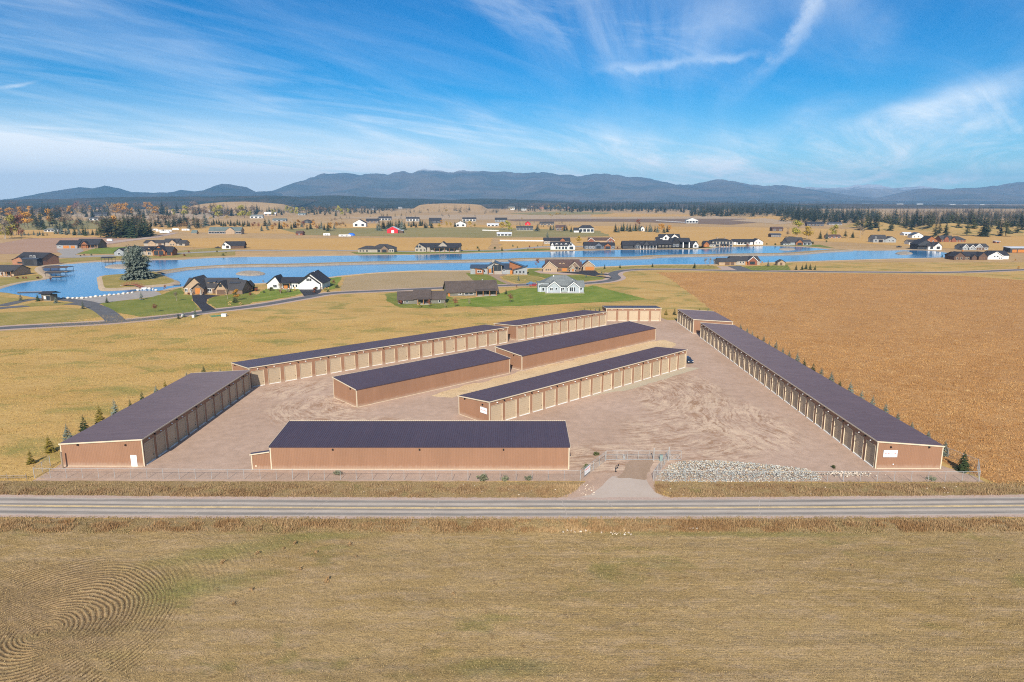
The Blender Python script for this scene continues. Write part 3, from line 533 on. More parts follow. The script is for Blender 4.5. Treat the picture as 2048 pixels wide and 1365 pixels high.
fgrid('stubble_field_top', FUR[0], FUR[1], FUR[3], 101.2, .22, field_h, STUB, 'far left strip of the stubble field beside the ditch')
fgrid('ploughed_furrows', FUR[0], FUR[1], FUR[2], FUR[3], .105, field_h, STUB, 'curved ploughed furrows at the lower left', lambda X, Y: furrow(X, Y)[0]/.062)
# ---------------------------------------------------------------- storage buildings
def sheet_metal(name, rgb, rough, dust, spec=.4, streak=.08):
    "painted ribbed metal: every sheet a slightly different tone, weather streaks, some dust low on the wall"
    m, t, p = newmat(name); k = NT(t); P = k.n('ShaderNodeTexCoord').outputs['Object']; sx = k.n('ShaderNodeSeparateXYZ'); k.lk(P, sx.inputs[0])
    fl = k.math('FLOOR', k.math('DIVIDE', k.math('ADD', sx.outputs[0], k.math('MULTIPLY', sx.outputs[1], 1.0 if dust else 0.0)), .915)); wn = k.n('ShaderNodeTexWhiteNoise', noise_dimensions='1D'); k.lk(fl, wn.inputs['W'])
    col = k.scale(rgb, k.rng(wn.outputs['Value'], 0, 1, .97, 1.03, False)); st = k.noise(k.mapped(P, (2.5, .25 if not dust else 2.5, .3)), 1, 5, .7); col = k.scale(col, k.rng(st, .3, .7, 1-streak, 1+streak, False)); col = k.scale(col, k.rng(k.noise(P, .12, 3), .3, .7, .95, 1.05, False))
    if dust:
        d = k.math('SUBTRACT', sx.outputs[2], k.math('MULTIPLY', k.noise(P, 1.3, 5, .7), 1.3)); col = k.mix(k.rng(d, -.5, .35, .55, 0), col, (.38,.28,.21))
    k.lk(col, p.inputs['Base Color']); k.lk(k.rng(st, .3, .7, rough-.06, rough+.08, False), p.inputs['Roughness']); p.inputs['Specular IOR Level'].default_value = spec; MATS[name] = m; return m
BROWN = sheet_metal('brown_metal_siding', (.275,.150,.090), .55, True, .35, .03)
CREAM = M('cream_trim', (.59,.50,.365), .5, .05, .6)
DOORC = M('tan_roll_door', (.45,.352,.238), .5, .06, .4)
_t = NT(DOORC.node_tree); _p = DOORC.node_tree.nodes['Principled BSDF']; _l = _p.inputs['Base Color'].links[0].from_socket; _t.lk(_t.scale(_l, _t.rng(_t.n('ShaderNodeObjectInfo').outputs['Random'], 0, 1, .90, 1.08, False)), _p.inputs['Base Color'])
ROOFM = sheet_metal('dark_plum_metal_roof', (.071,.050,.065), .42, False, .5, .10)
SILL = M('white_sill', (.70,.70,.68), .7, .12, 1.5)
WHITE = M('white_paint', (.80,.80,.79), .5, .04, 1)
BLACKM = M('black_metal', (.018,.017,.018), .5, .1, 3)
LAMPW = M('white_lamp_housing', (.75,.74,.70), .4, .05, 3)
GALV = M('galvanised_steel', (.44,.45,.45), .45, .12, 2, metal=.3)
CONC = M('concrete', (.42,.39,.35), .9, .15, 1.2)
def ribs(mb, L0, L1, z0f, z1f, y, step=.30, h=.022, out=-1):
    "vertical ribbed cladding from L0 to L1 along local x; outward is out*y"
    n = max(1, round((L1-L0)/step)); st = (L1-L0)/n
    for i in range(n):
        a = L0+i*st; xs = (a, a+st*.62, a+st*.70, a+st*.92, a+st)
        ys = (y, y, y+out*h, y+out*h, y)
        for j in range(4):
            p = [(xs[j], ys[j], z0f), (xs[j+1], ys[j+1], z0f), (xs[j+1], ys[j+1], z1f(xs[j+1])), (xs[j], ys[j], z1f(xs[j]))]
            mb.quad(*(p if out < 0 else p[::-1]))
HHI, HLO = 5.3, 4.4
DOOR_W, DOOR_H = 3.4, 4.25
def door_meshes():
    d = MB(); n = 9; ph = DOOR_H/n
    for i in range(n):
        z0 = i*ph; z1 = z0+ph
        d.box(-DOOR_W/2, DOOR_W/2, -.04, .03, z0+.008, z1-.012)
        for q in range(2):
            zz = z0+ph*(.32+.34*q); d.box(-DOOR_W/2+.1, DOOR_W/2-.1, -.048, -.04, zz-.03, zz+.03)
    d.box(-DOOR_W/2, DOOR_W/2, .03, .06, 0, DOOR_H)
    f = MB()
    for s in (-1, 1): f.box(*sorted((s*DOOR_W/2, s*(DOOR_W/2+.07))), -.205, .05, 0, DOOR_H+.06)
    f.box(-DOOR_W/2, DOOR_W/2, -.20, .05, DOOR_H, DOOR_H+.06)
    t = MB(); t.box(-DOOR_W/2, DOOR_W/2, -.34, .06, .0, .10)
    h = MB(); h.box(-.07, .07, -.09, -.04, 1.0, 1.07); h.box(-.02, .02, -.10, -.04, .93, 1.15)
    out = []
    for mb, nm, mt in ((d, 'overhead_door', DOORC), (f, 'door_frame', CREAM), (t, 'threshold', SILL), (h, 'latch', BLACKM)):
        me = mb.mesh(nm); me.materials.append(mt); out.append(me)
    lm = MB(); lm.box(-.11, .11, -.20, 0, -.07, .10); lm.hexa([(-.14,-.30,-.10),(.14,-.30,-.10),(.12,-.02,.0),(-.12,-.02,.0),(-.14,-.30,-.05),(.14,-.30,-.05),(.12,-.02,.1),(-.12,-.02,.1)])
    bl = MB(); bl.box(-.13, .13, -.26, 0, -.12, .14); bl.box(-.09, .09, -.34, -.26, -.08, .04)
    m1 = lm.mesh('wall_light'); m1.materials.append(LAMPW); m2 = bl.mesh('flood_light'); m2.materials.append(BLACKM)
    return out, m1, m2
(DM, FM, TM, HM), LM, FLM = door_meshes()
def storage(label, P0, P1, depth, ndoors, out_left, ends='', floods=(), blank_low=True):
    """long shed: P0->P1 is the base of the tall door wall; the low wall lies `depth` behind it.
    local x runs along the wall, local -y looks out of the doors."""
    dx, dy = P1[0]-P0[0], P1[1]-P0[1]; Ln = math.hypot(dx, dy); ang = math.atan2(dy, dx)
    t = thing('storage_building', (P0[0], P0[1], .012), ang, label, 'storage building', 'storage buildings around the gravel yard')
    dp = depth
    # door wall with real openings
    mb = MB(); pitch = Ln/ndoors if ndoors else Ln; op = []
    if ndoors:
        for i in range(ndoors): c = (i+.5)*pitch; op.append((c-DOOR_W/2-.065, c+DOOR_W/2+.065))
        e = 0
        for a, b in op:
            ribs(mb, e, a, 0, lambda x: HHI, 0); 
            ribs(mb, a, b, DOOR_H+.10, lambda x: HHI, 0); e = b
        ribs(mb, e, Ln, 0, lambda x: HHI, 0)
        # reveals behind the openings keep the inside dark and closed
        mb.quad((0, .42, 0), (Ln, .42, 0), (Ln, .42, HHI-.05), (0, .42, HHI-.05))
    else: ribs(mb, 0, Ln, 0, lambda x: HHI, 0)
    mb.build('wall', BROWN, t)
    mb = MB(); ribs(mb, 0, Ln, 0, lambda x: HLO, dp, out=1); mb.build('wall', BROWN, t)
    for s, xx in ((-1, 0), (1, Ln)):
        mb = MB(); n = max(1, round(dp/.30)); st = dp/n
        for i in range(n):
            a = i*st; ys = (a, a+st*.62, a+st*.70, a+st*.92, a+st); xs = [xx+s*k for k in (0, 0, .022, .022, 0)]
            for j in range(4):
                zt = lambda y: HHI+(HLO-HHI)*y/dp
                p = [(xs[j], ys[j], 0), (xs[j+1], ys[j+1], 0), (xs[j+1], ys[j+1], zt(ys[j+1])), (xs[j], ys[j], zt(ys[j]))]
                mb.quad(*(p if s > 0 else p[::-1]))
        mb.build('wall', BROWN, t)
    # ribbed roof
    o = .18; mb = MB(); sl = (HLO-HHI)/dp; n = max(1, round((Ln+2*o)/.42)); st = (Ln+2*o)/n
    y0, y1 = -o, dp+o; za, zb = HHI+.16-sl*o*0, HLO+.16+sl*o
    za = HHI+.16-sl*o
    for i in range(n):
        a = -o+i*st; xs = (a, a+st*.72, a+st*.80, a+st*.92, a+st); zs = (0, 0, .06, .06, 0)
        for j in range(4): mb.quad((xs[j], y0, za+zs[j]), (xs[j+1], y0, za+zs[j+1]), (xs[j+1], y1, zb+zs[j+1]), (xs[j], y1, zb+zs[j]))
    mb.hexa([(-o, y0, za-.16), (Ln+o, y0, za-.16), (Ln+o, y1, zb-.16), (-o, y1, zb-.16), (-o, y0, za-.01), (Ln+o, y0, za-.01), (Ln+o, y1, zb-.01), (-o, y1, zb-.01)])
    roof = mb.build('roof', ROOFM, t)
    mb = MB(); mb.box(-o-.05, Ln+o+.05, y0-.06, y0-.003, za-.15, za+.085); mb.build('eave_trim', CREAM, roof)
    for s, xx in ((-1, -o), (1, Ln+o)):
        mb = MB(); a, b = (xx-.06, xx-.003) if s < 0 else (xx+.003, xx+.06)
        mb.hexa([(a, y0-.02, za-.17), (b, y0-.02, za-.17), (b, y1, zb-.17), (a, y1, zb-.17), (a, y0-.02, za+.085), (b, y0-.02, za+.085), (b, y1, zb+.085), (a, y1, zb+.085)]); mb.build('rake_trim', CREAM, roof)
    for xx, yy, hh in ((0, 0, HHI), (Ln, 0, HHI), (0, dp, HLO), (Ln, dp, HLO)):
        mb = MB(); w = .15; sx = -1 if xx == 0 else 1; sy = -1 if yy == 0 else 1
        x0, x1 = sorted((xx+sx*.05, xx-sx*w)); y0c, y1c = sorted((yy+sy*.05, yy-sy*.0))
        mb.box(x0, x1, y0c, y1c, 0, hh-.08); x0, x1 = sorted((xx+sx*.052, xx+sx*.002)); y0c, y1c = sorted((yy+sy*.052, yy-sy*w)); mb.box(x0, x1, y0c, y1c, 0, hh-.08)
        mb.build('corner_trim', CREAM, t)
    mb = MB(); mb.box(.26, Ln-.26, dp+.04, dp+.07, 0, .11); mb.build('base_trim', CREAM, t)
    for s, xx in ((-1, 0), (1, Ln)):
        mb = MB(); a, b = sorted((xx+s*.04, xx+s*.07)); mb.box(a, b, .26, dp-.26, 0, .11); mb.build('base_trim', CREAM, t)
    for i in range(ndoors):
        c = (i+.5)*pitch
        d = obj('overhead_door', DM, t, (c, .14, .05)); obj('door_frame', FM, d, (0, 0, 0)); obj('threshold', TM, d, (0, 0, -.05)); obj('latch', HM, d, (DOOR_W/2-.3, 0, 0))
        obj('wall_light', LM, t, (c, -.035, DOOR_H+.62))
        if i % 2 == 1: obj('flood_light', FLM, t, (i*pitch+.02, -.035, HHI-.35))
    return t, Ln
A_, _ = storage('wide plum roofed storage building at far left with white side door', (-70.4, 123.3), (-70.2, 177.0), 15.7, 12, 0)
B_, BL = storage('plain backed storage building nearest the road with small screen wall', (10.8, 134.1), (-45.6, 134.1), 12.3, 12, 0)
C_, _ = storage('longest back left storage building with row of twenty tan doors', (-71.3, 179.5), (-1.5, 239.9), 13.2, 20, 0)
D_, _ = storage('back storage building with eleven doors between two others', (1.8, 243.0), (38.5, 274.4), 13.0, 11, 0)
E_, _ = storage('short far storage building whose five doors face the road', (39.7, 283.8), (62.7, 283.8), 12.8, 5, 0)
F_, _ = storage('short far right storage building behind the longest row', (69.1, 281.0), (69.2, 256.3), 14.9, 6, 0)
G_, GLn = storage('very long right hand storage building beside golden field with white sign', (70.0, 249.2), (69.0, 122.2), 12.4, 28, 0)
H_, _ = storage('blank backed middle storage building nearer the left', (-8.5, 203.9), (-46.0, 169.9), 11.7, 11, 0)
I_, _ = storage('blank backed middle storage building farther back on right', (44.1, 252.2), (-5.1, 206.9), 11.9, 14, 0)
J_, _ = storage('centre storage building with eighteen doors and white end sign', (-5.1, 147.9), (53.1, 202.6), 11.0, 18, 0)
# which end of each local frame is which: local y points away from the doors
def end_fitting(t, Ln, x, y, name, me, z, side):
    o = obj(name, me, t, (x+side*.04, y, z)); o.rotation_euler.z = R(-90) if side < 0 else R(90); return o
for t, Ln, dp, side in ((A_, 53.7, 15.7, -1), (C_, 92.4, 13.2, -1), (G_, GLn, 12.4, 1), (J_, 79.8, 11.0, -1)):
    for fy in (.2, .78): end_fitting(t, Ln, 0 if side < 0 else Ln, dp*fy, 'flood_light', FLM, 4.35, side)
end_fitting(I_, 66.9, 66.9, 8.5, 'flood_light', FLM, 4.2, 1); end_fitting(H_, 50.6, 50.6, 9.0, 'flood_light', FLM, 4.2, 1)
for fx in (.22, .5, .79):
    o = obj('flood_light', FLM, B_, (BL*fx, 12.34, 4.0)); o.rotation_euler.z = R(180)
# white side door of the left building, on its road end
mb = MB(); mb.box(-.5, .5, -.05, .0, 0, 2.2); mb.box(-.43, .43, -.075, -.05, 1.25, 2.08); mb.box(-.43, .43, -.075, -.05, .12, 1.1)
sdoor = mb.build('side_door', WHITE, A_, (-.035, 1.9, .0)); sdoor.rotation_euler.z = R(-90)
mb = MB()
for a, b in ((-.58, -.5), (.5, .58)): mb.box(a, b, -.06, 0, 0, 2.28)
mb.box(-.5, .5, -.06, 0, 2.2, 2.28); mb.build('door_frame', WHITE, sdoor)
mb = MB(); mb.box(.34, .42, -.14, -.05, .98, 1.06); mb.build('handle', GALV, sdoor)
# thin screen wall with a narrow cap, on the left end of the front building (local x = BL end)
lt = MB(); x0, x1, y0, y1 = BL+.06, BL+3.6, 11.7, 12.3; zh, zl = 3.5, 2.95
n = 12
for i in range(n):
    st = (x1-x0)/n; a = x0+i*st; zf = lambda x: zh+(zl-zh)*(x-x0)/(x1-x0)
    xs = (a, a+st*.62, a+st*.7, a+st*.92, a+st); ys = (y1, y1, y1+.03, y1+.03, y1)
    for j in range(4): lt.quad((xs[j+1], ys[j+1], 0), (xs[j], ys[j], 0), (xs[j], ys[j], zf(xs[j])), (xs[j+1], ys[j+1], zf(xs[j+1])))
lt.quad((x1, y0, 0), (x1, y1, 0), (x1, y1, zl), (x1, y0, zl)); lt.quad((x1, y0, 0), (x1, y0, zl), (x0, y0, zh), (x0, y0, 0))
ltw = lt.build('screen_wall', BROWN, B_)
mb = MB(); mb.slab((x0, y0-.2, zh+.12), (x1+.25, y0-.2, zl+.10), (x1+.25, y1+.2, zl+.10), (x0, y1+.2, zh+.12), .1); mb.build('screen_cap', ROOFM, B_)
mb = MB(); mb.hexa([(x0, y1+.205, zh-.06), (x1+.26, y1+.205, zl-.08), (x1+.26, y1+.26, zl-.08), (x0, y1+.26, zh-.06), (x0, y1+.205, zh+.15), (x1+.26, y1+.205, zl+.13), (x1+.26, y1+.26, zl+.13), (x0, y1+.26, zh+.15)])
mb.box(x1-.12, x1+.05, y1+.035, y1+.08, 0, zl-.05); mb.build('screen_trim', CREAM, B_)
mb = MB(); mb.box(x1-.9, x1-.6, y1+.03, y1+.10, .55, .85); mb.build('outlet_box', CREAM, B_)
# end signs: white boards with rows of small red and grey lettering too far off to read
RED = M('sign_red', (.62,.10,.09), .6, .1, 3); GREYL = M('sign_grey', (.42,.47,.52), .6, .1, 3)
def sign(parent, loc, rz, w, h, name='sign', label=None, rows=((.78, 'g', .10), (.5, 'r', .16), (.24, 'g', .08))):
    mb = MB(); mb.box(-w/2, w/2, -.05, 0, 0, h); o = mb.build(name, WHITE, parent, loc); o.rotation_euler.z = rz
    r = random.Random(int(w*100)); fr = MB()
    for a, b, c, d in ((-w/2-.04, w/2+.04, -.04, 0), (-w/2-.04, w/2+.04, h, h+.04), (-w/2-.04, -w/2, 0, h), (w/2, w/2+.04, 0, h)): fr.box(a, b, -.06, 0, c, d)
    fr.build('sign_frame', WHITE if parent is not None else GALV, o)
    for zf, kk, lh in rows:
        x = -w*.40; mb = MB(); hh = lh*h
        while x < w*.38:
            lw = r.uniform(.5, .95)*hh
            if r.random() < .16: x += hh*.7; continue
            z = zf*h-hh/2; th = hh*.28       # letter-like strokes
            mb.box(x, x+th, -.056, -.05, z, z+hh)
            if r.random() < .7: mb.box(x+th, x+lw, -.056, -.05, z+hh-th, z+hh)
            if r.random() < .6: mb.box(x+th, x+lw, -.056, -.05, z+hh*.45, z+hh*.45+th)
            if r.random() < .6: mb.box(x+th, x+lw, -.056, -.05, z, z+th)
            if r.random() < .5: mb.box(x+lw-th, x+lw, -.0562, -.05, z+th, z+hh-th)
            x += lw+hh*.28
        mb.build('lettering', RED if kk == 'r' else GREYL, o)
    return o
s1 = sign(None, tuple(J_.matrix_basis @ Vector((-.05, 1.9, 2.35))), J_.rotation_euler.z-R(90), 2.3, 1.35)
tag(s1, 'white lettered sign on the end of the centre storage building', 'sign', 'white signs on building ends')
s2 = sign(None, tuple(G_.matrix_basis @ Vector((GLn+.05, 2.55, 2.35))), G_.rotation_euler.z+R(90), 2.6, 1.35)
tag(s2, 'white lettered sign on the end of the long right building', 'sign', 'white signs on building ends')
for px in ((1781, 929, 'G'),): 
    mb = MB(); mb.box(-.1, .1, -.1, 0, 0, .2); mb.build('outlet_box', WHITE, G_, (GLn+.04, 3.3, .8), R(90))
# ---------------------------------------------------------------- chain link fence, gate
WIREM = M('fence_wire', (.30,.31,.30), .5, .1, 2, metal=.2)
def fence(name, pts, label, h=1.95, spacing=2.9, group=None, rail=True, posts=True, sp=.22):
    t = thing(name, (pts[0][0], pts[0][1], 0), 0, label, 'fence', group); ox, oy = pts[0]
    wire = MB(); first = True
    for a, b in zip(pts, pts[1:]):
        Lg = math.dist(a, b); n = max(1, round(Lg/spacing)); ux, uy = (b[0]-a[0])/Lg, (b[1]-a[1])/Lg
        for i in range(0 if first else 1, n+1):
            x, y = a[0]+ux*Lg*i/n-ox, a[1]+uy*Lg*i/n-oy; mb = MB(); big = i in (0, n)
            mb.bar((x, y, 0), (x, y, h+(.12 if big else .02)), .055 if big else .038, n=6); mb.bar((x, y, h+(.12 if big else .02)), (x, y, h+(.17 if big else .05)), .06 if big else .04, n=6, r2=.01)
            mb.build('post', GALV, t)
        first = False
        q0 = (a[0]-ox, a[1]-oy); q1 = (b[0]-ox, b[1]-oy)
        mb = MB(); mb.bar(q0+(h,), q1+(h,), .033, n=6); mb.build('top_rail', GALV, t)
        mb = MB(); mb.bar(q0+(.12,), q1+(.12,), .008, n=4); mb.build('bottom_wire', GALV, t)
        k = int(Lg/sp); rr = .004
        for s in (1, -1):
            for i in range(-int(h/sp), k+1):
                # diagonal wires clipped to the panel
                u0 = i*sp if s > 0 else i*sp+h; u1 = u0+s*h; z0, z1 = .1, h
                lo, hi = 0.0, 1.0
                for U in (0, Lg):
                    pass
                def cl(u, z): return u, z
                ua, za, ub, zb = u0, z0, u1, z1
                if (ua < 0 and ub < 0) or (ua > Lg and ub > Lg): continue
                f = lambda u: z0+(u-u0)/(u1-u0)*(z1-z0)
                if ua < 0: ua, za = 0, f(0)
                if ua > Lg: ua, za = Lg, f(Lg)
                if ub < 0: ub, zb = 0, f(0)
                if ub > Lg: ub, zb = Lg, f(Lg)
                if abs(ub-ua) < .02: continue
                wire.bar((q0[0]+ux*ua, q0[1]+uy*ua, za), (q0[0]+ux*ub, q0[1]+uy*ub, zb), rr, n=3)
    w = wire.build('wire_mesh', WIREM, t); w['kind'] = 'stuff'
    return t
fence('chain_link_fence', [(-88.6, 123.5), (-87.6, 117.6), (-40, 116.9), (-8, 116.5), (12.4, 116.4), at(1211, 923)], 'long chain link fence in front of the nearest storage buildings')
fence('chain_link_fence', [at(1336, 921), at(1307, 962), (60, 116.0), (84.6, 116.0), (88.2, 121.8), (84.6, 134.0)], 'chain link fence right of the driveway around the right corner')
gA = at(1211, 922); gB = at(1318, 921)
# sliding gate
gx0, gx1, gy = gA[0]+.15, at(1362, 921)[0], gA[1]+.25
gt = thing('sliding_gate', (gx0, gy, 0), 0, 'wide galvanised sliding gate closing the driveway', 'gate'); GL_ = gx1-gx0
mb = MB()
for z in (.18, 1.95): mb.bar((0, 0, z), (GL_, 0, z), .045, n=6)
mb.bar((0, 0, 1.1), (GL_, 0, 1.1), .025, n=5)
for i in range(8): mb.bar((GL_*i/7, 0, .18), (GL_*i/7, 0, 1.95), .035, n=6)
mb.build('gate_frame', GALV, gt)
mb = MB()
for i in range(2): 
    x = GL_*.86+i*GL_*.07; mb.bar((x, 0, .2), (x+GL_*.05, 0, 1.1), .025, n=5); mb.bar((x+GL_*.05, 0, .2), (x, 0, 1.1), .025, n=5)
mb.build('brace', GALV, gt)
mb = MB(); k = int(GL_*.82/.22)
for s in (1, -1):
    for i in range(k-7):
        u0 = .1+i*.22+(0 if s > 0 else 1.72); mb.bar((u0, .01, .2), (u0+s*1.72, .01, 1.92), .0055, n=3)
w = mb.build('wire_mesh', WIREM, gt); w['kind'] = 'stuff'
for u, hh, lb in ((1307, 2.5, 'left'), (1337, 2.7, 'right')):
    p = at(u, 921.5); mb = MB(); mb.bar((0, 0, 0), (0, 0, hh), .09, n=8); mb.bar((0, 0, hh), (0, 0, hh+.1), .1, n=8, r2=.02); mb.bar((0, .12, .3), (0, .12, 2.0), .03, n=6)
    tag(mb.build('gate_post', GALV, None, (p[0], p[1]-.1, 0)), 'thick %s hand post at the end of the sliding gate' % lb, 'post', 'gate posts')
mb = MB(); p = at(1322, 922); mb.box(-.35, .35, -.25, .25, 0, .12); mb.box(-.28, .28, -.2, .2, .12, 1.1); mb.box(-.31, .31, -.23, .23, 1.1, 1.18)
tag(mb.build('gate_motor', M('green_grey_box', (.20,.27,.25), .5, .1, 2), None, (p[0], p[1], .012)), 'green grey gate motor box behind the gate post', 'gate motor')
p = at(1249, 919); mb = MB(); mb.box(-.3, -.14, -.07, .07, 0, 1.0); mb.box(-.08, .12, -.09, .09, 0, .85)
tag(mb.build('gate_stop', GALV, None, (p[0], p[1], .012)), 'low galvanised catch post at the middle of the gate', 'post')
p = at(1231.5, 944); kp = thing('keypad_stand', (p[0], p[1], .012), 0, 'black keypad stand on the left of the driveway', 'keypad')
mb = MB(); mb.bar((0, 0, 0), (0, 0, 1.25), .06, n=8); mb.bar((0, 0, 1.2), (.42, 0, 1.3), .035, n=6); mb.box(-.18, .18, -.18, .18, 0, .03); mb.build('stand', BLACKM, kp)
mb = MB(); mb.box(.34, .56, -.16, .06, 1.16, 1.46); mb.build('keypad', BLACKM, kp); mb = MB(); mb.box(.15, .36, -.08, .04, .85, 1.0); mb.build('card_reader', BLACKM, kp)
a = Vector(at(1168.5, 957)); b = Vector(at(1179, 948)); fd = (b-a); o = sign(None, ((a.x+b.x)/2+.05, (a.y+b.y)/2-.06, .62), math.atan2(fd.y, fd.x), fd.length*1.05, 1.25, 'fence_sign', rows=((.72, 'r', .2), (.32, 'g', .13)))
tag(o, 'small white sign with red lettering on fence corner by driveway', 'sign')
mb = MB(); p = at(133, 933); mb.bar((0, 0, 0), (0.02, .03, 3.3), .16, n=8, r2=.14); tag(mb.build('wooden_post', M('weathered_wood', (.27,.21,.15), .9, .2, 2), None, (-85.4, 122.2, 0)), 'grey wooden post at the corner of the left building', 'post')
mb = MB(); 
for z in (.45, .8): mb.bar((-14, -.2, z), (0, 0, z), .06, n=5)
for x in (0, -3.5, -7, -10.5, -14): mb.bar((x, .05, 0), (x, .05, 1.1), .08, n=6)
tag(mb.build('rail_fence', MATS['weathered_wood'], None, (-88.7, 117.0, 0)), 'low weathered rail fence at the left end of the chain link', 'fence')
# ---------------------------------------------------------------- riprap
def rock_soup(name, spots, mat, label, seed, cat='rocks'):
    r = np.random.RandomState(seed); base = np.array([(0,0,1),(.95,0,.25),(.3,.9,.2),(-.8,.55,.3),(-.75,-.6,.2),(.35,-.9,.3),(0,0,-.7)], float)
    F0 = np.array([(0,1,2),(0,2,3),(0,3,4),(0,4,5),(0,5,1),(6,2,1),(6,3,2),(6,4,3),(6,5,4),(6,1,5)])
    V = []; F = []
    for i, (x, y, z, s) in enumerate(spots):
        a = r.rand()*6.28; B = base*(1+r.uniform(-.28, .28, base.shape))*np.array([1, r.uniform(.6, 1), r.uniform(.5, .85)])*s
        ca_, sa_ = math.cos(a), math.sin(a); B = np.stack([B[:, 0]*ca_-B[:, 1]*sa_, B[:, 0]*sa_+B[:, 1]*ca_, B[:, 2]], 1)+np.array([x, y, z]); F.append(F0+7*i); V.append(B)
    return tag(obj(name, npmesh(name, np.concatenate(V), np.concatenate(F), mat)), label, cat, kind='stuff')
def stone_mat(name, cols):
    m, t, p = newmat(name); k = NT(t); v = k.n('ShaderNodeTexVoronoi'); v.inputs['Scale'].default_value = 3.4; k.lk(k.pos(), v.inputs['Vector'])
    s = k.n('ShaderNodeSeparateColor'); k.lk(v.outputs['Color'], s.inputs[0])
    col = k.mix(k.rng(s.outputs[0], .1, .9), cols[0], cols[1]); col = k.mix(k.rng(s.outputs[1], .72, .78), col, cols[2]); col = k.scale(col, k.rng(s.outputs[2], 0, 1, .6, 1.3, False))
    k.lk(col, p.inputs['Base Color']); p.inputs['Roughness'].default_value = .85; MATS[name] = m; return m
RIP = stone_mat('riprap_stone', [(.56,.52,.44), (.34,.37,.36), (.46,.35,.22)])
r = random.Random(4); spots = []
pile = [at(u, v) for u, v in ((1310, 958), (1322, 943), (1340, 930), (1362, 923), (1430, 921), (1500, 926), (1560, 932), (1610, 938), (1632, 945), (1645, 955), (1640, 962), (1560, 964), (1420, 965), (1330, 964))]
def inside(x, y, P):
    c = False; j = len(P)-1
    for i in range(len(P)):
        if (P[i][1] > y) != (P[j][1] > y) and x < (P[j][0]-P[i][0])*(y-P[i][1])/(P[j][1]-P[i][1])+P[i][0]: c = not c
        j = i
    return c
def edge_d(x, y, P):
    return min(abs((b[0]-a[0])*(a[1]-y)-(a[0]-x)*(b[1]-a[1]))/math.dist(a, b) for a, b in zip(P, P[1:]+P[:1]))
while len(spots) < 7000:
    x, y = r.uniform(24, 60), r.uniform(115.5, 127)
    if inside(x, y, pile): spots.append((x, y, .03+min(.32, edge_d(x, y, pile)*.12)+r.uniform(-.06, .06), r.choice((.06, .09, .11, .14, .18))))
rock_soup('riprap', spots, RIP, 'broad heap of pale broken riprap stones right of the driveway', 3)
sp2 = [(r.gauss(62, 2.2), r.gauss(119.3, .55), .05+r.random()*.25, r.choice((.06, .1, .16, .22))) for _ in range(420)]
rock_soup('rubble', sp2, stone_mat('pale_rubble', [(.60,.50,.40), (.52,.42,.32), (.66,.58,.48)]), 'small pale rubble heap at the end of the riprap', 8)
sp3 = [(r.uniform(*r.choice(((11.5, 14.5), (26, 80), (-40, 10)))), r.uniform(110.2, 114.6), .04, r.choice((.05, .08, .12, .2))) for _ in range(160)]
rock_soup('verge_stones', sp3, MATS['pale_rubble'], 'scattered pale stones in the roadside grass', 9)
sp4 = [(r.gauss(a, 1.2), r.gauss(b, .45), .3, r.choice((.08, .14, .2, .26))) for a, b in (at(1148, 1066), at(1235, 1070), at(1385, 1060)) for _ in range(26)]
rock_soup('field_stones', sp4, MATS['pale_rubble'], 'small stone piles at the edge of the stubble field', 10)
# white cobble heap and boulders by the lake launch are built with the lake things
# ---------------------------------------------------------------- houses
GLASS = M('dark_window_glass', (.025,.035,.05), .08, .1, 1, spec=.8)
def wm(n, c, b=.0): return M(n, c, .8, .12, .5, bump=b, bsc=3)
WALLS = {'tan': wm('tan_siding', (.36,.26,.17)), 'stone': wm('stone_cladding', (.33,.29,.24), .03), 'white': wm('white_siding', (.60,.60,.585)), 'olive': wm('olive_grey_siding', (.155,.150,.125)),
 'grey': wm('grey_siding', (.26,.28,.29)), 'blue': wm('blue_grey_siding', (.33,.37,.40)), 'wood': wm('cedar_cladding', (.27,.105,.042)), 'dark': wm('charcoal_siding', (.045,.048,.055)), 'brown': wm('brown_siding', (.19,.13,.09)),
 'log': wm('red_log_wall', (.21,.075,.04)), 'red': wm('red_barn_paint', (.55,.02,.03)), 'black': wm('black_siding', (.02,.02,.024)), 'slate': wm('slate_blue_siding', (.10,.12,.15)), 'rust': wm('rust_brown_siding', (.30,.15,.09)), 'darkwood': wm('dark_brown_boards', (.10,.06,.042))}
def shingle(n, c):
    m, t, p = newmat(n); k = NT(t); P = k.n('ShaderNodeTexCoord').outputs['Object']
    a = k.noise(k.mapped(P, (1, 1, 3)), 1.7, 4, .75); b = k.noise(P, .3, 3)
    col = k.scale(c, k.rng(a, .25, .75, .55, 1.45, False)); col = k.scale(col, k.rng(b, .3, .7, .88, 1.12, False)); k.lk(col, p.inputs['Base Color']); p.inputs['Roughness'].default_value = .8; p.inputs['Specular IOR Level'].default_value = .3; return m
ROOFS = {'brown': shingle('brown_shingles', (.085,.066,.058)), 'black': shingle('black_shingles', (.032,.033,.04)), 'grey': shingle('grey_shingles', (.165,.180,.178)), 'char': shingle('charcoal_shingles', (.055,.053,.055)), 'metal': M('dark_metal_roof', (.05,.055,.065), .35, .1, .5), 'white': M('pale_metal_roof', (.6,.62,.64), .4, .1, .3), 'green': M('green_grey_roof', (.12,.15,.14), .5, .1, .3), 'plum': shingle('reddish_brown_shingles', (.095,.06,.052))}
WOODD = M('orange_wood_door', (.45,.17,.035), .5, .12, 1.2); WOODP = M('timber_post', (.30,.14,.05), .7, .15, 2); GDARK = M('brown_garage_door', (.12,.075,.05), .5, .1, 1); STONEP = WALLS['stone']
DM_ = {'wood': WOODD, 'white': WHITE, 'brown': GDARK, 'dark': BLACKM}
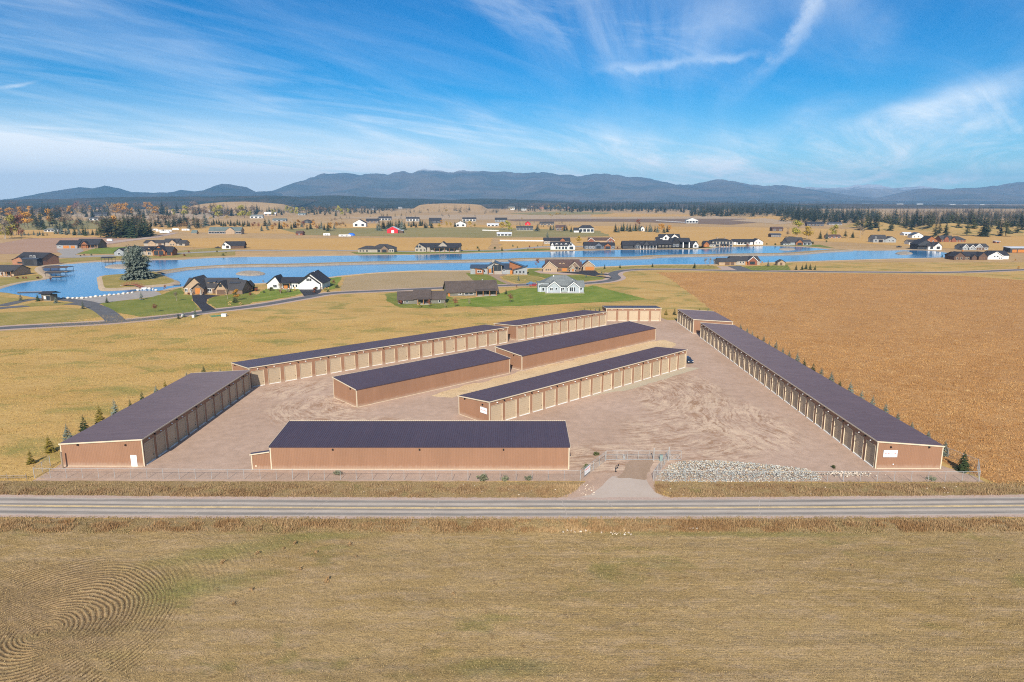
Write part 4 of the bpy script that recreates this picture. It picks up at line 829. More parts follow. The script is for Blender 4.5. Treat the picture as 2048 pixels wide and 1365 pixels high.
class House:
    """a house surveyed by its outline: u,v are positions on the photograph, turned into metres at its own distance"""
    def __init__(s, name, u, v, label, cat='house', rot=0.0, group=None, z=0.0):
        s.u, s.v = u, v; x, y = at(u, v); s.s = mpp(y); s.tan = CAM_H/y; s.ca = math.cos(R(rot)); s.x, s.y = x, y
        s.t = thing(name, (x, y, z), R(rot), label, cat, group); s.cur = None
    def X(s, u): return (u-s.u)*s.s/s.ca
    def Z(s, v, yd=0.0): return max(.3, (s.v-v)*s.s*1.01-yd*s.tan*.98)
    def vol(s, kind, u0, u1, ve, vr, d, wall, roof, y0=0.0, fascia=None, ov=.55, apex=None, th=.22, zb=0.0, slope=1):
        "kind gx: ridge across; gy: gable towards us; hip; shed (slope 1 rises right, -1 rises left, 2 rises to the back); flat"
        x0, x1 = s.X(u0), s.X(u1); y1 = y0+d; ze = s.Z(ve, y0); wm_ = WALLS[wall]; rm = ROOFS[roof]; w = MB(); r = MB(); fa = MB()
        xm = (x0+x1)/2 if apex is None else s.X(apex); ym = (y0+y1)/2
        if kind == 'gx':
            zr = max(ze+.4, s.Z(vr, ym)); 
            for (xa, sg) in ((x0, -1), (x1, 1)):
                p = [(xa, y0, zb), (xa, y1, zb), (xa, y1, ze), (xa, ym, zr), (xa, y0, ze)]; w.poly(p if sg > 0 else p[::-1])
            w.quad((x0, y0, zb), (x1, y0, zb), (x1, y0, ze), (x0, y0, ze)); w.quad((x1, y1, zb), (x0, y1, zb), (x0, y1, ze), (x1, y1, ze))
            k = (zr-ze)/(ym-y0); a, b = x0-ov, x1+ov
            r.slab((a, y0-ov, ze-k*ov+th), (b, y0-ov, ze-k*ov+th), (b, ym, zr+th), (a, ym, zr+th), th); r.slab((a, ym, zr+th), (b, ym, zr+th), (b, y1+ov, ze-k*ov+th), (a, y1+ov, ze-k*ov+th), th)
            if fascia: fa.box(a, b, y0-ov-.06, y0-ov-.004, ze-k*ov-.08, ze-k*ov+th*.8)
        elif kind == 'gy':
            zr = max(ze+.4, s.Z(vr, y0))
            for (ya, sg) in ((y0, 1), (y1, -1)):
                p = [(x0, ya, zb), (x1, ya, zb), (x1, ya, ze), (xm, ya, zr), (x0, ya, ze)]; w.poly(p if sg > 0 else p[::-1])
            w.quad((x0, y1, zb), (x0, y0, zb), (x0, y0, ze), (x0, y1, ze)); w.quad((x1, y0, zb), (x1, y1, zb), (x1, y1, ze), (x1, y0, ze))
            kl = (zr-ze)/(xm-x0); kr = (zr-ze)/(x1-xm); a, b = y0-ov, y1+.1
            r.slab((x0-ov, a, ze-kl*ov+th), (xm, a, zr+th), (xm, b, zr+th), (x0-ov, b, ze-kl*ov+th), th); r.slab((xm, a, zr+th), (x1+ov, a, ze-kr*ov+th), (x1+ov, b, ze-kr*ov+th), (xm, b, zr+th), th)
            if fascia:
                for xa, za, xb, zb_ in ((x0-ov, ze-kl*ov, xm, zr), (xm, zr, x1+ov, ze-kr*ov)):
                    fa.hexa([(xa, a-.1, za-.22), (xb, a-.1, zb_-.22), (xb, a-.004, zb_-.22), (xa, a-.004, za-.22), (xa, a-.1, za+th*.9), (xb, a-.1, zb_+th*.9), (xb, a-.004, zb_+th*.9), (xa, a-.004, za+th*.9)])
        elif kind == 'hip':
            zr = max(ze+.4, s.Z(vr, ym)); w.box(x0, x1, y0, y1, zb, ze); hx = min((x1-x0)*.35, d/2); e = ze+.02
            A, B_c, Cc, Dd = (x0-ov, y0-ov, e), (x1+ov, y0-ov, e), (x1+ov, y1+ov, e), (x0-ov, y1+ov, e); E1, E2 = (x0+hx, ym, zr), (x1-hx, ym, zr)
            r.quad(A, B_c, E2, E1); r.quad(Cc, Dd, E1, E2); r.poly([B_c, Cc, E2]); r.poly([Dd, A, E1]); r.quad(Dd, Cc, B_c, A)
            fa.box(x0-ov, x1+ov, y0-ov-.05, y0-ov-.004, e-.2, e+.02)
        elif kind == 'shed':
            zr = max(.5, s.Z(vr, y1 if slope == 2 else y0)); zf = {1: lambda x, y: ze+(zr-ze)*(x-x0)/(x1-x0), -1: lambda x, y: ze+(zr-ze)*(x1-x)/(x1-x0), 2: lambda x, y: ze+(zr-ze)*(y-y0)/(y1-y0)}[slope]
            w.hexa([(x0, y0, zb), (x1, y0, zb), (x1, y1, zb), (x0, y1, zb), (x0, y0, zf(x0, y0)), (x1, y0, zf(x1, y0)), (x1, y1, zf(x1, y1)), (x0, y1, zf(x0, y1))])
            c = [(x0-ov, y0-ov), (x1+ov, y0-ov), (x1+ov, y1+ov), (x0-ov, y1+ov)]; r.slab(*[(x, y, zf(x, y)+th+.02) for x, y in c], th)
        wo_ = w.build('wall', wm_, s.t); ro = r.build('roof', rm, s.t)
        if fascia or kind == 'hip':
            if fa.v: fa.build('fascia', WHITE if fascia == 'white' else (CREAM if fascia == 'cream' else BLACKM), ro)
        s.cur = (y0, x0, x1); return s
    def win(s, u0, u1, v0, v1, y0=0.0, frame=WHITE, pane=None, name='window'):
        x0, x1 = s.X(u0), s.X(u1); z1, z0 = s.Z(v0, y0), s.Z(v1, y0); f = max(.07, min(.14, (x1-x0)*.1)); mb = MB()
        mb.box(x0-f, x0, y0-.09, y0+.0, z0-f, z1+f); mb.box(x1, x1+f, y0-.09, y0+.0, z0-f, z1+f); mb.box(x0, x1, y0-.09, y0, z1, z1+f); mb.box(x0, x1, y0-.09, y0, z0-f, z0)
        if x1-x0 > 1.3: xm = (x0+x1)/2; mb.box(xm-f*.4, xm+f*.4, y0-.08, y0, z0, z1)
        o = mb.build(name, frame, s.t); mb = MB(); mb.box(x0, x1, y0-.045, y0-.005, z0, z1); mb.build('pane', pane or GLASS, o); return s
    def wins(s, us, v0, v1, w, y0=0.0, frame=WHITE):
        for u in us: s.win(u-w/2, u+w/2, v0, v1, y0, frame)
        return s
    def gdoor(s, u0, u1, v0, v1, y0=0.0, kind='wood', name='garage_door', n=4):
        x0, x1 = s.X(u0), s.X(u1); z1 = s.Z(v0, y0); z0 = max(.02, (s.v-v1)*s.s-y0*s.tan); mb = MB(); ph = (z1-z0)/n
        for i in range(n): mb.box(x0, x1, y0-.08-.015*(i % 2), y0-.003, z0+i*ph+.02, z0+(i+1)*ph-.02)
        mb.box(x0, x1, y0-.06, y0-.002, z0, z1); o = mb.build(name, DM_[kind], s.t)
        mb = MB(); 
        for a, b in ((x0-.14, x0), (x1, x1+.14)): mb.box(a, b, y0-.11, y0-.001, z0, z1+.14)
        mb.box(x0, x1, y0-.11, y0-.001, z1, z1+.14); mb.build('door_frame', WHITE if kind == 'white' else WOODP, o); return s
    def porch(s, u0, u1, v0, v1, n, d, roof='char', post=WOODP, y0=0.0, slab=True, dark=True):
        "open porch: posts carry a shallow roof in front of the wall at y0"
        x0, x1 = s.X(u0), s.X(u1); z = s.Z(v0, y0-d); mb = MB(); mb.slab((x0-.3, y0-d-.4, z+.1), (x1+.3, y0-d-.4, z+.1), (x1+.3, y0-.003, z+.1+d*.22), (x0-.3, y0-.003, z+.1+d*.22), .18); mb.build('porch_roof', ROOFS[roof], s.t)
        for i in range(n):
            x = x0+(x1-x0)*i/(n-1); mb = MB(); mb.box(x-.16, x+.16, y0-d-.16, y0-d+.16, .1, z); mb.box(x-.3, x+.3, y0-d-.3, y0-d+.3, 0, .8); mb.build('porch_post', post, s.t)
        if slab: mb = MB(); mb.box(x0-.3, x1+.3, y0-d-.5, y0-.004, 0, .12); mb.build('porch_floor', CONC, s.t)
        if dark: s.win(u0+(u1-u0)*.12, u0+(u1-u0)*.42, v0+(v1-v0)*.25, v1-1, y0, BLACKM).win(u0+(u1-u0)*.58, u0+(u1-u0)*.88, v0+(v1-v0)*.25, v1-1, y0, BLACKM)
        return s
    def chimney(s, u, v, w=1.0, y0=6.0, mat=None, h=1.3):
        x = s.X(u); z = s.Z(v, y0); mb = MB(); mb.box(x-w/2, x+w/2, y0-w/2, y0+w/2, max(.5, z-h), z); mb.box(x-w*.6, x+w*.6, y0-w*.6, y0+w*.6, z, z+.15); mb.build('chimney', mat or STONEP, s.t); return s
    def dormer(s, u0, u1, v0, v1, y0, d, wall, roof, kind='gy'):
        x0, x1 = s.X(u0), s.X(u1); z1, z0 = s.Z(v0, y0), s.Z(v1, y0); zm = z0+(z1-z0)*.55; mb = MB(); xm = (x0+x1)/2
        if kind == 'gy':
            mb.poly([(x0, y0, z0), (x1, y0, z0), (x1, y0, zm), (xm, y0, z1), (x0, y0, zm)]); mb.quad((x0, y0+d, z0), (x0, y0, z0), (x0, y0, zm), (x0, y0+d, zm)); mb.quad((x1, y0, z0), (x1, y0+d, z0), (x1, y0+d, zm), (x1, y0, zm))
            o = mb.build('dormer', WALLS[wall], s.t); r = MB(); r.slab((x0-.3, y0-.3, zm-.1), (xm, y0-.3, z1+.12), (xm, y0+d, z1+.12), (x0-.3, y0+d, zm-.1), .12); r.slab((xm, y0-.3, z1+.12), (x1+.3, y0-.3, zm-.1), (x1+.3, y0+d, zm-.1), (xm, y0+d, z1+.12), .12); r.build('dormer_roof', ROOFS[roof], o)
        else:
            mb.hexa([(x0, y0, z0), (x1, y0, z0), (x1, y0+d, z0), (x0, y0+d, z0), (x0, y0, zm), (x1, y0, zm), (x1, y0+d, z1), (x0, y0+d, z1)]); o = mb.build('dormer', WALLS[wall], s.t)
            r = MB(); r.slab((x0-.3, y0-.4, zm+.1), (x1+.3, y0-.4, zm+.1), (x1+.3, y0+d, z1+.14), (x0-.3, y0+d, z1+.14), .14); r.build('dormer_roof', ROOFS[roof], o)
        w = MB(); w.box(x0+(x1-x0)*.25, x1-(x1-x0)*.25, y0-.05, y0-.004, z0+(zm-z0)*.25, z0+(zm-z0)*.85); w.build('pane', GLASS, o); return s
# --- near side of the lake
h = House('craftsman_house', 425, 589, 'tan and brown craftsman lake house with curved black driveway')
h.vol('gx', 365, 462, 575, 556, 15, 'stone', 'char', y0=3).vol('gy', 368, 408, 574, 555.5, 12, 'tan', 'char', fascia='dark', apex=389, y0=1.2).vol('gy', 386, 409, 577, 568, 6, 'brown', 'char', fascia='dark', y0=-.4).vol('gx', 444, 485, 579, 561, 13, 'brown', 'char', y0=0).vol('gy', 434, 456, 578, 564, 8, 'tan', 'char', fascia='dark', y0=-1.5)
h.dormer(407, 423, 559, 571, 6, 5, 'tan', 'metal', 'shed').dormer(427, 445, 560, 573, 5.5, 5, 'tan', 'metal', 'shed').dormer(456, 475, 561, 574, 4, 4, 'tan', 'metal', 'shed')
h.win(369, 374, 578, 584, 1.2).win(379, 385, 578, 584, 1.2).win(411, 418, 578, 583.5, 3).gdoor(392, 402, 577, 588, -.4, 'wood', 'front_door', 3).gdoor(421, 433, 579, 588, 3, 'brown').gdoor(437, 453, 580.5, 590, -1.5, 'brown').win(442, 447, 569, 574, -1.5, BLACKM)
for u in (388, 407): 
    mb = MB(); x = h.X(u); mb.box(x-.25, x+.25, -3.2, -2.7, 0, 2.9); mb.box(x-.5, x+.5, -3.4, -2.5, 0, 1.2); mb.build('porch_post', STONEP, h.t)
h = House('garden_shed', 493, 580, 'small brown gabled shed right of the tan craftsman house', 'shed'); h.vol('gy', 485, 501, 571.5, 564, 6, 'brown', 'char', apex=495).win(490, 496, 573, 577, frame=CREAM)
h = House('white_house', 590, 579, 'white lake house with black roof and triple white garage')
h.vol('gx', 540, 600, 566, 555, 14, 'white', 'black', y0=2.0).vol('gy', 534, 560, 567, 553, 10, 'white', 'black', apex=551, fascia='dark', y0=.8).vol('gy', 597, 645, 565, 547, 17, 'white', 'black', apex=622, fascia='dark', y0=0, ov=.9)
h.vol('gy', 600, 640, 567, 552, 1.2, 'white', 'black', fascia='dark', y0=-1.0, apex=620)
h.gdoor(600, 612, 568.5, 577.5, -1.02, 'white').gdoor(614.5, 627, 568.5, 577.5, -1.02, 'white').gdoor(629, 641, 568.5, 577.5, -1.02, 'white').wins((616.5, 620, 623.5), 558, 562.5, 2.2, -1.02, BLACKM).win(546, 553, 570, 575.5, .8)
h.porch(563, 580, 567, 577, 2, 2.2, 'black', y0=2.0).gdoor(566, 573, 570, 577.5, 1.9, 'wood', 'front_door', 3).wins((585, 591), 569.5, 575, 3, 2.0).chimney(622, 543.5, .8, 8, WHITE, 1)
h = House('ranch_house', 843, 608, 'dark olive ranch house with small porch nearest the storage yard', rot=7)
h.vol('gx', 797, 890, 599, 583, 12, 'olive', 'brown').vol('gx', 829, 861, 597.5, 580, 13, 'olive', 'brown', y0=-.5)
h.win(804, 807.5, 601, 605).win(813, 816.5, 601, 605.5).win(877, 880.5, 601, 605.5).win(838, 845, 600, 606, -.5, BLACKM).win(847, 856, 600, 606.5, -.5, BLACKM).porch(836, 858, 599, 606, 3, 2.2, 'brown', y0=-.5, dark=False).chimney(858, 582, .5, 8, GALV, .8)
h = House('long_ranch_house', 940, 592, 'long olive house with steep brown roof and wide back porch', rot=13)
h.vol('gx', 896, 995, 583, 562, 14, 'olive', 'brown', ov=.7).win(917, 923, 585.5, 589).win(930, 946, 585.5, 589.8).gdoor(897, 900.5, 585, 592, 0, 'wood', 'back_door', 3)
h.porch(951, 990, 583, 590, 4, 3, 'brown', dark=True).chimney(970, 560, .5, 8, GALV, .8)
h = House('modern_house', 996, 549, 'modern house with sloping roofs, cedar cladding and tall glass gable')
h.vol('shed', 941, 975, 537, 530, 12, 'grey', 'metal', slope=2).vol('shed', 951, 967, 540, 536.5, 5, 'wood', 'metal', y0=-1.5, slope=-1).vol('shed', 974, 990, 534, 525, 12, 'grey', 'metal', slope=1, y0=1).vol('gy', 987, 1004, 531, 526, 14, 'stone', 'metal', y0=-.5, ov=1.0, apex=991).vol('shed', 1003, 1022, 539, 528, 12, 'grey', 'metal', slope=2, y0=1)
h.vol('shed', 1019, 1050, 535, 524, 9, 'wood', 'metal', slope=-1, y0=3.5, ov=.8).vol('shed', 1027, 1054, 541, 534, 7, 'grey', 'metal', slope=1, y0=-2.5, ov=.7)
h.win(988.5, 995, 531, 542, -.5, BLACKM).win(996, 1002.5, 531, 542, -.5, BLACKM).win(955, 963, 541.5, 545.5, -1.5).win(968, 971, 541, 545, 0).gdoor(978, 982, 538.5, 546, .95, 'wood', 'front_door', 3).gdoor(1020.5, 1024, 541.5, 549, .95, 'wood', 'side_door', 3).win(983.5, 986.5, 537, 546, .95, BLACKM).win(1006, 1010, 540.5, 543.5, .95).wins((1033, 1040, 1047), 543, 546, 2.6, -2.5, BLACKM)
for u in (1031, 1038.5, 1046): h.win(u-2.4, u+2.4, 548, 551.2, -2.5, STONEP, BLACKM, 'arch_recess')
for u in (976, 987.5): 
    mb = MB(); x = h.X(u); mb.box(x-.22, x+.22, -2.2, -1.8, 0, 5.0); mb.build('timber_column', WOODP, h.t)
h.chimney(986, 520, 1.6, 8, STONEP, 2)
h = House('brown_craftsman_house', 1125, 544, 'brown craftsman house with stone base, dormers and cedar garage doors')
h.vol('gx', 1093, 1160, 534, 519.5, 15, 'brown', 'plum', y0=3).vol('gy', 1086, 1114, 536, 524, 12, 'tan', 'plum', fascia='cream', apex=1098, y0=-2).vol('gy', 1139, 1158, 534, 525, 8, 'brown', 'plum', fascia='cream', apex=1149, y0=.5).vol('gy', 1140, 1150, 538, 531, 4, 'stone', 'plum', fascia='cream', y0=-1.2)
h.vol('gx', 1156, 1164, 533, 524, 8, 'brown', 'plum', y0=5).dormer(1118, 1124, 525, 531, 5.5, 4, 'tan', 'plum').dormer(1125, 1131, 525, 531, 5.5, 4, 'tan', 'plum')
h.wins((1092, 1096, 1100), 538.5, 541.8, 2.4, -2, CREAM).gdoor(1116, 1123, 537.5, 542.5, 2.95, 'brown').gdoor(1125, 1134, 537, 542.5, 2.95, 'wood').win(1151, 1155, 535, 538.5, .5, BLACKM).gdoor(1143.5, 1147, 538.5, 543.2, -1.2, 'wood', 'front_door', 3)
h = House('detached_garage', 1177, 541.5, 'brown detached garage with one wide orange wood door', 'garage'); h.vol('gy', 1166, 1189, 532, 523, 9, 'tan', 'plum', fascia='cream', apex=1177).gdoor(1171, 1188, 534.5, 541, 0, 'wood')
h = House('blue_grey_house', 1122, 586, 'pale blue grey house with hipped grey roof on bright green lawn')
h.vol('hip', 1080, 1165, 572, 550, 18, 'blue', 'grey', y0=3).vol('gy', 1095, 1121, 574.5, 564, 10, 'blue', 'grey', fascia='white', apex=1108).vol('gy', 1136, 1158, 574, 565.5, 9, 'blue', 'grey', fascia='white', apex=1147).vol('shed', 1076, 1098, 566, 563, 10, 'blue', 'grey', slope=2, y0=4).vol('gx', 1156, 1168, 573, 562, 9, 'blue', 'grey', y0=2)
h.win(1100, 1105.5, 576, 581.5).win(1111, 1114.5, 576, 580).win(1123, 1129, 576, 580, 2.9).win(1139, 1146, 575, 583.5, 0, WHITE).win(1147.5, 1150, 575, 583.5).win(1161, 1164.5, 575.5, 580, 2).win(1083, 1087, 568, 572, 4).win(1085, 1089, 576, 582, 2.9).chimney(1109, 551, .4, 11, LAMPW, .6).chimney(1147, 560, .5, 8, LAMPW, .9)
for u in (1080.5, 1094.5, 1121, 1136, 1158.5): 
    mb = MB(); x = h.X(u); yy = 2.94 if u < 1090 else -.04; mb.box(x-.14, x+.14, yy-.05, yy+.03, 0, h.Z(574, 0)-.1); mb.build('corner_board', WHITE, h.t)
mb = MB(); mb.box(h.X(1090), h.X(1168), -2.5, 1.5, 0, .14); mb.build('patio', CONC, h.t)
h = House('grey_ranch_house', 1478, 531, 'ranch house with charcoal roof and red timber gable at right')
h.vol('gx', 1438, 1472, 524, 517, 12, 'tan', 'char', y0=0).vol('gx', 1466, 1521, 522, 513, 15, 'stone', 'char', y0=2).vol('gy', 1496, 1514, 522, 514, 8, 'log', 'char', y0=0, apex=1505, fascia='white')
h.gdoor(1450, 1459, 525.5, 531, 0, 'brown').gdoor(1461, 1468, 525.5, 531, 0, 'brown').wins((1482, 1488), 523.5, 527, 2.4, 2).win(1500, 1509, 524, 529, 0, BLACKM).chimney(1488, 513.5, .8, 9).gdoor(1492.5, 1495, 524, 530, 1.9, 'wood', 'front_door', 3)
h = House('garden_hut', 1562, 531.5, 'tiny tan hut with dark roof on the ranch lawn', 'shed'); h.vol('gy', 1555, 1570, 525, 520.5, 5, 'tan', 'char', apex=1563).gdoor(1560, 1564, 526, 531, 0, 'brown')
h = House('dark_timber_house', 1942, 520.5, 'dark brown timber house at the right end of the lake')
h.vol('gx', 1917, 1972, 512.5, 504, 16, 'darkwood', 'black', y0=3).vol('gy', 1908, 1930, 513, 505, 9, 'darkwood', 'black', apex=1919).vol('gy', 1957, 1974, 513, 505.5, 9, 'darkwood', 'black', apex=1966).vol('gy', 1944, 1954, 514.5, 510, 5, 'darkwood', 'black', y0=.5).wins((1914, 1922), 515, 519, 3, 0, CREAM).gdoor(1959, 1963, 515, 520, 0, 'brown').gdoor(1965, 1969, 515, 520, 0, 'brown').wins((1936, 1941), 515.5, 519, 2.5, 3, CREAM).chimney(1938, 500.5, 1, 10, WOODD, 1.2)
h = House('white_gabled_house', 1994, 519.5, 'white gabled house with charcoal roof beside the dark timber house')
h.vol('gx', 1988, 2022, 511, 502, 14, 'white', 'black', y0=3).vol('gy', 1975, 2006, 513, 504.5, 10, 'white', 'black', apex=1991, fascia='white').win(1987, 1990, 512, 514.5).win(1993, 1996, 512, 514.5).wins((1999, 2003), 515.5, 518, 2).gdoor(2009, 2014, 513, 518, 3, 'white')
h = House('orange_door_garage', 2040, 506, 'long dark garage with orange doors at right edge', 'garage'); h.vol('shed', 2020, 2064, 497, 494, 10, 'dark', 'white', slope=2).gdoor(2024, 2033, 500, 505.5, 0, 'wood').gdoor(2035, 2050, 500, 505.5, 0, 'wood')
h = House('grey_gabled_house', 1952, 500.5, 'grey three gabled house with white trim behind dark timber house')
h.vol('gx', 1926, 1979, 494.5, 488, 12, 'grey', 'char', y0=2).vol('gy', 1925, 1936, 495, 489.5, 5, 'grey', 'char', fascia='white').vol('gy', 1938, 1950, 496, 491, 5, 'grey', 'char', fascia='white').vol('gy', 1950, 1964, 495, 488.5, 6, 'grey', 'char', fascia='white').wins((1930, 1943), 496.5, 499.5, 3).gdoor(1953, 1956.5, 496, 500, 0, 'brown').gdoor(1958, 1962, 496, 500, 0, 'brown').gdoor(1965, 1970, 496, 500, 1.9, 'brown').win(1973, 1976, 496, 499, 2)
h = House('log_house', 1906, 484.5, 'red brown log house with charcoal roof on the right'); h.vol('gx', 1882, 1907, 479, 472, 12, 'log', 'char').vol('hip', 1905, 1932, 480, 473, 13, 'log', 'char', y0=1).vol('gy', 1888, 1896, 477, 473.5, 4, 'log', 'char', y0=-.6).vol('gy', 1902, 1910, 479, 475, 5, 'log', 'char', y0=-1).wins((1885, 1890, 1894, 1899), 480.5, 483.5, 2, 0, CREAM).wins((1915, 1921, 1927), 481, 483.5, 2, 1, CREAM)
h = House('white_dark_house', 1862, 500.5, 'white and black two part house with dark balcony at the lake end')
h.vol('gy', 1837, 1866, 489, 480.5, 14, 'dark', 'black', apex=1852, y0=2).vol('gx', 1855, 1880, 492.5, 485, 10, 'white', 'black', y0=-1).vol('gy', 1866, 1881, 492.5, 486.5, 10, 'white', 'black', apex=1874, y0=-1.6).win(1859, 1864, 494, 498.5, -1, BLACKM).win(1871, 1877, 494, 498.5, -1.6, BLACKM).win(1840, 1848, 492, 499, 2, BLACKM).win(1850, 1857, 492, 499, 2, BLACKM)
mb = MB(); mb.box(h.X(1836), h.X(1857), -.6, 1.99, h.Z(491.5)-.1, h.Z(491.5)+.15); mb.build('balcony', WALLS['dark'], h.t)
h = House('low_white_house', 1830, 489.5, 'low white house left of the white and black house'); h.vol('gx', 1818, 1843, 484.5, 480, 10, 'white', 'char').vol('gy', 1826, 1838, 485, 480.5, 5, 'white', 'char', y0=-1).win(1829, 1834, 486, 488.5, -1, BLACKM).win(1820, 1824, 486, 488.5, 0, BLACKM)
h = House('orange_gabled_house', 1862, 487, 'orange cedar gabled house behind the white and black house'); h.vol('gy', 1852, 1874, 481, 473.5, 14, 'wood', 'black', apex=1862).wins((1858, 1866), 482, 485, 2)
h = House('slate_grey_house', 1769, 485.5, 'slate grey two storey house standing alone in dry grass'); h.vol('gx', 1747, 1774, 478, 470.5, 12, 'grey', 'char', y0=1).vol('gy', 1770, 1792, 479, 474, 10, 'grey', 'char', apex=1783).win(1750, 1753, 474.5, 477, 1).win(1750, 1754, 480, 484, 1).gdoor(1758, 1766, 480, 485, .95, 'dark').win(1777, 1780, 480.5, 483.5).win(1784, 1788, 480.5, 483.5)
h = House('small_white_house', 1834, 476.5, 'small white house with blue grey roof before the pines'); h.vol('gy', 1824, 1846, 471, 466, 11, 'white', 'metal', apex=1836).wins((1829, 1837), 472.5, 475.5, 2.2)
h = House('orange_shed', 1995, 487, 'tiny orange shed with white roof in the right meadow', 'shed'); h.vol('shed', 1991, 2000, 483.5, 482.5, 5, 'wood', 'white', slope=2).win(1994, 1997, 484.5, 486.5, 0, BLACKM)
# --- far side of the lake
h = House('orange_door_house', 153, 497.5, 'grey ranch house with two orange garage doors at upper left')
h.vol('gx', 114, 156, 490, 481.5, 14, 'grey', 'black').vol('gx', 150, 194, 490, 478.5, 16, 'brown', 'black', y0=2).vol('gy', 162, 176, 489.5, 483.5, 5, 'wood', 'black', y0=.4).gdoor(127, 139, 492, 497, 0, 'wood').gdoor(142, 150, 492, 497, 0, 'wood').dormer(131, 144, 484, 487.5, 4, 4, 'wood', 'black', 'shed').porch(155, 191, 490.5, 496, 5, 2.5, 'black', y0=2).win(119, 122, 492, 495.5)
h = House('stone_ranch_house', 328, 492.5, 'stone ranch house with charcoal roof behind the big spruce'); h.vol('gx', 288, 328, 486.5, 481, 13, 'stone', 'char').vol('gx', 325, 354, 485, 478, 14, 'stone', 'char', y0=2).vol('gx', 352, 369, 487, 481, 11, 'stone', 'char', y0=1).vol('gy', 296, 312, 486.5, 481.5, 5, 'tan', 'char', y0=-.5).vol('gy', 338, 352, 486, 480.5, 6, 'tan', 'char', y0=.2).wins((300, 306, 342, 347), 488, 491.5, 2.6, .15, CREAM).win(358, 364, 488, 491.5, 1, CREAM).gdoor(317, 323, 487.5, 492, 0, 'brown')
h = House('lake_lodge', 300, 512, 'dark roofed lake lodge with glass gable beside the big spruce')
h.vol('gx', 246, 334, 502, 493.5, 16, 'stone', 'black', y0=3).vol('gy', 229, 250, 505, 497.5, 10, 'grey', 'black').vol('gy', 250, 266, 504, 496, 8, 'stone', 'black', fascia='dark').vol('gy', 291, 305, 503, 495.5, 8, 'tan', 'black', y0=1).vol('gy', 306, 331, 502, 492.5, 9, 'wood', 'black', ov=1.0).vol('gx', 328, 343, 504, 495, 10, 'wood', 'black', y0=1.5)
h.win(309, 317, 503, 511, 0, BLACKM).win(319, 327, 503, 511, 0, BLACKM).win(311, 325, 497, 501.5, 0, BLACKM).win(294, 302, 499, 503, 1, BLACKM).win(295, 301, 505, 510, 1).win(333, 340, 505, 510.5, 1.5, BLACKM).wins((255, 261), 505, 509.5, 2.8).win(236, 241, 506, 510)
h = House('brown_two_storey_house', 55, 531.5, 'brown two storey house with black roof and deep balcony on left shore', rot=-14)
h.vol('gx', 24, 86, 517, 505.5, 15, 'rust', 'black', y0=2).vol('gy', 22, 52, 521, 515, 9, 'rust', 'black', y0=-1, apex=40).vol('gx', 50, 86, 519, 516.5, 5, 'dark', 'metal', y0=-2.5).win(35, 45, 525, 527.5, -1, BLACKM).wins((58, 66, 74), 521.5, 529.5, 6, -2.5, BLACKM).wins((61, 69), 512, 516.5, 5, 2)
h = House('edge_house', 12, 553, 'tan house with grey roof cut off by the left edge'); h.vol('gx', -18, 29, 543, 530.5, 16, 'tan', 'char').win(16, 23, 545, 551, 0, BLACKM).win(2, 8, 545, 550).porch(11, 28, 543.5, 551, 3, 2.5, 'char', dark=False)
h = House('black_and_white_barn', 466, 498, 'small white fronted barn with black roof on the far shore', 'barn', rot=8); h.vol('gx', 451, 487, 491.5, 483.5, 11, 'darkwood', 'black').vol('gy', 446, 462, 492, 484.5, 9, 'white', 'black', y0=-1, apex=452).win(449, 452, 489, 491.5, -1, BLACKM).gdoor(454, 459, 492, 497, -1, 'dark')
h = House('hip_roof_house', 752, 505.5, 'low hip roofed brown house mirrored in the lake'); h.vol('hip', 716, 755, 498.5, 492, 14, 'stone', 'char').vol('hip', 740, 788, 497.5, 488.5, 16, 'stone', 'char', y0=1).vol('gy', 762, 776, 498, 492, 5, 'brown', 'char', y0=-.5).wins((721, 727, 734), 500, 504.5, 3.4, 0, CREAM).win(744, 751, 499.5, 504.5, 1, BLACKM).win(753, 760, 499.5, 504.5, 1, BLACKM).win(765, 773, 500, 505, -.5, BLACKM).wins((780, 785), 500, 504, 2.5, 1, CREAM)
h = House('long_lodge', 875, 504.5, 'long two level charcoal roofed house with timber porch on far shore'); h.vol('gx', 838, 920, 494.5, 487, 16, 'stone', 'black', y0=3).vol('gy', 830, 852, 496, 488, 11, 'stone', 'black', apex=838).vol('gy', 876, 894, 492, 484.5, 12, 'stone', 'black', y0=3.5).wins((835, 840), 492, 495.5, 3.2, 0, BLACKM).wins((834, 842, 849), 498.5, 503, 3, 0, CREAM).porch(860, 918, 497, 503.5, 7, 3, 'black', y0=3).wins((866, 876, 886, 900), 493.5, 496, 5, 2.95, BLACKM)
h = House('white_farmhouse', 1125, 500, 'white two storey farmhouse with black roof and dormers, mirrored in lake'); h.vol('gx', 1102, 1142, 491.5, 484, 13, 'white', 'black').vol('gy', 1136, 1150, 492, 484.5, 13, 'white', 'black', y0=-.5, apex=1141).vol('gy', 1101, 1108, 492, 485.5, 6, 'white', 'black', y0=-.3).dormer(1110, 1117, 486.5, 491.5, 1.5, 4, 'white', 'black').dormer(1120, 1125, 487, 491.5, 1.5, 4, 'white', 'black').dormer(1129, 1135, 486.5, 491.5, 1.5, 4, 'white', 'black').wins((1105, 1113, 1119, 1126, 1132), 494, 498.5, 3.4, 0, BLACKM).win(1139, 1146, 494, 498.5, -.5, BLACKM).win(1139, 1143, 487.5, 491, -.5, BLACKM)
h = House('dark_roof_bungalow', 1110, 488.5, 'dark roofed bungalow half hidden behind the white farmhouse'); h.vol('gx', 1088, 1140, 482, 476, 14, 'stone', 'black').vol('gy', 1120, 1130, 481, 477, 5, 'wood', 'black', y0=-.5).wins((1092, 1098), 484, 487.5, 2.5)
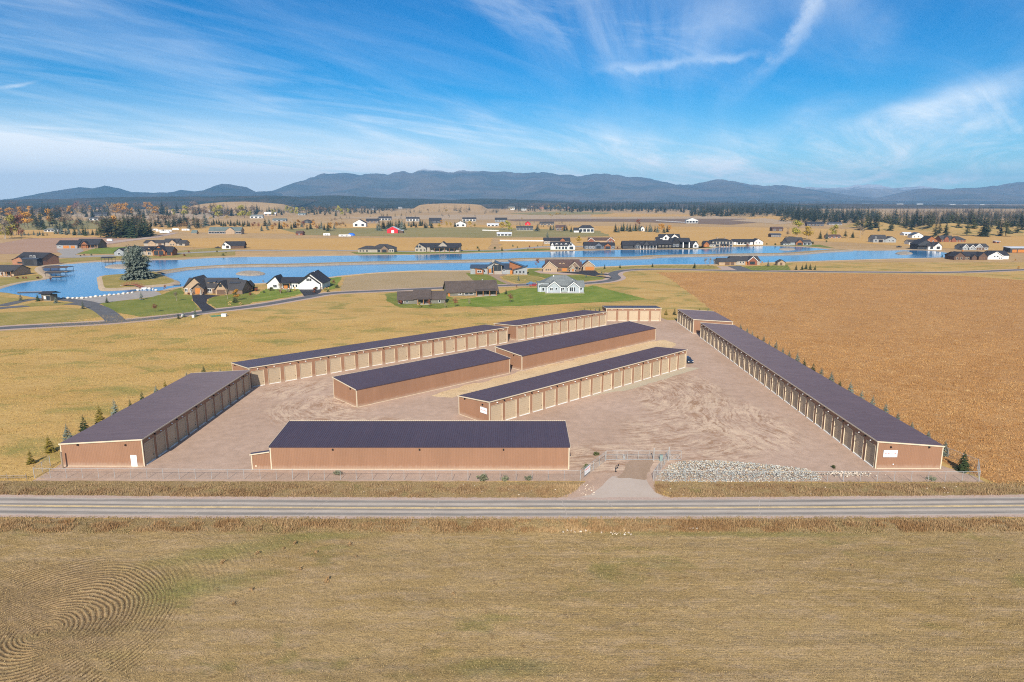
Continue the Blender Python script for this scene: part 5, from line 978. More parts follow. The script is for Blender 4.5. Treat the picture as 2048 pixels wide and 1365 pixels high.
h = House('slate_house', 1199, 498.5, 'slate blue low house with stepped gables on far shore'); h.vol('gx', 1169, 1200, 491, 484.5, 13, 'slate', 'black', y0=1).vol('gx', 1195, 1230, 491, 485.5, 13, 'slate', 'black', y0=2).vol('gy', 1190, 1204, 491.5, 486, 6, 'slate', 'black').vol('gy', 1209, 1222, 492, 487.5, 6, 'wood', 'black', y0=.4).wins((1174, 1181, 1187), 493, 497, 3, 1).win(1193, 1201, 493, 497.5, 0, BLACKM).win(1211, 1220, 493.5, 498, .4, BLACKM).win(1224, 1228, 493, 497, 2)
h = House('tan_red_house', 1203, 488, 'tan house with red gables behind the slate blue house'); h.vol('gx', 1178, 1226, 481, 476, 12, 'tan', 'plum').vol('gy', 1176, 1188, 481.5, 476.5, 4, 'log', 'plum', fascia='white', y0=-.5).vol('gy', 1214, 1228, 481, 476, 5, 'log', 'plum', fascia='white', y0=-.5).wins((1217, 1223), 482.5, 486, 2.6, -.5)
h = House('black_house', 1281, 498, 'black farmhouse with white porch trim on far shore'); h.vol('gx', 1246, 1266, 491, 482.5, 13, 'dark', 'black', y0=1).vol('gx', 1262, 1314, 489.5, 482, 15, 'dark', 'black', y0=2).vol('gy', 1268, 1282, 491.5, 485, 8, 'dark', 'black').vol('gy', 1288, 1298, 489, 482.5, 6, 'dark', 'black', y0=1).dormer(1281, 1287, 484, 488, 4, 4, 'dark', 'black').dormer(1300, 1308, 484, 488, 4, 4, 'dark', 'black').porch(1281, 1312, 491.5, 497.5, 6, 2.4, 'black', WHITE, y0=2).win(1272, 1278, 492.5, 496.5, 0)
h = House('black_barn_house', 1355, 496, 'large black barn house with tall white porch columns'); h.vol('gx', 1316, 1345, 488.5, 481, 14, 'black', 'black', y0=2).vol('gx', 1343, 1382, 487, 476.5, 16, 'black', 'black', y0=3).vol('gx', 1378, 1396, 490, 483, 11, 'black', 'black', y0=2).vol('gy', 1345, 1360, 485, 475, 8, 'black', 'black', y0=2).vol('gy', 1386, 1397, 490, 483.5, 8, 'white', 'black', y0=.5, apex=1391)
for u in (1366, 1378): mb = MB(); x = h.X(u); mb.box(x-.5, x+.5, -.5, .5, 0, h.Z(485)); mb.build('white_column', WHITE, h.t)
mb = MB(); mb.slab((h.X(1360), -1, h.Z(485)+.3), (h.X(1382), -1, h.Z(485)+.3), (h.X(1382), 3, h.Z(485)+1.4), (h.X(1360), 3, h.Z(485)+1.4), .3); mb.build('porch_roof', ROOFS['black'], h.t)
h.wins((1320, 1327, 1334, 1341), 491.5, 494.5, 3, 2, CREAM).wins((1349, 1356), 489, 494, 4, 2).win(1389, 1393, 491, 494, .5, BLACKM)
h = House('white_gable_farmhouse', 1337, 486, 'tall white double gabled farmhouse behind the black barn house'); h.vol('gx', 1320, 1360, 476, 469, 12, 'white', 'black', y0=1).vol('gy', 1325, 1339, 475.5, 469.5, 8, 'white', 'black', apex=1332).vol('gy', 1342, 1357, 475.5, 469, 8, 'white', 'black', apex=1348).vol('gx', 1313, 1324, 480, 475, 9, 'white', 'black').wins((1331, 1348), 475, 479, 3, 0, BLACKM)
h = House('stone_manor', 1437, 494.5, 'tall stone house with two chimneys and double row of windows'); h.vol('hip', 1425, 1466, 483, 477.5, 14, 'stone', 'black', y0=1).vol('gx', 1409, 1431, 488.5, 482.5, 11, 'stone', 'black').vol('gy', 1407, 1418, 489, 483.5, 6, 'wood', 'black', y0=-.6).wins((1430, 1436, 1443, 1449, 1456, 1462), 484.5, 488, 3, 1, BLACKM).win(1432, 1438, 490, 493.5, 1, BLACKM).win(1460, 1464, 490, 493.5, 1, BLACKM).wins((1422, 1427), 490, 493, 2.4).porch(1441, 1457, 489.5, 493.5, 4, 2.6, 'metal', y0=1).chimney(1438, 475.5, 1.2, 8, WALLS['tan'], 1.8).chimney(1453, 475.5, 1.2, 8, WALLS['tan'], 1.8).gdoor(1409, 1414, 490, 494, -.6, 'wood')
h = House('white_black_ranch', 1496, 490, 'long white ranch with black roof and white gable end at right'); h.vol('gx', 1467, 1508, 484, 479, 13, 'white', 'black').vol('gy', 1506, 1526, 484, 478.5, 12, 'white', 'black', apex=1516).dormer(1483, 1492, 479.5, 482.5, 4, 4, 'white', 'black', 'shed').porch(1473, 1499, 485, 489.5, 5, 2.4, 'black', WHITE).wins((1512, 1519), 485, 487.5, 2)
h = House('grey_lake_house', 1594, 491, 'grey house with glazed right wing by the small islet'); h.vol('gx', 1576, 1608, 484.5, 475.5, 14, 'grey', 'char', y0=2).vol('gx', 1605, 1623, 486, 480, 12, 'grey', 'char', y0=0).vol('gy', 1592, 1606, 485.5, 480, 7, 'wood', 'char').vol('gx', 1566, 1580, 487, 484, 8, 'grey', 'char').wins((1571, 1577), 488, 490.5, 3, 0).win(1595, 1603, 486.5, 490.5, 0, BLACKM).win(1607, 1613, 485, 490.5, -.0, WHITE).win(1615, 1621, 485, 490.5, -.0, WHITE)
# --- houses and farm buildings out on the plain
h = House('red_barn', 789, 467, 'bright red barn with pale roof and white door', 'barn'); h.vol('gy', 774, 797, 459.5, 454, 14, 'red', 'white', apex=785).vol('shed', 796, 806, 462, 460, 9, 'darkwood', 'white', slope=-1).gdoor(783, 788, 461.5, 466.5, 0, 'white', 'barn_door')
def small(name, u0, u1, v, ve, vr, wall, roof, label, kind='gx', cat='house', d=11, nw=3):
    h = House(name, (u0+u1)/2, v, label, cat); h.vol(kind, u0, u1, ve, vr, d, wall, roof); w = (u1-u0)
    for i in range(nw): c = u0+w*(i+.5)/nw; h.win(c-w*.09, c+w*.09, ve+(v-ve)*.25, ve+(v-ve)*.8, 0, WHITE if wall not in ('white',) else BLACKM)
    return h
small('wooden_cabin', 592, 605, 471, 467, 462.5, 'log', 'plum', 'small rusty brown cabin alone in the tan field', cat='cabin', nw=1)
small('tan_farmhouse', 418, 482, 469, 462, 455, 'tan', 'green', 'long tan farmhouse with green grey roof at upper left', nw=6, d=13).vol('gy', 452, 470, 462, 455.5, 6, 'tan', 'green', y0=-.8).vol('gx', 382, 392, 466, 461, 6, 'tan', 'green', y0=2)
small('white_stable', 994, 1023, 472.5, 468, 465, 'white', 'white', 'low white metal stable beside the white fence', cat='stable', nw=4)
small('white_villa', 1158, 1188, 465.5, 457, 451, 'white', 'black', 'white two storey villa with dark roof beside brown house', 'hip', nw=4).vol('gx', 1148, 1162, 461, 456, 10, 'white', 'black')
small('brown_villa', 1112, 1132, 462, 456, 451, 'brown', 'plum', 'brown villa with deep porch left of the white villa', nw=3)
small('red_shed', 1050, 1061, 451, 447, 443.5, 'red', 'plum', 'tiny red shed on the plain', 'gy', 'shed', nw=1)
small('pale_bungalow', 1033, 1066, 461, 456, 452.5, 'white', 'char', 'pale long bungalow left of the big round spruce', nw=5)
small('pale_house_upper', 1080, 1108, 451, 447.5, 444, 'tan', 'char', 'tan house above the pale bungalow', nw=4)
small('white_garage', 1281, 1289, 463, 457, 453.5, 'white', 'char', 'tiny white garage among the dark clump of trees', 'gy', 'garage', nw=1)
small('white_hill_house', 1372, 1396, 447, 441, 436.5, 'white', 'grey', 'white house with grey roof alone on the far field', 'gy', nw=4)
small('pole_barn', 1544, 1566, 463, 457.5, 454.5, 'darkwood', 'plum', 'dark open pole barn on the right plain', cat='barn', nw=2)
small('hay_shed', 1542, 1562, 475, 470, 467.5, 'darkwood', 'metal', 'low open hay shed on the right plain', cat='shed', nw=4)
small('dark_lodge', 1614, 1648, 453, 448.5, 444, 'darkwood', 'black', 'dark lodge at the edge of the pines', nw=4)
small('blue_roof_barn', 1658, 1684, 450, 447.5, 445, 'grey', 'metal', 'blue grey roofed barn at the edge of the pines', cat='barn', nw=3)
small('grey_hill_house', 1732, 1750, 453, 448, 443.5, 'grey', 'metal', 'grey house under the tall pines at right', 'gy', nw=2)
small('white_low_house', 1808, 1824, 471.5, 468, 465, 'white', 'white', 'tiny white house left of the small white one', nw=2)
small('brown_cottage', 1655, 1682, 477, 473.5, 470, 'rust', 'plum', 'low brown cottage under the yellow trees', nw=3)
small('white_plain_house', 706, 732, 454, 447, 440, 'white', 'black', 'white and black gabled house on the plain left of the barn', 'gy', nw=2, d=14)
small('long_brown_house', 732, 757, 446, 442, 438, 'brown', 'black', 'brown long roofed house on the plain', nw=3)
small('white_ranch', 757, 782, 441, 437, 433.5, 'white', 'black', 'white low ranch on the plain behind the spruces', nw=4)
small('black_gabled_house', 812, 838, 443, 438, 435, 'white', 'black', 'black roofed white house on the plain above the red barn', nw=4)
small('dark_plain_house', 858, 882, 447, 442, 436.5, 'dark', 'black', 'dark gabled house on the plain right of the red barn', nw=3)
small('white_plain_cottage', 910, 932, 454, 448, 443, 'white', 'black', 'white cottage beside yellow trees on the plain', 'gy', nw=2)
small('pale_plain_ranch', 925, 952, 443, 438.5, 435.5, 'white', 'black', 'pale ranch on the plain in the middle distance', nw=4)
small('white_shed', 974, 997, 453, 450, 447.5, 'white', 'white', 'white metal shed on the plain left of the fence', cat='shed', nw=3)
small('grey_plain_house', 990, 1014, 445, 440, 436, 'grey', 'black', 'grey two storey house at the middle of the plain', nw=4)
small('dark_hall', 182, 214, 433, 429, 425, 'dark', 'black', 'dark long house among the trees at upper left', nw=5)
small('blue_white_house', 178, 202, 441, 437.5, 435.5, 'white', 'metal', 'blue roofed white house among the trees at upper left', nw=3)
small('white_flat_house', 88, 116, 464, 460, 457, 'white', 'grey', 'low white house with dark eaves behind the hedge', 'hip', nw=4)
small('white_warehouse', 42, 60, 420, 418, 416.5, 'white', 'white', 'long white warehouse far away at upper left', cat='warehouse', nw=2)
small('grey_tower_house', 545, 572, 443, 440, 437.5, 'grey', 'green', 'grey green farm shed on the plain at left', cat='shed', nw=3)
small('white_farm', 500, 525, 437, 433, 430, 'white', 'grey', 'white farmhouse on the plain at left', nw=3)
small('farm_hall', 528, 552, 432, 428, 425, 'tan', 'white', 'pale tan farm hall on the plain at left', cat='barn', nw=3)
small('dark_barn_left', 605, 622, 447, 443, 440, 'dark', 'black', 'small dark gabled barn among spruces at left', 'gy', 'barn', nw=1)
small('water_tower_shed', 596, 611, 431, 428, 426.5, 'grey', 'green', 'small grey green shed on the open plain', cat='shed', nw=2)
r = random.Random(21); farbits = []; cnt = {}
for i, u in enumerate(sorted(r.choice((r.uniform(5, 520), r.uniform(520, 1000), r.uniform(1000, 1140), r.uniform(880, 950))) for _ in range(80))):
    v = r.uniform(411, 430) if u < 560 else r.uniform(407, 422)
    w = r.uniform(6, 13); nm, wl, rf = r.choice((('white', 'white', 'char'), ('tan', 'tan', 'plum'), ('grey', 'grey', 'black'), ('white', 'white', 'grey'), ('rust brown', 'rust', 'plum')))
    cnt[nm] = cnt.get(nm, -1)+1; h = House('far_house', u, v, '%s %s little house from the left far off on the plain' % (ordw(cnt[nm]), nm), group='far houses on the plain'); e = w*.28; h.vol(r.choice(('gx', 'gx', 'gy')), u-w/2, u+w/2, v-e, v-e-w*.22, 12, wl, rf)
for i in range(16):
    u = 1640+i*22+r.uniform(-8, 8); v = r.uniform(409.5, 413.5); w = r.uniform(6, 15)
    h = House('far_hall', u, v, '%s pale hall from the left in the far valley town at right' % ordw(i), 'building', group='buildings of the far valley town'); h.vol('gx', u-w/2, u+w/2, v-1.6, v-2.4, 20, 'white', r.choice(('white', 'grey')))
# ---------------------------------------------------------------- lake side things
WOODG = M('grey_deck_wood', (.30,.24,.19), .85, .2, 2); POSTD = M('dark_dock_post', (.05,.045,.045), .7, .1, 2)
def dock_shelter(u, v, w, d, h, label, roofmat, grp='covered docks on the left shore'):
    x, y = at(u, v); t = thing('boat_shelter', (x, y, 0), 0, label, 'boat shelter', grp)
    mb = MB(); mb.box(-w/2, w/2, 0, d, .35, .5); mb.build('deck', WOODG, t)
    for i in range(4):
        for yy in (.2, d-.2): mb = MB(); xx = -w/2+.2+(w-.4)*i/3; mb.bar((xx, yy, -.2), (xx, yy, h), .09, n=6); mb.build('post', POSTD, t)
    mb = MB(); mb.slab((-w/2-.4, -.5, h+.2), (w/2+.4, -.5, h+.2), (w/2+.4, d/2, h+1.1), (-w/2-.4, d/2, h+1.1), .14); mb.slab((-w/2-.4, d/2, h+1.1), (w/2+.4, d/2, h+1.1), (w/2+.4, d+.5, h+.2), (-w/2-.4, d+.5, h+.2), .14); mb.build('roof', roofmat, t)
dock_shelter(110, 545, 17, 8, 3.0, 'long brown roofed boat shelter on the left shore', ROOFS['brown']); dock_shelter(106, 555.5, 10, 6, 2.6, 'smaller dark roofed boat dock in front of the brown one', ROOFS['char']); dock_shelter(214, 526, 9, 5, 3.6, 'dark canopy boat lift near the big spruce', ROOFS['black'])
for u, v, L_, lb in ((66, 585.5, 15, 'low wooden dock floating near the kiosk'), (340, 571, 12, 'narrow pale dock right of the footbridge'), (320, 541, 13, 'short pale dock behind the big spruce'), (880, 536, 1, None)):
    if not lb: continue
    x, y = at(u, v); t = thing('floating_dock', (x, y, .1), R(9), lb, 'dock'); mb = MB()
    for i in range(int(L_/.8)): mb.box(-L_/2+i*.8, -L_/2+i*.8+.74, -.9, .9, .25, .34)
    mb.build('deck', WOODG, t); mb = MB(); mb.box(-L_/2, L_/2, -.8, .8, -.1, .24); mb.build('float', BLACKM, t)
# footbridge
a = Vector(at(247, 574.5)+(0,)); b = Vector(at(287, 578.5)+(0,)); d = b-a; Lb = d.length; t = thing('footbridge', tuple(a), math.atan2(d.y, d.x), 'red brown arched wooden footbridge to the island', 'bridge')
RB = M('red_brown_bridge_wood', (.27,.105,.06), .8, .15, 2); arc = lambda s: .9+1.5*math.sin(math.pi*s)
mb = MB(); nP = 30
for i in range(nP): s0, s1 = i/nP, (i+.9)/nP; mb.hexa([(s0*Lb, -1, arc(s0)-.12), (s1*Lb, -1, arc(s1)-.12), (s1*Lb, 1, arc(s1)-.12), (s0*Lb, 1, arc(s0)-.12), (s0*Lb, -1, arc(s0)), (s1*Lb, -1, arc(s1)), (s1*Lb, 1, arc(s1)), (s0*Lb, 1, arc(s0))])
mb.build('deck', RB, t)
for sy in (-1, 1):
    mb = MB()
    for i in range(nP): s0, s1 = i/nP, (i+1)/nP; mb.bar((s0*Lb, sy, arc(s0)+1.05), (s1*Lb, sy, arc(s1)+1.05), .07, n=4); mb.bar((s0*Lb, sy, arc(s0)-.2), (s1*Lb, sy, arc(s1)-.2), .14, n=4)
    mb.build('handrail', RB, t)
    for i in range(13): mb = MB(); s0 = i/12; mb.bar((s0*Lb, sy, arc(s0)-.2), (s0*Lb, sy, arc(s0)+1.25), .09, n=4); mb.build('rail_post', RB, t)
for e, c0 in ((0, -3.2), (Lb, .2)): 
    mb = MB()
    for i in range(4): mb.box(c0+(i*.75 if e == 0 else 0), c0+(3 if e == 0 else 3-.75*i)+e*0, -1.3, 1.3, i*.25, i*.25+.25)
    for i in range(len(mb.v)): mb.v[i] = (mb.v[i][0]+(e if e else 0), mb.v[i][1], mb.v[i][2])
    mb.build('stone_steps', SILL, t)
# kiosk
x, y = at(100, 601); t = thing('kiosk', (x, y, 0), R(-16), 'small grey kiosk with overhanging dark roof beside the loop drive', 'kiosk')
mb = MB(); mb.box(-2.9, 2.9, -2, 2, 0, 3.2); mb.build('wall', WALLS['olive'], t); mb = MB(); mb.slab((-4, -2.8, 3.5), (4.4, -2.8, 3.9), (4.4, 0, 4.9), (-4, 0, 4.5), .2); mb.slab((-4, 0, 4.5), (4.4, 0, 4.9), (4.4, 2.8, 3.9), (-4, 2.8, 3.5), .2); mb.build('roof', ROOFS['black'], t)
mb = MB(); mb.box(-1.4, -.2, -2.06, -2.003, .9, 2.3); mb.build('notice_board', WHITE, t); mb = MB(); mb.box(-2.5, -1.7, -2.06, -2.003, 0, 2.2); mb.build('door', GDARK, t); mb = MB(); mb.box(.3, 2.6, -2.06, -2.003, .5, 2.6); mb.build('opening', GLASS, t)
# boulders along the launch, one by one
stone = []
for i in range(4):
    mb = MB(); rr = random.Random(i); ring = []
    for k, (zz, rad) in enumerate(((0, .8), (.35, 1.0), (.75, .8), (1.0, .35))): ring.append([(math.cos(q*math.pi/4)*rad*rr.uniform(.8, 1.15), math.sin(q*math.pi/4)*rad*rr.uniform(.7, 1.0), zz*rr.uniform(.85, 1.1)) for q in range(8)])
    for a_, b_ in zip(ring, ring[1:]):
        for q in range(8): mb.quad(a_[q], a_[(q+1) % 8], b_[(q+1) % 8], b_[q])
    mb.poly(ring[-1]); me = mb.mesh('boulder'); me.materials.append(M('pale_boulder', (.60,.56,.50), .9, .15, 1)); stone.append(me)
bl_ = [(118+i*9.2, 597.8-max(0, i-5)*1.0) for i in range(17)]+[(276, 581.5), (283, 580.2), (291, 579.4), (299, 579), (306, 580), (312, 581.5)]
for i, (u, v) in enumerate(bl_):
    x, y = at(u, v); o = obj('boulder', stone[i % 4], None, (x, y, 0), i*1.3); o.scale = (.75+.25*((i*7) % 3)/2,)*3; tag(o, '%s pale boulder from the kiosk end of the boat launch edge' % ordw(i), 'boulder', 'boulders edging the boat launch')
# vehicles
def car(u, v, rz, paint, label, kind='suv', s=1.0):
    x, y = at(u, v); t = thing('parked_car', (x, y, .03), rz, label, 'car'); Lc, Wc = (5.4, 1.95) if kind == 'pickup' else (4.8, 1.9)
    prof = [(-.5, .35), (-.5, .85), (-.46, .98), (-.20, 1.05), (-.08, 1.62), (.28, 1.66), (.44, 1.08), (.5, 1.0), (.5, .35)] if kind != 'pickup' else [(-.5, .4), (-.5, .95), (-.47, 1.1), (-.22, 1.15), (-.12, 1.8), (.10, 1.82), (.15, 1.15), (.5, 1.12), (.5, .4)]
    mb = MB(); n = len(prof)
    ring = lambda sy, k: [(p[0]*Lc, sy*(Wc/2-(.16 if p[1] > 1.3 else 0)), p[1]) for p in prof]
    A_r, B_r = ring(-1, 0), ring(1, 0); mb.poly(A_r[::-1]); mb.poly(B_r)
    for i in range(n): j = (i+1) % n; mb.quad(A_r[i], A_r[j], B_r[j], B_r[i])
    mb.build('body', paint, t)
    gl = MB(); 
    for sy in (-1, 1):
        q = [(-.17, 1.10), (-.075, 1.55), (.26 if kind != 'pickup' else .09, 1.58), (.38 if kind != 'pickup' else .12, 1.12)]; yy = lambda z: sy*(Wc/2-(.13 if z > 1.3 else -.012)); P_ = [(a*Lc, yy(z), z) for a, z in q]; gl.poly(P_ if sy > 0 else P_[::-1])
    gl.quad((-.20*Lc-.02, .7, 1.1), (-.20*Lc-.02, -.7, 1.1), (-.095*Lc-.02, -.65, 1.58), (-.095*Lc-.02, .65, 1.58)); gl.build('window', GLASS, t)
    for sx in (-.32, .31):
        for sy in (-1, 1): w = MB(); w.bar((sx*Lc, sy*(Wc/2-.2), .34), (sx*Lc, sy*(Wc/2+.01), .34), .34, n=14); wo_ = w.build('wheel', BLACKM, t); w = MB(); w.bar((sx*Lc, sy*(Wc/2+.011), .34), (sx*Lc, sy*(Wc/2+.02), .34), .2, n=10); w.build('rim', GALV, wo_)
    for sy in (-.7, .7): w = MB(); w.box(-.505*Lc, -.499*Lc, sy-.18, sy+.18, .68, .84); w.build('headlight', LAMPW, t)
PAINT = lambda n, c: M(n, c, .25, .03, 1, spec=.6)
car(1375, 725, R(100), PAINT('dark_blue_paint', (.02,.03,.055)), 'dark blue car parked behind end of centre storage building', s=1)
car(1062, 570, R(20), PAINT('blue_paint', (.10,.18,.28)), 'blue pickup parked beside the blue grey house', 'pickup'); car(1067, 573, R(15), PAINT('red_paint', (.35,.05,.04)), 'red car parked next to the blue pickup')
car(39, 541, R(5), PAINT('white_car_paint', (.75,.75,.75)), 'white car parked between the two houses on the left shore'); car(1798, 495.5, R(0), PAINT('black_paint', (.02,.02,.02)), 'black car parked on the far lot at right', 'pickup')
car(436, 497, R(0), MATS['black_paint'], 'dark pickup left of the black and white barn', 'pickup')
def van_box(u, v, L_, h_, label, name='camper_trailer', cat='trailer', rz=0, mat=None):
    x, y = at(u, v); t = thing(name, (x, y, 0), rz, label, cat); mb = MB(); mb.hexa([(-L_/2, -1.2, .6), (L_/2, -1.2, .6), (L_/2, 1.2, .6), (-L_/2, 1.2, .6), (-L_/2+.3, -1.2, h_), (L_/2-.8, -1.2, h_), (L_/2-.8, 1.2, h_), (-L_/2+.3, 1.2, h_)]); mb.build('body', mat or WHITE, t)
    for sx in (-.12, .12): w = MB(); w.bar((sx*L_, -1.22, .4), (sx*L_, 1.22, .4), .4, n=10); w.build('wheel', BLACKM, t)
    w = MB(); w.box(-.3*L_, -.1*L_, -1.225, -1.203, 1.5, 2.2); w.box(.05*L_, .25*L_, -1.225, -1.203, 1.5, 2.2); w.build('window', GLASS, t)
van_box(220, 483, 6.5, 2.9, 'white delivery van on the dirt track', 'white_van', 'van'); van_box(654, 472, 10, 3.4, 'white camper trailer in the tan field'); van_box(690, 474, 17, 3.0, 'long white semi trailer beside a blue tarp')
mb = MB(); x, y = at(703, 471.5)
rg = [[(math.cos(q*math.pi/6)*5.5*k, math.sin(q*math.pi/6)*4*k, z) for q in range(12)] for k, z in ((1, 0), (.9, 1.8), (.6, 3.0), (.2, 3.4))]
for a_, b_ in zip(rg, rg[1:]):
    for q in range(12): mb.quad(a_[q], a_[(q+1) % 12], b_[(q+1) % 12], b_[q])
mb.poly(rg[-1]); tag(mb.build('tarp_heap', M('blue_tarp', (.02,.14,.60), .4, .1, 1), None, (x, y, 0)), 'bright blue tarp over a heap in the tan field', 'tarp')
for i, (u, v) in enumerate(((310, 462), (321, 464), (335, 464), (352, 461), (372, 462), (330, 467))): van_box(u, v, 11+i % 3*2, 3.2, '%s white trailer from the left in the parked row at upper left' % ordw(sorted((310, 321, 330, 335, 352, 372)).index(u)), cat='trailer')
for u0, u1, v0, v1, lb in ((1000, 1128, 482, 484, 'long white fence across the plain, left stretch'), (1189, 1212, 485, 487, 'white fence stretch right of the white villa'), (965, 997, 461.5, 463, 'white fence stretch left of the white stable'), (1312, 1370, 442.5, 446, 'white fence below the lone white house')):
    a = at(u0, v0 if u0 > 1128 else v1-1); b = at(u1, v1); t = thing('white_fence', (a[0], a[1], 0), 0, lb, 'fence'); n = 10; ddx, ddy = b[0]-a[0], b[1]-a[1]
    for z0, z1 in ((.3, .75), (.95, 1.35), (1.5, 1.8)): mb = MB(); mb.hexa([(0, 0, z0), (ddx, ddy, z0), (ddx, ddy+.15, z0), (0, .15, z0), (0, 0, z1), (ddx, ddy, z1), (ddx, ddy+.15, z1), (0, .15, z1)]); mb.build('rail', WHITE, t)
    for i in range(n+1): mb = MB(); mb.box(ddx*i/n-.12, ddx*i/n+.12, ddy*i/n+.152, ddy*i/n+.36, 0, 2.0); mb.build('post', WHITE, t)
# utility boxes by the lane
def ubox(u, v, w, h_, d_, mat, label, name='utility_box'):
    x, y = at(u, v); mb = MB(); mb.box(-w/2, w/2, 0, d_, 0, h_); mb.box(-w/2-.08, w/2+.08, -.08, d_+.08, h_, h_+.1); mb.box(-w/2+.1, w/2-.1, -.03, 0, h_*.15, h_*.85); tag(mb.build(name, mat, None, (x, y, .03)), label, 'utility box')
ubox(447, 634, 2.0, 1.1, 1.4, SILL, 'white utility box beside the green ground cover sheet'); ubox(386, 636, .9, 1.0, .9, SILL, 'small pale utility box under the blue spruce by the lane'); ubox(365, 634, .9, .8, .8, SILL, 'small pale utility box left of the blue spruce')
psheet('green_cover', [(418, 632), (441, 630.5), (445, 633), (424, 634.5)], M('green_sheet', (.05,.22,.11), .8, .2, 1, coord='P'), .05, label='green ground cover sheet beside the lane')
# ---------------------------------------------------------------- trees
def leafm(n, a, b, sc=.9):
    m, t, p = newmat(n); k = NT(t); P = k.pos()
    f = k.noise(P, sc, 3, .7); g = k.noise(P, sc*5, 2, .7); oi = k.n('ShaderNodeObjectInfo').outputs['Random']
    col = k.mix(k.rng(f, .3, .7), a, b); col = k.scale(col, k.rng(g, .25, .75, .6, 1.4, False)); col = k.scale(col, k.rng(oi, 0, 1, .75, 1.25, False))
    k.lk(col, p.inputs['Base Color']); p.inputs['Roughness'].default_value = .8; p.inputs['Specular IOR Level'].default_value = .2; return m
LEAF = {'spruce': leafm('blue_spruce_needles', (.125,.155,.122), (.20,.23,.185)), 'green': leafm('conifer_needles', (.032,.052,.022), (.06,.08,.03)), 'dark': leafm('dark_pine_needles', (.026,.038,.020), (.05,.058,.026)), 'gold': leafm('yellowing_needles', (.16,.13,.02), (.24,.18,.03)), 'pine': leafm('olive_pine_needles', (.075,.088,.030), (.12,.12,.045)),
 'yellow': leafm('yellow_leaves', (.38,.26,.03), (.50,.34,.05)), 'orange': leafm('orange_leaves', (.40,.19,.03), (.50,.26,.04)), 'red': leafm('red_brown_leaves', (.16,.05,.035), (.24,.09,.05)), 'bare': leafm('bare_twigs', (.19,.14,.09), (.25,.19,.13)), 'bush': leafm('bush_leaves', (.07,.09,.03), (.12,.13,.05)), 'sage': leafm('sage_bush', (.17,.18,.10), (.22,.23,.13)), 'lime': leafm('yellow_green_leaves', (.26,.24,.035), (.36,.31,.05)), 'weed': leafm('brown_weed', (.30,.185,.08), (.40,.26,.13)), 'straw': leafm('straw_grass', (.45,.30,.10), (.52,.36,.15))}
BARK = M('bark', (.12,.085,.06), .9, .2, 3); PALEBARK = M('pale_bark', (.34,.29,.24), .9, .2, 3)
def conifer(h, r, nb, seed, droop=.35, gap=.12, irregular=0.0, t0=.06, wm=1.0):
    R_ = np.random.RandomState(seed); V = []; 
    for i in range(nb):
        t = t0+(1-t0)*((i+R_.rand())/nb)**1.05
        rad = r*((1-t)**.78+.03)*(1+R_.uniform(-.22, .2))
        if irregular: rad *= 1+irregular*math.sin(t*17+seed)*R_.rand()
        if R_.rand() < gap: continue
        a = R_.rand()*6.283; z = t*h; dz = -droop*rad*R_.uniform(.5, 1.2); ca_, sa_ = math.cos(a), math.sin(a)
        for q in range(3):
            f0, f1 = (.05, .55, .35)[q], (.6, 1.0, .92)[q]; w = rad*(.34, .30, .42)[q]*R_.uniform(.7, 1.2)*wm; sk = R_.uniform(-.28, .28)*rad; u = R_.uniform(-.05, .12)*h*.3
            c2, s2 = math.cos(a+sk/(rad+.01)), math.sin(a+sk/(rad+.01))
            b0 = (ca_*rad*f0, sa_*rad*f0, z+dz*f0); tip = (c2*rad*f1, s2*rad*f1, z+dz*f1-.04*h*(1-t)*.3)
            m = ((b0[0]+tip[0])/2, (b0[1]+tip[1])/2, (b0[2]+tip[2])/2+rad*.10)
            V += [b0, (m[0]-sa_*w/2, m[1]+ca_*w/2, m[2]-w*.25), tip, b0, tip, (m[0]+sa_*w/2, m[1]-ca_*w/2, m[2]-w*.25)]
    V += [(-.05*r, 0, h*.94), (.05*r, 0, h*.94), (0, 0, h*1.02), (0, -.05*r, h*.94), (0, .05*r, h*.94), (0, 0, h*1.02)]
    V = np.array(V); return V, np.arange(len(V)).reshape(-1, 3)
def crown(h, r, n, seed, zlo=.25, clumps=9, leaf=.10, flat=.8):
    "leaf clumps spread through several lobes; gaps stay between them"
    R_ = np.random.RandomState(seed); C = []
    for i in range(clumps):
        a = R_.rand()*6.283; t = zlo+.12+(.8-zlo)*R_.rand(); rr = r*(1-abs(t-.58)*1.25)*R_.uniform(.25, .75); C.append((math.cos(a)*rr, math.sin(a)*rr, t*h, r*R_.uniform(.34, .6)))
    C.append((0, 0, h*.8, r*.45)); C = np.array(C); k = R_.randint(0, len(C), n); d = R_.normal(size=(n, 3)); d /= np.linalg.norm(d, axis=1)[:, None]; d *= (R_.rand(n)**.45)[:, None]
    P = C[k, :3]+d*C[k, 3:4]*np.array([1, 1, flat]); s = r*leaf*R_.uniform(.6, 1.4, n)[:, None]
    e1 = R_.normal(size=(n, 3)); e1 /= np.linalg.norm(e1, axis=1)[:, None]; e2 = np.cross(e1, d+.01); e2 /= np.linalg.norm(e2, axis=1)[:, None]+1e-9
    V = np.stack([P-e1*s, P+e1*s, P+e2*s*1.5], 1).reshape(-1, 3); return V, np.arange(len(V)).reshape(-1, 3)
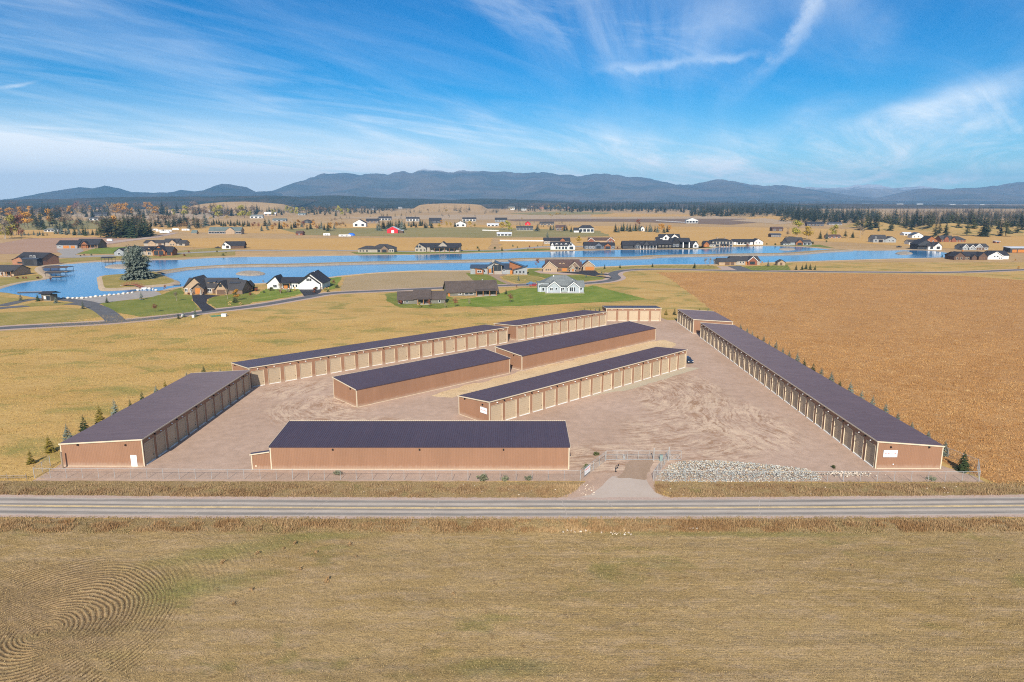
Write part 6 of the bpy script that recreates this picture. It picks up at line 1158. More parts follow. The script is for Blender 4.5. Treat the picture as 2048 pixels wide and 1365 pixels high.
def trunk_mesh(h, r, seed, limbs=5, top=.75):
    mb = MB(); rr = random.Random(seed); z = 0; p = (0, 0, 0)
    for i in range(4):
        q = (rr.gauss(0, .02)*h, rr.gauss(0, .02)*h, h*top*(i+1)/4); mb.bar(p, q, r*(1-.21*i), n=6, r2=r*(1-.21*(i+1))); p = q
    for i in range(limbs):
        z = h*rr.uniform(.28, top); a = rr.random()*6.28; l = h*rr.uniform(.14, .28); e = (math.cos(a)*l, math.sin(a)*l, z+l*.8); mb.bar((0, 0, z), e, r*.4, n=4, r2=r*.1)
        for k in range(2): b = a+rr.uniform(-.8, .8); mb.bar(e, (e[0]+math.cos(b)*l*.5, e[1]+math.sin(b)*l*.5, e[2]+l*.5), r*.14, n=3, r2=r*.04)
    return mb.mesh('trunk')
TK = {}
def tree_kind(key, VF, leaf, h, tr, trunkmat=BARK, limbs=0, top=.8, part='foliage', seed=1):
    me = npmesh(key, VF[0], VF[1], LEAF[leaf]); tm = trunk_mesh(h, tr, seed, limbs, top); tm.materials.append(trunkmat); TK.setdefault(key, []).append((me, tm, part))
for s in range(3):
    for lf, kk in (('spruce', 'spruce'), ('green', 'fir'), ('gold', 'goldfir'), ('dark', 'darkfir')): tree_kind(kk, conifer(10, 3.2, 170, 10+s, .3, .05, wm=1.5), lf, 10, .16, top=.9, seed=s)
    tree_kind('sapling', conifer(10, 3.0, 150, 30+s, .2, .12, wm=1.5), 'spruce', 10, .2, top=.92, seed=s)
    tree_kind('saplinggreen', conifer(10, 3.0, 150, 50+s, .2, .12, wm=1.5), 'green', 10, .2, top=.92, seed=s)
    tree_kind('saplinggold', conifer(10, 3.0, 150, 70+s, .2, .12, wm=1.5), 'gold', 10, .2, top=.92, seed=s)
    V1 = conifer(10, 3.0, 150, 90+s, .15, .10, .5, .18, wm=1.6); tree_kind('pine', V1, 'pine', 10, .22, top=.9, limbs=3, seed=s)
    tree_kind('darkpine', conifer(10, 2.8, 150, 120+s, .2, .08, .4, .08, wm=1.6), 'dark', 10, .22, top=.9, seed=s)
    tree_kind('yellow', crown(10, 3.6, 900, 200+s, .2), 'yellow', 10, .22, PALEBARK, 6, .8, 'crown', s); tree_kind('lime', crown(10, 3.8, 900, 210+s, .15), 'lime', 10, .22, PALEBARK, 6, .8, 'crown', s)
    tree_kind('orange', crown(10, 3.2, 600, 220+s, .2), 'orange', 10, .2, BARK, 5, .8, 'crown', s); tree_kind('red', crown(10, 3.6, 420, 230+s, .25, leaf=.07), 'red', 10, .2, BARK, 7, .85, 'crown', s)
    tree_kind('bare', crown(10, 3.8, 420, 240+s, .2, leaf=.06), 'bare', 10, .22, PALEBARK, 9, .9, 'crown', s)
    tree_kind('bush', crown(4, 3.2, 260, 250+s, .0, leaf=.14, clumps=6), 'bush', 4, .1, BARK, 2, .5, 'leaves', s); tree_kind('redbush', crown(4, 3.2, 260, 255+s, .0, leaf=.14, clumps=6), 'red', 4, .1, BARK, 2, .5, 'leaves', s)
    tree_kind('sage', crown(4, 3.2, 260, 260+s, .0, leaf=.12, clumps=6), 'sage', 4, .1, BARK, 2, .5, 'leaves', s)
    tree_kind('weed', crown(4, 3.4, 130, 270+s, .0, leaf=.13, clumps=5), 'weed', 4, .08, BARK, 2, .5, 'leaves', s); tree_kind('straw', crown(4, 2.2, 160, 280+s, .0, leaf=.12, clumps=5), 'straw', 4, .08, BARK, 1, .5, 'leaves', s)
NAMES = {'spruce': ('spruce_tree', 'tree'), 'fir': ('fir_tree', 'tree'), 'goldfir': ('larch_tree', 'tree'), 'darkfir': ('fir_tree', 'tree'), 'sapling': ('spruce_sapling', 'tree'), 'saplinggreen': ('fir_sapling', 'tree'), 'saplinggold': ('larch_sapling', 'tree'), 'pine': ('pine_tree', 'tree'), 'darkpine': ('pine_tree', 'tree'), 'yellow': ('yellow_tree', 'tree'), 'lime': ('poplar_tree', 'tree'), 'orange': ('orange_tree', 'tree'), 'red': ('red_leaved_tree', 'tree'), 'bare': ('bare_tree', 'tree'), 'bush': ('bush', 'bush'), 'redbush': ('bush', 'bush'), 'sage': ('bush', 'bush'), 'weed': ('tumbleweed', 'weed'), 'straw': ('grass_clump', 'plant')}
tr_ = random.Random(77)
def plant(kind, u, v, hpx, label, group=None, wide=1.0, z=0.0, xy=None, hm=None, parts=True, var=None):
    x, y = xy or at(u, v); hgt = hm or hpx*mpp(y); me, tm, part = tr_.choice(TK[kind]) if var is None else TK[kind][var]; nm, cat = NAMES[kind]
    base = 4 if kind in ('bush', 'redbush', 'sage', 'weed', 'straw') else 10; sc = hgt/base
    t = thing(nm, (x, y, z), tr_.random()*6.28, label, cat, group); t.scale = (sc*wide*tr_.uniform(.9, 1.12), sc*wide*tr_.uniform(.9, 1.12), sc)
    obj(part, me, t)
    if parts: obj('trunk', tm, t)
    return t
# young conifers behind the left building
lc = [(62, 926, 'saplinggold', 30), (99.6, 903, 'saplinggold', 36), (136, 883, 'sapling', 39), (169, 860, 'saplinggreen', 34), (201, 847, 'saplinggold', 41), (231, 831, 'sapling', 36), (261, 815, 'saplinggreen', 20), (285, 802, 'saplinggreen', 22), (313, 787, 'sapling', 20), (331, 778, 'saplinggold', 22), (374, 757, 'sapling', 16), (408, 749, 'saplinggreen', 22), (441, 748, 'sapling', 14)]
ORD = ['first', 'second', 'third', 'fourth', 'fifth', 'sixth', 'seventh', 'eighth', 'ninth', 'tenth', 'eleventh', 'twelfth', 'thirteenth', 'fourteenth', 'fifteenth', 'sixteenth', 'seventeenth', 'eighteenth', 'nineteenth', 'twentieth', 'twenty first', 'twenty second', 'twenty third', 'twenty fourth', 'twenty fifth']
CW = {'sapling': 'blue green', 'saplinggreen': 'dark green', 'saplinggold': 'yellowing', 'spruce': 'blue green', 'fir': 'dark green'}
for i, (u, v, k, hp) in enumerate(lc): plant(k, u, v+2, hp, '%s young conifer behind the left building, %s from the road' % (CW[k], ORD[i]), 'young conifers behind the left building')
rc = [(1481, 658.5), (1494, 666.6), (1504, 672), (1515, 679), (1526.6, 686), (1538, 692), (1551, 700.5), (1565, 707.6), (1578, 715), (1594, 725), (1608, 733), (1626, 741.5), (1642, 752), (1662, 764), (1679, 774), (1700, 786.6), (1722, 801), (1744, 814), (1770.6, 826), (1794.7, 843), (1823, 860), (1856, 878), (1888, 911)]
for i, (u, v) in enumerate(rc):
    k = 'saplinggreen' if i in (3, 10, 11, 14) else 'sapling'; plant(k, u, v+1, (9, 10, 9, 8, 13, 9, 16, 11, 12, 17, 14, 13, 15, 17, 12, 20, 18, 19, 17, 16, 14, 15, 26)[i]*1.35, '%s young spruce behind the long right building, %s from the far end' % (CW[k], ORD[i]), 'young spruces behind the right building')
plant('fir', 1925, 942, 44, 'dense dark green fir inside the fence corner at right', wide=1.05)
for i, (u, v, k, hp) in enumerate(((1169, 621, 'saplinggold', 6), (1181, 622, 'saplinggold', 6), (1191, 623, 'sapling', 8), (1199, 623, 'saplinggreen', 9), (1332, 630, 'saplinggold', 14), (1349, 630, 'saplinggreen', 14), (1399, 622, 'saplinggold', 7), (1416, 624, 'sapling', 8))): plant(k, u, v, hp, '%s sapling behind the far storage row, %s from the left' % (CW[k], ORD[i]), 'saplings behind the far storage row')
# big spruce on the island: three whorled layers for a full ragged crown
x, y = at(277, 561); bs = thing('big_spruce', (x, y, .9), 0, 'huge blue grey spruce on the grassy island', 'tree'); Hs = 68*mpp(y)
Vs, Fs = conifer(Hs, Hs*.47, 1000, 5, .30, .04, .3, .02, wm=.8); Vc, Fc = crown(Hs*.92, Hs*.43, 3800, 8, .02, 26, .045)
obj('foliage', npmesh('foliage', np.concatenate([Vs, Vc]), np.concatenate([Fs, Fc+len(Vs)]), LEAF['spruce']), bs); tm = trunk_mesh(Hs, .6, 2, 6, .85); tm.materials.append(BARK); obj('trunk', tm, bs)
# garden trees round the lake houses
gt_ = [('fir', 76, 603, 16, 'small dark fir left of the kiosk'), ('sapling', 42, 602, 17, 'thin grey spruce on the left lawn'), ('spruce', 112, 607, 15, 'blue spruce right of the kiosk'), ('sapling', 166, 618, 18, 'grey green spruce beside the drive junction'), ('saplinggreen', 214, 606, 14, 'thin dark conifer on the lawn right of the launch'), ('sapling', 283, 600, 18, 'thin spruce right of the boat launch'),
 ('red', 330, 583, 13, 'red leaved tree at the channel beside the tan house'), ('bare', 353, 603, 20, 'slender bare tree on the lawn left of the tan house'), ('red', 310, 625, 19, 'thin red leaved tree on the mown lawn'), ('spruce', 391, 633, 18, 'blue spruce beside the lane and utility box'), ('saplinggreen', 357, 638, 13, 'small dark conifer left of the blue spruce by the lane'), ('sapling', 367, 635, 14, 'small grey conifer left of the blue spruce by the lane'),
 ('orange', 473, 602, 24, 'orange leaved tree in the planting bed by the lane'), ('bush', 470, 606, 9, 'dark green bush under the orange tree'), ('bare', 455, 599, 22, 'thin bare tree in front of the tan garage'), ('fir', 509, 582, 17, 'small dark fir right of the brown shed'), ('red', 538, 583, 7, 'small red shrub tree before the white house'), ('bare', 561, 588, 22, 'thin bare trunk in front of the white house'), ('bare', 527, 570, 10, 'small bare tree at the shore left of white house'), ('red', 668, 573, 14, 'dark wind blown tree right of the white house'), ('orange', 648, 570, 18, 'rusty tree behind the white garage'),
 ('lime', 840, 616, 12, 'small green shrub before the dark ranch house'), ('red', 859, 614, 15, 'pink red shrub at the ranch porch'), ('bare', 890, 616, 13, 'pale leafed young tree at the ranch house corner'), ('red', 911, 614, 20, 'brown leaved tree between the two ranch houses'), ('fir', 1012, 589, 11, 'round dark fir on the green lawn'), ('red', 1021, 605, 20, 'brown leaved round tree on the green lawn'), ('bare', 938, 609, 14, 'thin staked sapling on the green lawn'), ('spruce', 1037, 562, 12, 'blue spruce in front of the modern house'), ('red', 1033, 577, 7, 'small red tree by the lane at the modern house'), ('red', 1074, 537, 20, 'bare red twigged tree left of the brown craftsman house'), ('spruce', 1172, 555, 8, 'small blue spruce on the craftsman lawn'), ('spruce', 1203, 551, 10, 'blue spruce in the gravel island by the lane'), ('fir', 1209, 538, 10, 'small fir on the shore lawn right of the garage'), ('fir', 1240, 536.5, 9, 'second small fir on the shore lawn'), ('fir', 1305, 534.5, 9, 'third small fir on the shore lawn'), ('fir', 1389, 537, 13, 'tall fir on the shore lawn before the ranch house'),
 ('bare', 1411, 531, 15, 'bare tree left of the grey ranch house'), ('bare', 1420, 533, 17, 'pale bare birch at the ranch garage'), ('bare', 1428, 534, 16, 'second pale birch at the ranch garage'), ('orange', 1524, 529, 6, 'yellow orange shrub right of the ranch house'), ('sapling', 1536, 533, 14, 'grey conifer on the ranch lawn'), ('fir', 1592, 540, 11, 'leftmost dark fir of the lane side group'), ('fir', 1604, 540, 11, 'second dark fir of the lane side group'), ('fir', 1612, 539, 14, 'tallest dark fir of the lane side group'), ('fir', 1620, 540, 13, 'fourth dark fir of the lane side group'), ('fir', 1630, 540, 10, 'rightmost dark fir of the lane side group'),
 ('fir', 112, 526, 8, 'small dark fir on the far left shore'), ('saplinggreen', 958, 502, 8, 'small conifer on the far shore left of centre'), ('fir', 1004, 502, 10, 'dark fir on the far shore near the centre'), ('yellow', 1158, 486, 15, 'yellow poplar between the far lake houses'), ('lime', 1594, 476, 36, 'tall yellow green poplar behind the grey lake house'), ('yellow', 1614, 479, 28, 'round yellow poplar behind the grey lake house'), ('lime', 1668, 474, 24, 'yellow tree beside the brown cottage'), ('bare', 1720, 477, 26, 'pale bare tree right of the brown cottage'), ('fir', 1640, 478, 17, 'dark fir left of the brown cottage'), ('spruce', 1653, 479, 18, 'round dark blue spruce at the brown cottage'), ('pine', 1690, 476, 18, 'grey green pine right of the brown cottage'), ('fir', 1705, 476, 14, 'dark fir right of the grey green pine'), ('bare', 1575, 474, 20, 'bare tree left of the tall poplar'), ('fir', 1757, 463, 10, 'small lone fir on the right hill'), ('bush', 1744, 459, 6, 'small bush on the right hill'), ('fir', 1884, 516, 7, 'tiny fir at the right end of the lake'), ('orange', 2036, 541, 9, 'tiny orange tree by the lane at right'), ('orange', 2030, 524, 6, 'orange shrub by the white gabled house'), ('sapling', 1095, 476, 14, 'young round tree before the pale bungalow'), ('red', 1086, 494, 6, 'small red bush left of the white farmhouse')]
for k, u, v, hp, lb in gt_: plant(k, u, v, hp, lb, wide=.75 if k == 'bare' else 1.0)
# bushes and grass clumps in beds
for k, u, v, hp, lb in (('redbush', 378, 590, 4, 'low red shrubs under the tan house windows'), ('redbush', 484, 586, 9, 'dark red shrub right of the tan garage'), ('straw', 460, 611, 8, 'tall straw grass clump in the lane side bed'), ('straw', 482, 611, 7, 'second straw grass clump in the lane side bed'), ('straw', 643, 581, 6, 'straw grass clump right of the white garage'), ('straw', 650, 581, 6, 'second straw clump right of the white garage'), ('straw', 657, 581, 6, 'third straw clump right of the white garage'), ('straw', 912, 592, 6, 'tan grass clump before the long ranch wall'), ('straw', 918, 592, 6, 'second tan grass clump before the long ranch wall'), ('redbush', 801, 609, 7, 'rusty shrub row at the ranch house corner'), ('straw', 1050, 563, 4, 'straw grass bed in front of the modern house'), ('straw', 590, 582, 8, 'yellow shrub by the white house drive'), ('redbush', 513, 583, 6, 'red shrub left of the white house'),
 ('sage', 676, 950, 9, 'round sage bush behind the fence before the front building'), ('sage', 967, 962, 13, 'largest round sage bush at the fence bend'), ('sage', 1010, 961, 9, 'second sage bush right of the fence bend'), ('sage', 1058, 961, 9, 'third sage bush right of the fence bend'), ('bush', 1192, 911, 7, 'dark low bush behind the gate corner'), ('bush', 1174, 938, 9, 'dark low bush beside the fence sign'), ('sage', 1863, 961, 9, 'grey low bush inside the right fence'), ('bush', 1667, 937, 5, 'small green weed by the pale rubble')): plant(k, u, v, hp, lb, wide=1.5 if k in ('sage', 'bush') and v > 900 else 1.1)
for i, (u, v) in enumerate(((35, 558), (46, 558), (53, 558), (76, 558), (101, 560))): plant('redbush', u, v, 4, '%s small dark red shrub from the left on the left shore lawn' % ordw(i), 'red shrubs on the left shore')
for i, (u, v, hp) in enumerate(sorted(((655, 1166, 12), (503, 1185, 9), (468, 1213, 8), (907, 1193, 8), (712, 1118, 7), (632, 1110, 9), (590, 1092, 9), (700, 1094, 9), (568, 1102, 7), (1050, 1118, 5), (1107, 1130, 5), (1565, 1138, 5), (1704, 1136, 6), (2000, 1125, 6), (1945, 1204, 6), (1283, 1138, 4), (446, 1130, 10), (515, 1112, 10), (600, 1142, 8)))): plant('weed', u, v, hp*.75, '%s dry brown tumbleweed from the left on the stubble field' % ordw(i), 'tumbleweeds on the stubble field', 1.1, .2)
sr = random.Random(91)
for nm_, lst in (('along the far shore lawns', [(sr.uniform(700, 1660), 0, 1) for _ in range(46)]), ('along the near lake houses', [(sr.uniform(350, 690), 1, 1) for _ in range(16)]), ('on the left far shore', [(sr.uniform(100, 480), 2, 1) for _ in range(16)])):
    seen = {}
    for u, w_, _ in sorted(lst):
        v = (507.5-(u-700)*.0155+sr.uniform(-9, -1.5)) if w_ == 0 else ((594-(u-350)*.045+sr.uniform(-4, 5)) if w_ == 1 else 519-(u-100)*.012+sr.uniform(-13, -1)); k = sr.choice(('bush', 'bush', 'redbush', 'straw', 'sage', 'bush')); cw = {'bush': 'green bush', 'redbush': 'red brown bush', 'straw': 'straw coloured clump', 'sage': 'grey green bush'}[k]; c_ = seen.get(cw, 0); seen[cw] = c_+1
        plant(k, u, v, sr.uniform(2.2, 5) if w_ != 1 else sr.uniform(3.5, 7), '%s %s from the left %s' % (ordw(c_), cw, nm_), 'shrubs %s' % nm_)
# tree clumps out on the plain
def clump(u0, u1, v0, v1, n, h0, h1, kinds, label, seed, wide=1.0):
    rr = random.Random(seed); seen = {}
    for i in range(n):
        k = rr.choice(kinds); cw = {'spruce': 'blue green spruce', 'fir': 'green fir', 'darkfir': 'dark fir', 'pine': 'olive pine', 'darkpine': 'dark pine', 'goldfir': 'yellowing larch', 'yellow': 'yellow tree', 'orange': 'orange tree', 'red': 'rusty tree', 'bare': 'bare tree', 'lime': 'yellow green tree'}[k]
        c_ = seen.get(cw, 0); seen[cw] = c_+1; plant(k, u0+(u1-u0)*(i+.15+.7*rr.random())/n, rr.uniform(v0, v1), rr.uniform(h0, h1), '%s %s from the left %s' % (ordw(c_), cw, label), 'trees %s' % label, wide)
clump(198, 305, 470, 477, 20, 26, 50, ['pine', 'pine', 'pine', 'darkpine', 'goldfir', 'fir'], 'in the big dark clump behind the ploughed field', 1)
clump(215, 262, 462, 470, 6, 30, 44, ['pine', 'goldfir', 'orange'], 'at the back of the big dark clump', 2)
clump(108, 196, 468, 472, 13, 9, 20, ['spruce', 'spruce', 'fir'], 'in the spruce row left of the big clump', 3); clump(40, 100, 470, 473, 8, 6, 10, ['spruce', 'fir'], 'in the low row at far left', 4)
clump(48, 135, 452, 464, 11, 18, 36, ['pine', 'darkpine', 'red', 'fir', 'orange'], 'in the mixed clump at far left', 5); clump(0, 46, 470, 481, 9, 22, 44, ['bare', 'bare', 'red', 'lime'], 'at the far left edge', 6)
clump(300, 412, 450, 458, 22, 16, 30, ['darkpine', 'darkfir', 'fir', 'spruce', 'bare', 'pine'], 'in the dark clump above the parked trailers', 7); clump(422, 502, 449, 454, 17, 8, 14, ['darkfir', 'fir'], 'in the planted row at upper left', 8)
clump(0, 130, 428, 440, 22, 14, 26, ['darkpine', 'darkfir', 'pine', 'orange', 'bare'], 'in the hedge band at upper left', 9); clump(130, 330, 424, 436, 30, 14, 26, ['darkpine', 'darkfir', 'pine', 'orange', 'bare', 'red'], 'in the tree band before the left hills', 10); clump(330, 520, 426, 437, 26, 12, 24, ['darkpine', 'pine', 'bare', 'darkfir', 'lime'], 'in the tree band left of centre', 11)
plant('lime', 438, 437, 26, 'broad olive yellow tree in the band at upper left'); plant('lime', 482, 437, 27, 'second broad olive yellow tree at upper left')
clump(503, 676, 452, 463, 30, 10, 18, ['spruce', 'fir', 'darkfir', 'red', 'orange', 'spruce'], 'in the garden belt left of the red barn', 12); clump(500, 705, 424, 433, 34, 8, 16, ['darkpine', 'darkfir', 'pine', 'lime'], 'in the far band left of centre', 13); clump(720, 754, 425, 429, 5, 12, 17, ['darkpine'], 'in the lone group on the plain', 14)
clump(754, 812, 456, 463, 14, 14, 24, ['spruce', 'fir', 'darkfir'], 'behind the red barn', 15); clump(815, 868, 451, 457, 10, 9, 16, ['fir', 'spruce', 'darkfir'], 'right of the red barn', 16); clump(872, 952, 450, 456, 9, 8, 14, ['spruce', 'fir', 'orange', 'yellow'], 'near the plain cottages', 17)
clump(1002, 1026, 458, 463, 3, 14, 26, ['yellow', 'lime', 'fir'], 'left of the pale bungalow', 18); plant('spruce', 1075, 463, 15, 'broad round spruce right of the pale bungalow', wide=1.6); clump(1092, 1146, 458, 464, 8, 9, 14, ['bare', 'orange', 'spruce', 'fir'], 'around the two villas', 19)
clump(1227, 1282, 462, 466, 9, 12, 19, ['fir', 'spruce', 'darkfir'], 'in the clump left of the tiny white garage', 20); clump(1290, 1342, 462, 467, 10, 12, 18, ['fir', 'spruce', 'darkpine', 'orange'], 'in the clump right of the tiny white garage', 21); plant('red', 1275, 462, 24, 'tall reddish bare tree in the clump by the tiny garage')
clump(1712, 1850, 448, 462, 26, 20, 36, ['darkpine', 'pine', 'pine', 'darkfir'], 'on the wooded slope at right', 22, .9); clump(1850, 2060, 455, 474, 34, 24, 42, ['darkpine', 'darkfir', 'pine', 'pine'], 'in the tall wood at the right edge', 23, .9); clump(1590, 1720, 436, 448, 24, 16, 26, ['darkpine', 'darkfir'], 'in the wood behind the dark lodge', 24)
clump(1380, 1600, 424, 434, 46, 13, 20, ['darkpine', 'darkfir'], 'along the front of the forest belt', 25); clump(1130, 1380, 417, 426, 46, 10, 17, ['darkpine', 'darkfir'], 'along the front of the far forest belt', 26)
# forest masses, too many to count
def forest(name, bands, label, seed, mat):
    R_ = np.random.RandomState(seed); Vb, Fb = conifer(1, .25, 24, 4, .25, .0, wm=2.0); nv = len(Vb); Vs = []; Fs = []; i = 0
    for u0, u1, v0, v1, n, h0, h1 in bands:
        for _ in range(n):
            x, y = at(R_.uniform(u0, u1), R_.uniform(v0, v1)); hh = R_.uniform(h0, h1)*mpp(y); a = R_.rand()*6.28; w = hh*R_.uniform(.8, 1.25); ca_, sa_ = math.cos(a)*w, math.sin(a)*w
            Vs.append(np.stack([Vb[:, 0]*ca_-Vb[:, 1]*sa_+x, Vb[:, 0]*sa_+Vb[:, 1]*ca_+y, Vb[:, 2]*hh], 1)); Fs.append(Fb+nv*i); i += 1
    return tag(obj(name, npmesh(name, np.concatenate(Vs), np.concatenate(Fs), mat)), label, 'forest', kind='stuff')
FOREST = leafm('forest_needles', (.032,.046,.025), (.066,.072,.036), .05)
FORESTR = leafm('autumn_wood', (.10,.075,.045), (.16,.11,.06), .03)
forest('forest_belt', [(1030, 1580, 412, 424, 1050, 9, 17), (1380, 1640, 420, 434, 420, 12, 19), (1560, 1760, 427, 444, 380, 14, 24), (1740, 2080, 436, 458, 520, 14, 24)], 'dark conifer forest belt across the right of the plain', 1, FOREST)
forest('left_forest', [(-40, 560, 402, 412, 650, 4, 8), (520, 1060, 404, 416, 900, 5, 10), (640, 900, 414, 421, 200, 7, 12), (500, 700, 418, 426, 140, 8, 13), (60, 240, 408, 416, 200, 6, 10)], 'dark far forest across the left of the plain', 2, FOREST)
forest('autumn_wood', [(1780, 2080, 424, 440, 420, 8, 15), (1850, 2080, 432, 446, 180, 10, 20)], 'hazy brown autumn wood behind the right pines', 3, FORESTR)
def groves(name, bands, label, seed, mat, decid=False):
    R_ = np.random.RandomState(seed); Vb, Fb = crown(1, .34, 70, 6, .1, 6, .16) if decid else conifer(1, .24, 30, 7, .2, .0, .3, wm=1.9); nv = len(Vb); Vs = []; Fs = []; i = 0
    for u0, u1, v0, v1, nc, k0, k1, h0, h1 in bands:
        for _ in range(nc):
            cu, cv = R_.uniform(u0, u1), R_.uniform(v0, v1); k = R_.randint(k0, k1+1); sp = R_.uniform(3, 14); hm_ = R_.uniform(h0, h1)
            for _ in range(k):
                x, y = at(cu+R_.normal()*sp, cv+R_.normal()*.9); hh = hm_*R_.uniform(.7, 1.2)*mpp(y); a = R_.rand()*6.28; w = hh*R_.uniform(.8, 1.3); ca_, sa_ = math.cos(a)*w, math.sin(a)*w
                Vs.append(np.stack([Vb[:, 0]*ca_-Vb[:, 1]*sa_+x, Vb[:, 0]*sa_+Vb[:, 1]*ca_+y, Vb[:, 2]*hh], 1)); Fs.append(Fb+nv*i); i += 1
    return tag(obj(name, npmesh(name, np.concatenate(Vs), np.concatenate(Fs), mat)), label, 'trees', kind='stuff')
groves('far_conifer_groves', [(0, 520, 414, 432, 76, 5, 14, 10, 20), (0, 410, 440, 460, 26, 4, 9, 12, 24), (500, 1010, 413, 428, 60, 4, 14, 8, 14), (690, 1000, 432, 446, 10, 2, 6, 6, 11), (1020, 1130, 440, 456, 6, 2, 5, 6, 10)], 'many far dark conifers in small groves on the left plain', 4, FOREST)
groves('far_autumn_groves', [(0, 520, 416, 434, 44, 3, 9, 8, 16), (0, 420, 442, 462, 24, 3, 7, 9, 18), (500, 1010, 412, 428, 18, 2, 8, 6, 11), (510, 700, 444, 458, 8, 2, 6, 6, 11), (1010, 1150, 414, 420, 10, 2, 6, 5, 9)], 'rusty autumn trees in small groves on the left plain', 5, leafm('autumn_grove_leaves', (.13,.085,.045), (.22,.13,.055), .02), True)
groves('far_golden_trees', [(0, 560, 414, 445, 16, 1, 2, 10, 17), (560, 1140, 412, 452, 12, 1, 3, 7, 13)], 'single golden trees dotted over the left plain', 6, leafm('golden_grove_leaves', (.30,.20,.04), (.38,.25,.05), .02), True)
# ---------------------------------------------------------------- hills and mountains
def fbm(X, Y, sc, oct_, seed):
    z = 0; a = 1
    for o_ in range(oct_): z = z+a*(vnoise(X, Y, sc, seed+o_)-.5); sc *= .5; a *= .5
    return z
def rng_mesh(name, sil, D, depth, mat, label, seed, amp=.25, base=0.0, n=260, m=36, taper=False, rough=0.0):
    "mountain range at distance D whose skyline follows the surveyed silhouette"
    us = np.linspace(sil[0][0], sil[-1][0], n); vs_ = np.interp(us, [p[0] for p in sil], [p[1] for p in sil])
    vs_ = vs_+(np.interp(us, us[::3], np.random.RandomState(seed).normal(size=len(us[::3])))*rough); elev = (400.5-vs_)/FPX*1.0; X = (us-CU)/FPX*D*_c; top = CAM_H+elev*D*1.0; t = np.linspace(0, 1.35, m)
    XX = np.repeat(X[None, :], m, 0); T = np.repeat(t[:, None], n, 1); ew = np.clip(np.minimum(np.arange(n), n-1-np.arange(n))/(n*.16), 0, 1); top = base+(top-base)*(ew*ew*(3-2*ew) if taper else 1); YY = D-depth*(1-T)
    XX = XX*(YY/D*.35+.65)
    prof = np.where(T < 1, T**1.25, 1-(T-1)*1.2); spur = fbm(XX, YY*.45, depth*.35, 5, seed)
    sharp = (1-np.abs(2*vnoise(XX, YY*.5, depth*.22, seed+20)-1))-.5
    env = np.clip(T*(1.0-T)*4, 0, 1); Z = base+(top[None, :]-base)*prof*(1+(spur*.55+sharp*amp)*env)
    Z = Z+fbm(XX, YY, depth*.05, 3, seed+40)*(top[None, :]-base)*.045*np.clip(T*2, 0, 1)
    Z = np.where(T < .995, np.minimum(Z, base+(top[None, :]-base)*np.clip(T, 0, 1)**.7*.975), Z)
    V = np.stack([XX.ravel(), YY.ravel(), np.maximum(Z, -1).ravel()], 1); i = (np.arange(m-1)[:, None]*n+np.arange(n-1)[None, :]).ravel()
    me = npmesh(name, V, np.stack([i, i+1, i+1+n, i+n], 1), mat); me.polygons.foreach_set('use_smooth', [True]*len(me.polygons)); return tag(obj(name, me), label, kind='structure')
def mount_mat(name, a, b, snow=None, sc=.0012):
    m, t, p = newmat(name); k = NT(t); P = k.pos(); f = k.noise(P, sc, 7, .65, .5); g = k.noise(P, sc*7, 5, .7)
    col = k.mix(k.rng(f, .38, .62), a, b); col = k.scale(col, k.rng(g, .3, .7, .75, 1.25, False))
    if snow:
        sx = k.n('ShaderNodeSeparateXYZ'); k.lk(P, sx.inputs[0]); hgt = k.math('ADD', sx.outputs[2], k.math('MULTIPLY', k.math('SUBTRACT', k.noise(P, sc*4, 7, .75), .5), snow[1]))
        col = k.mix(k.rng(hgt, snow[0], snow[0]+snow[2], 0, .75), col, (.62,.64,.68))
    k.lk(col, p.inputs['Base Color']); p.inputs['Roughness'].default_value = .95; p.inputs['Specular IOR Level'].default_value = .1; return m
MAIN = [(500, 400), (540, 388), (587, 375), (620, 360), (650, 351), (672, 350.5), (692, 347.5), (720, 352), (750, 349.5), (782, 350.5), (805, 345.5), (825, 349), (850, 342.5), (882, 344), (900, 349), (920, 346), (962, 344.5), (987, 348), (1003, 345.5), (1027, 349), (1060, 347.5), (1093, 348.6), (1153, 355), (1175, 352), (1186, 350), (1227, 350.5), (1257, 356), (1287, 358), (1350, 370.5), (1383, 371), (1426, 362), (1451, 362), (1492, 369.6), (1525, 374), (1564, 371), (1600, 378), (1680, 392), (1760, 400)]
rng_mesh('mountain_range', MAIN, 13000, 4200, mount_mat('forested_mountain', (.055,.062,.052), (.13,.105,.08), (548, 170, 70)), 'long forested mountain range with light snow on its crest', 3, n=520, m=70, amp=.5, rough=.55)
rng_mesh('snow_mountains', [(1480, 398), (1560, 380), (1600, 375), (1650, 377), (1690, 376), (1712, 371.5), (1750, 370.5), (1790, 377), (1820, 376), (1842, 373), (1870, 379), (1940, 392), (2000, 400)], 15600, 2600, mount_mat('snowy_mountain', (.16,.14,.12), (.26,.23,.20), (250, 300, 90)), 'distant snow dusted peaks on the right horizon', 9, n=200, m=40, rough=.5)
rng_mesh('right_mountain', [(1640, 402), (1720, 399), (1774, 394), (1810, 384), (1844, 378), (1900, 379), (1964, 376), (2014, 369), (2048, 366), (2150, 360), (2300, 370)], 11500, 3200, mount_mat('hazy_mountain', (.08,.08,.065), (.16,.125,.095)), 'hazy forested mountain at the right edge', 15, n=220, m=40, amp=.5, rough=.5)
rng_mesh('left_hills', [(20, 402), (62, 397), (100, 388), (130, 382), (160, 375.5), (190, 378), (212, 373), (240, 377.5), (262, 385), (310, 386.5), (350, 385), (362, 381), (390, 384), (420, 379.5), (445, 369), (462, 369.5), (495, 376), (512, 385), (540, 383), (575, 390), (640, 398), (680, 402)], 10500, 2300, mount_mat('dark_forested_hill', (.028,.036,.026), (.07,.058,.038), None, .002), 'dark forested hills on the left horizon', 21, n=300, m=40)
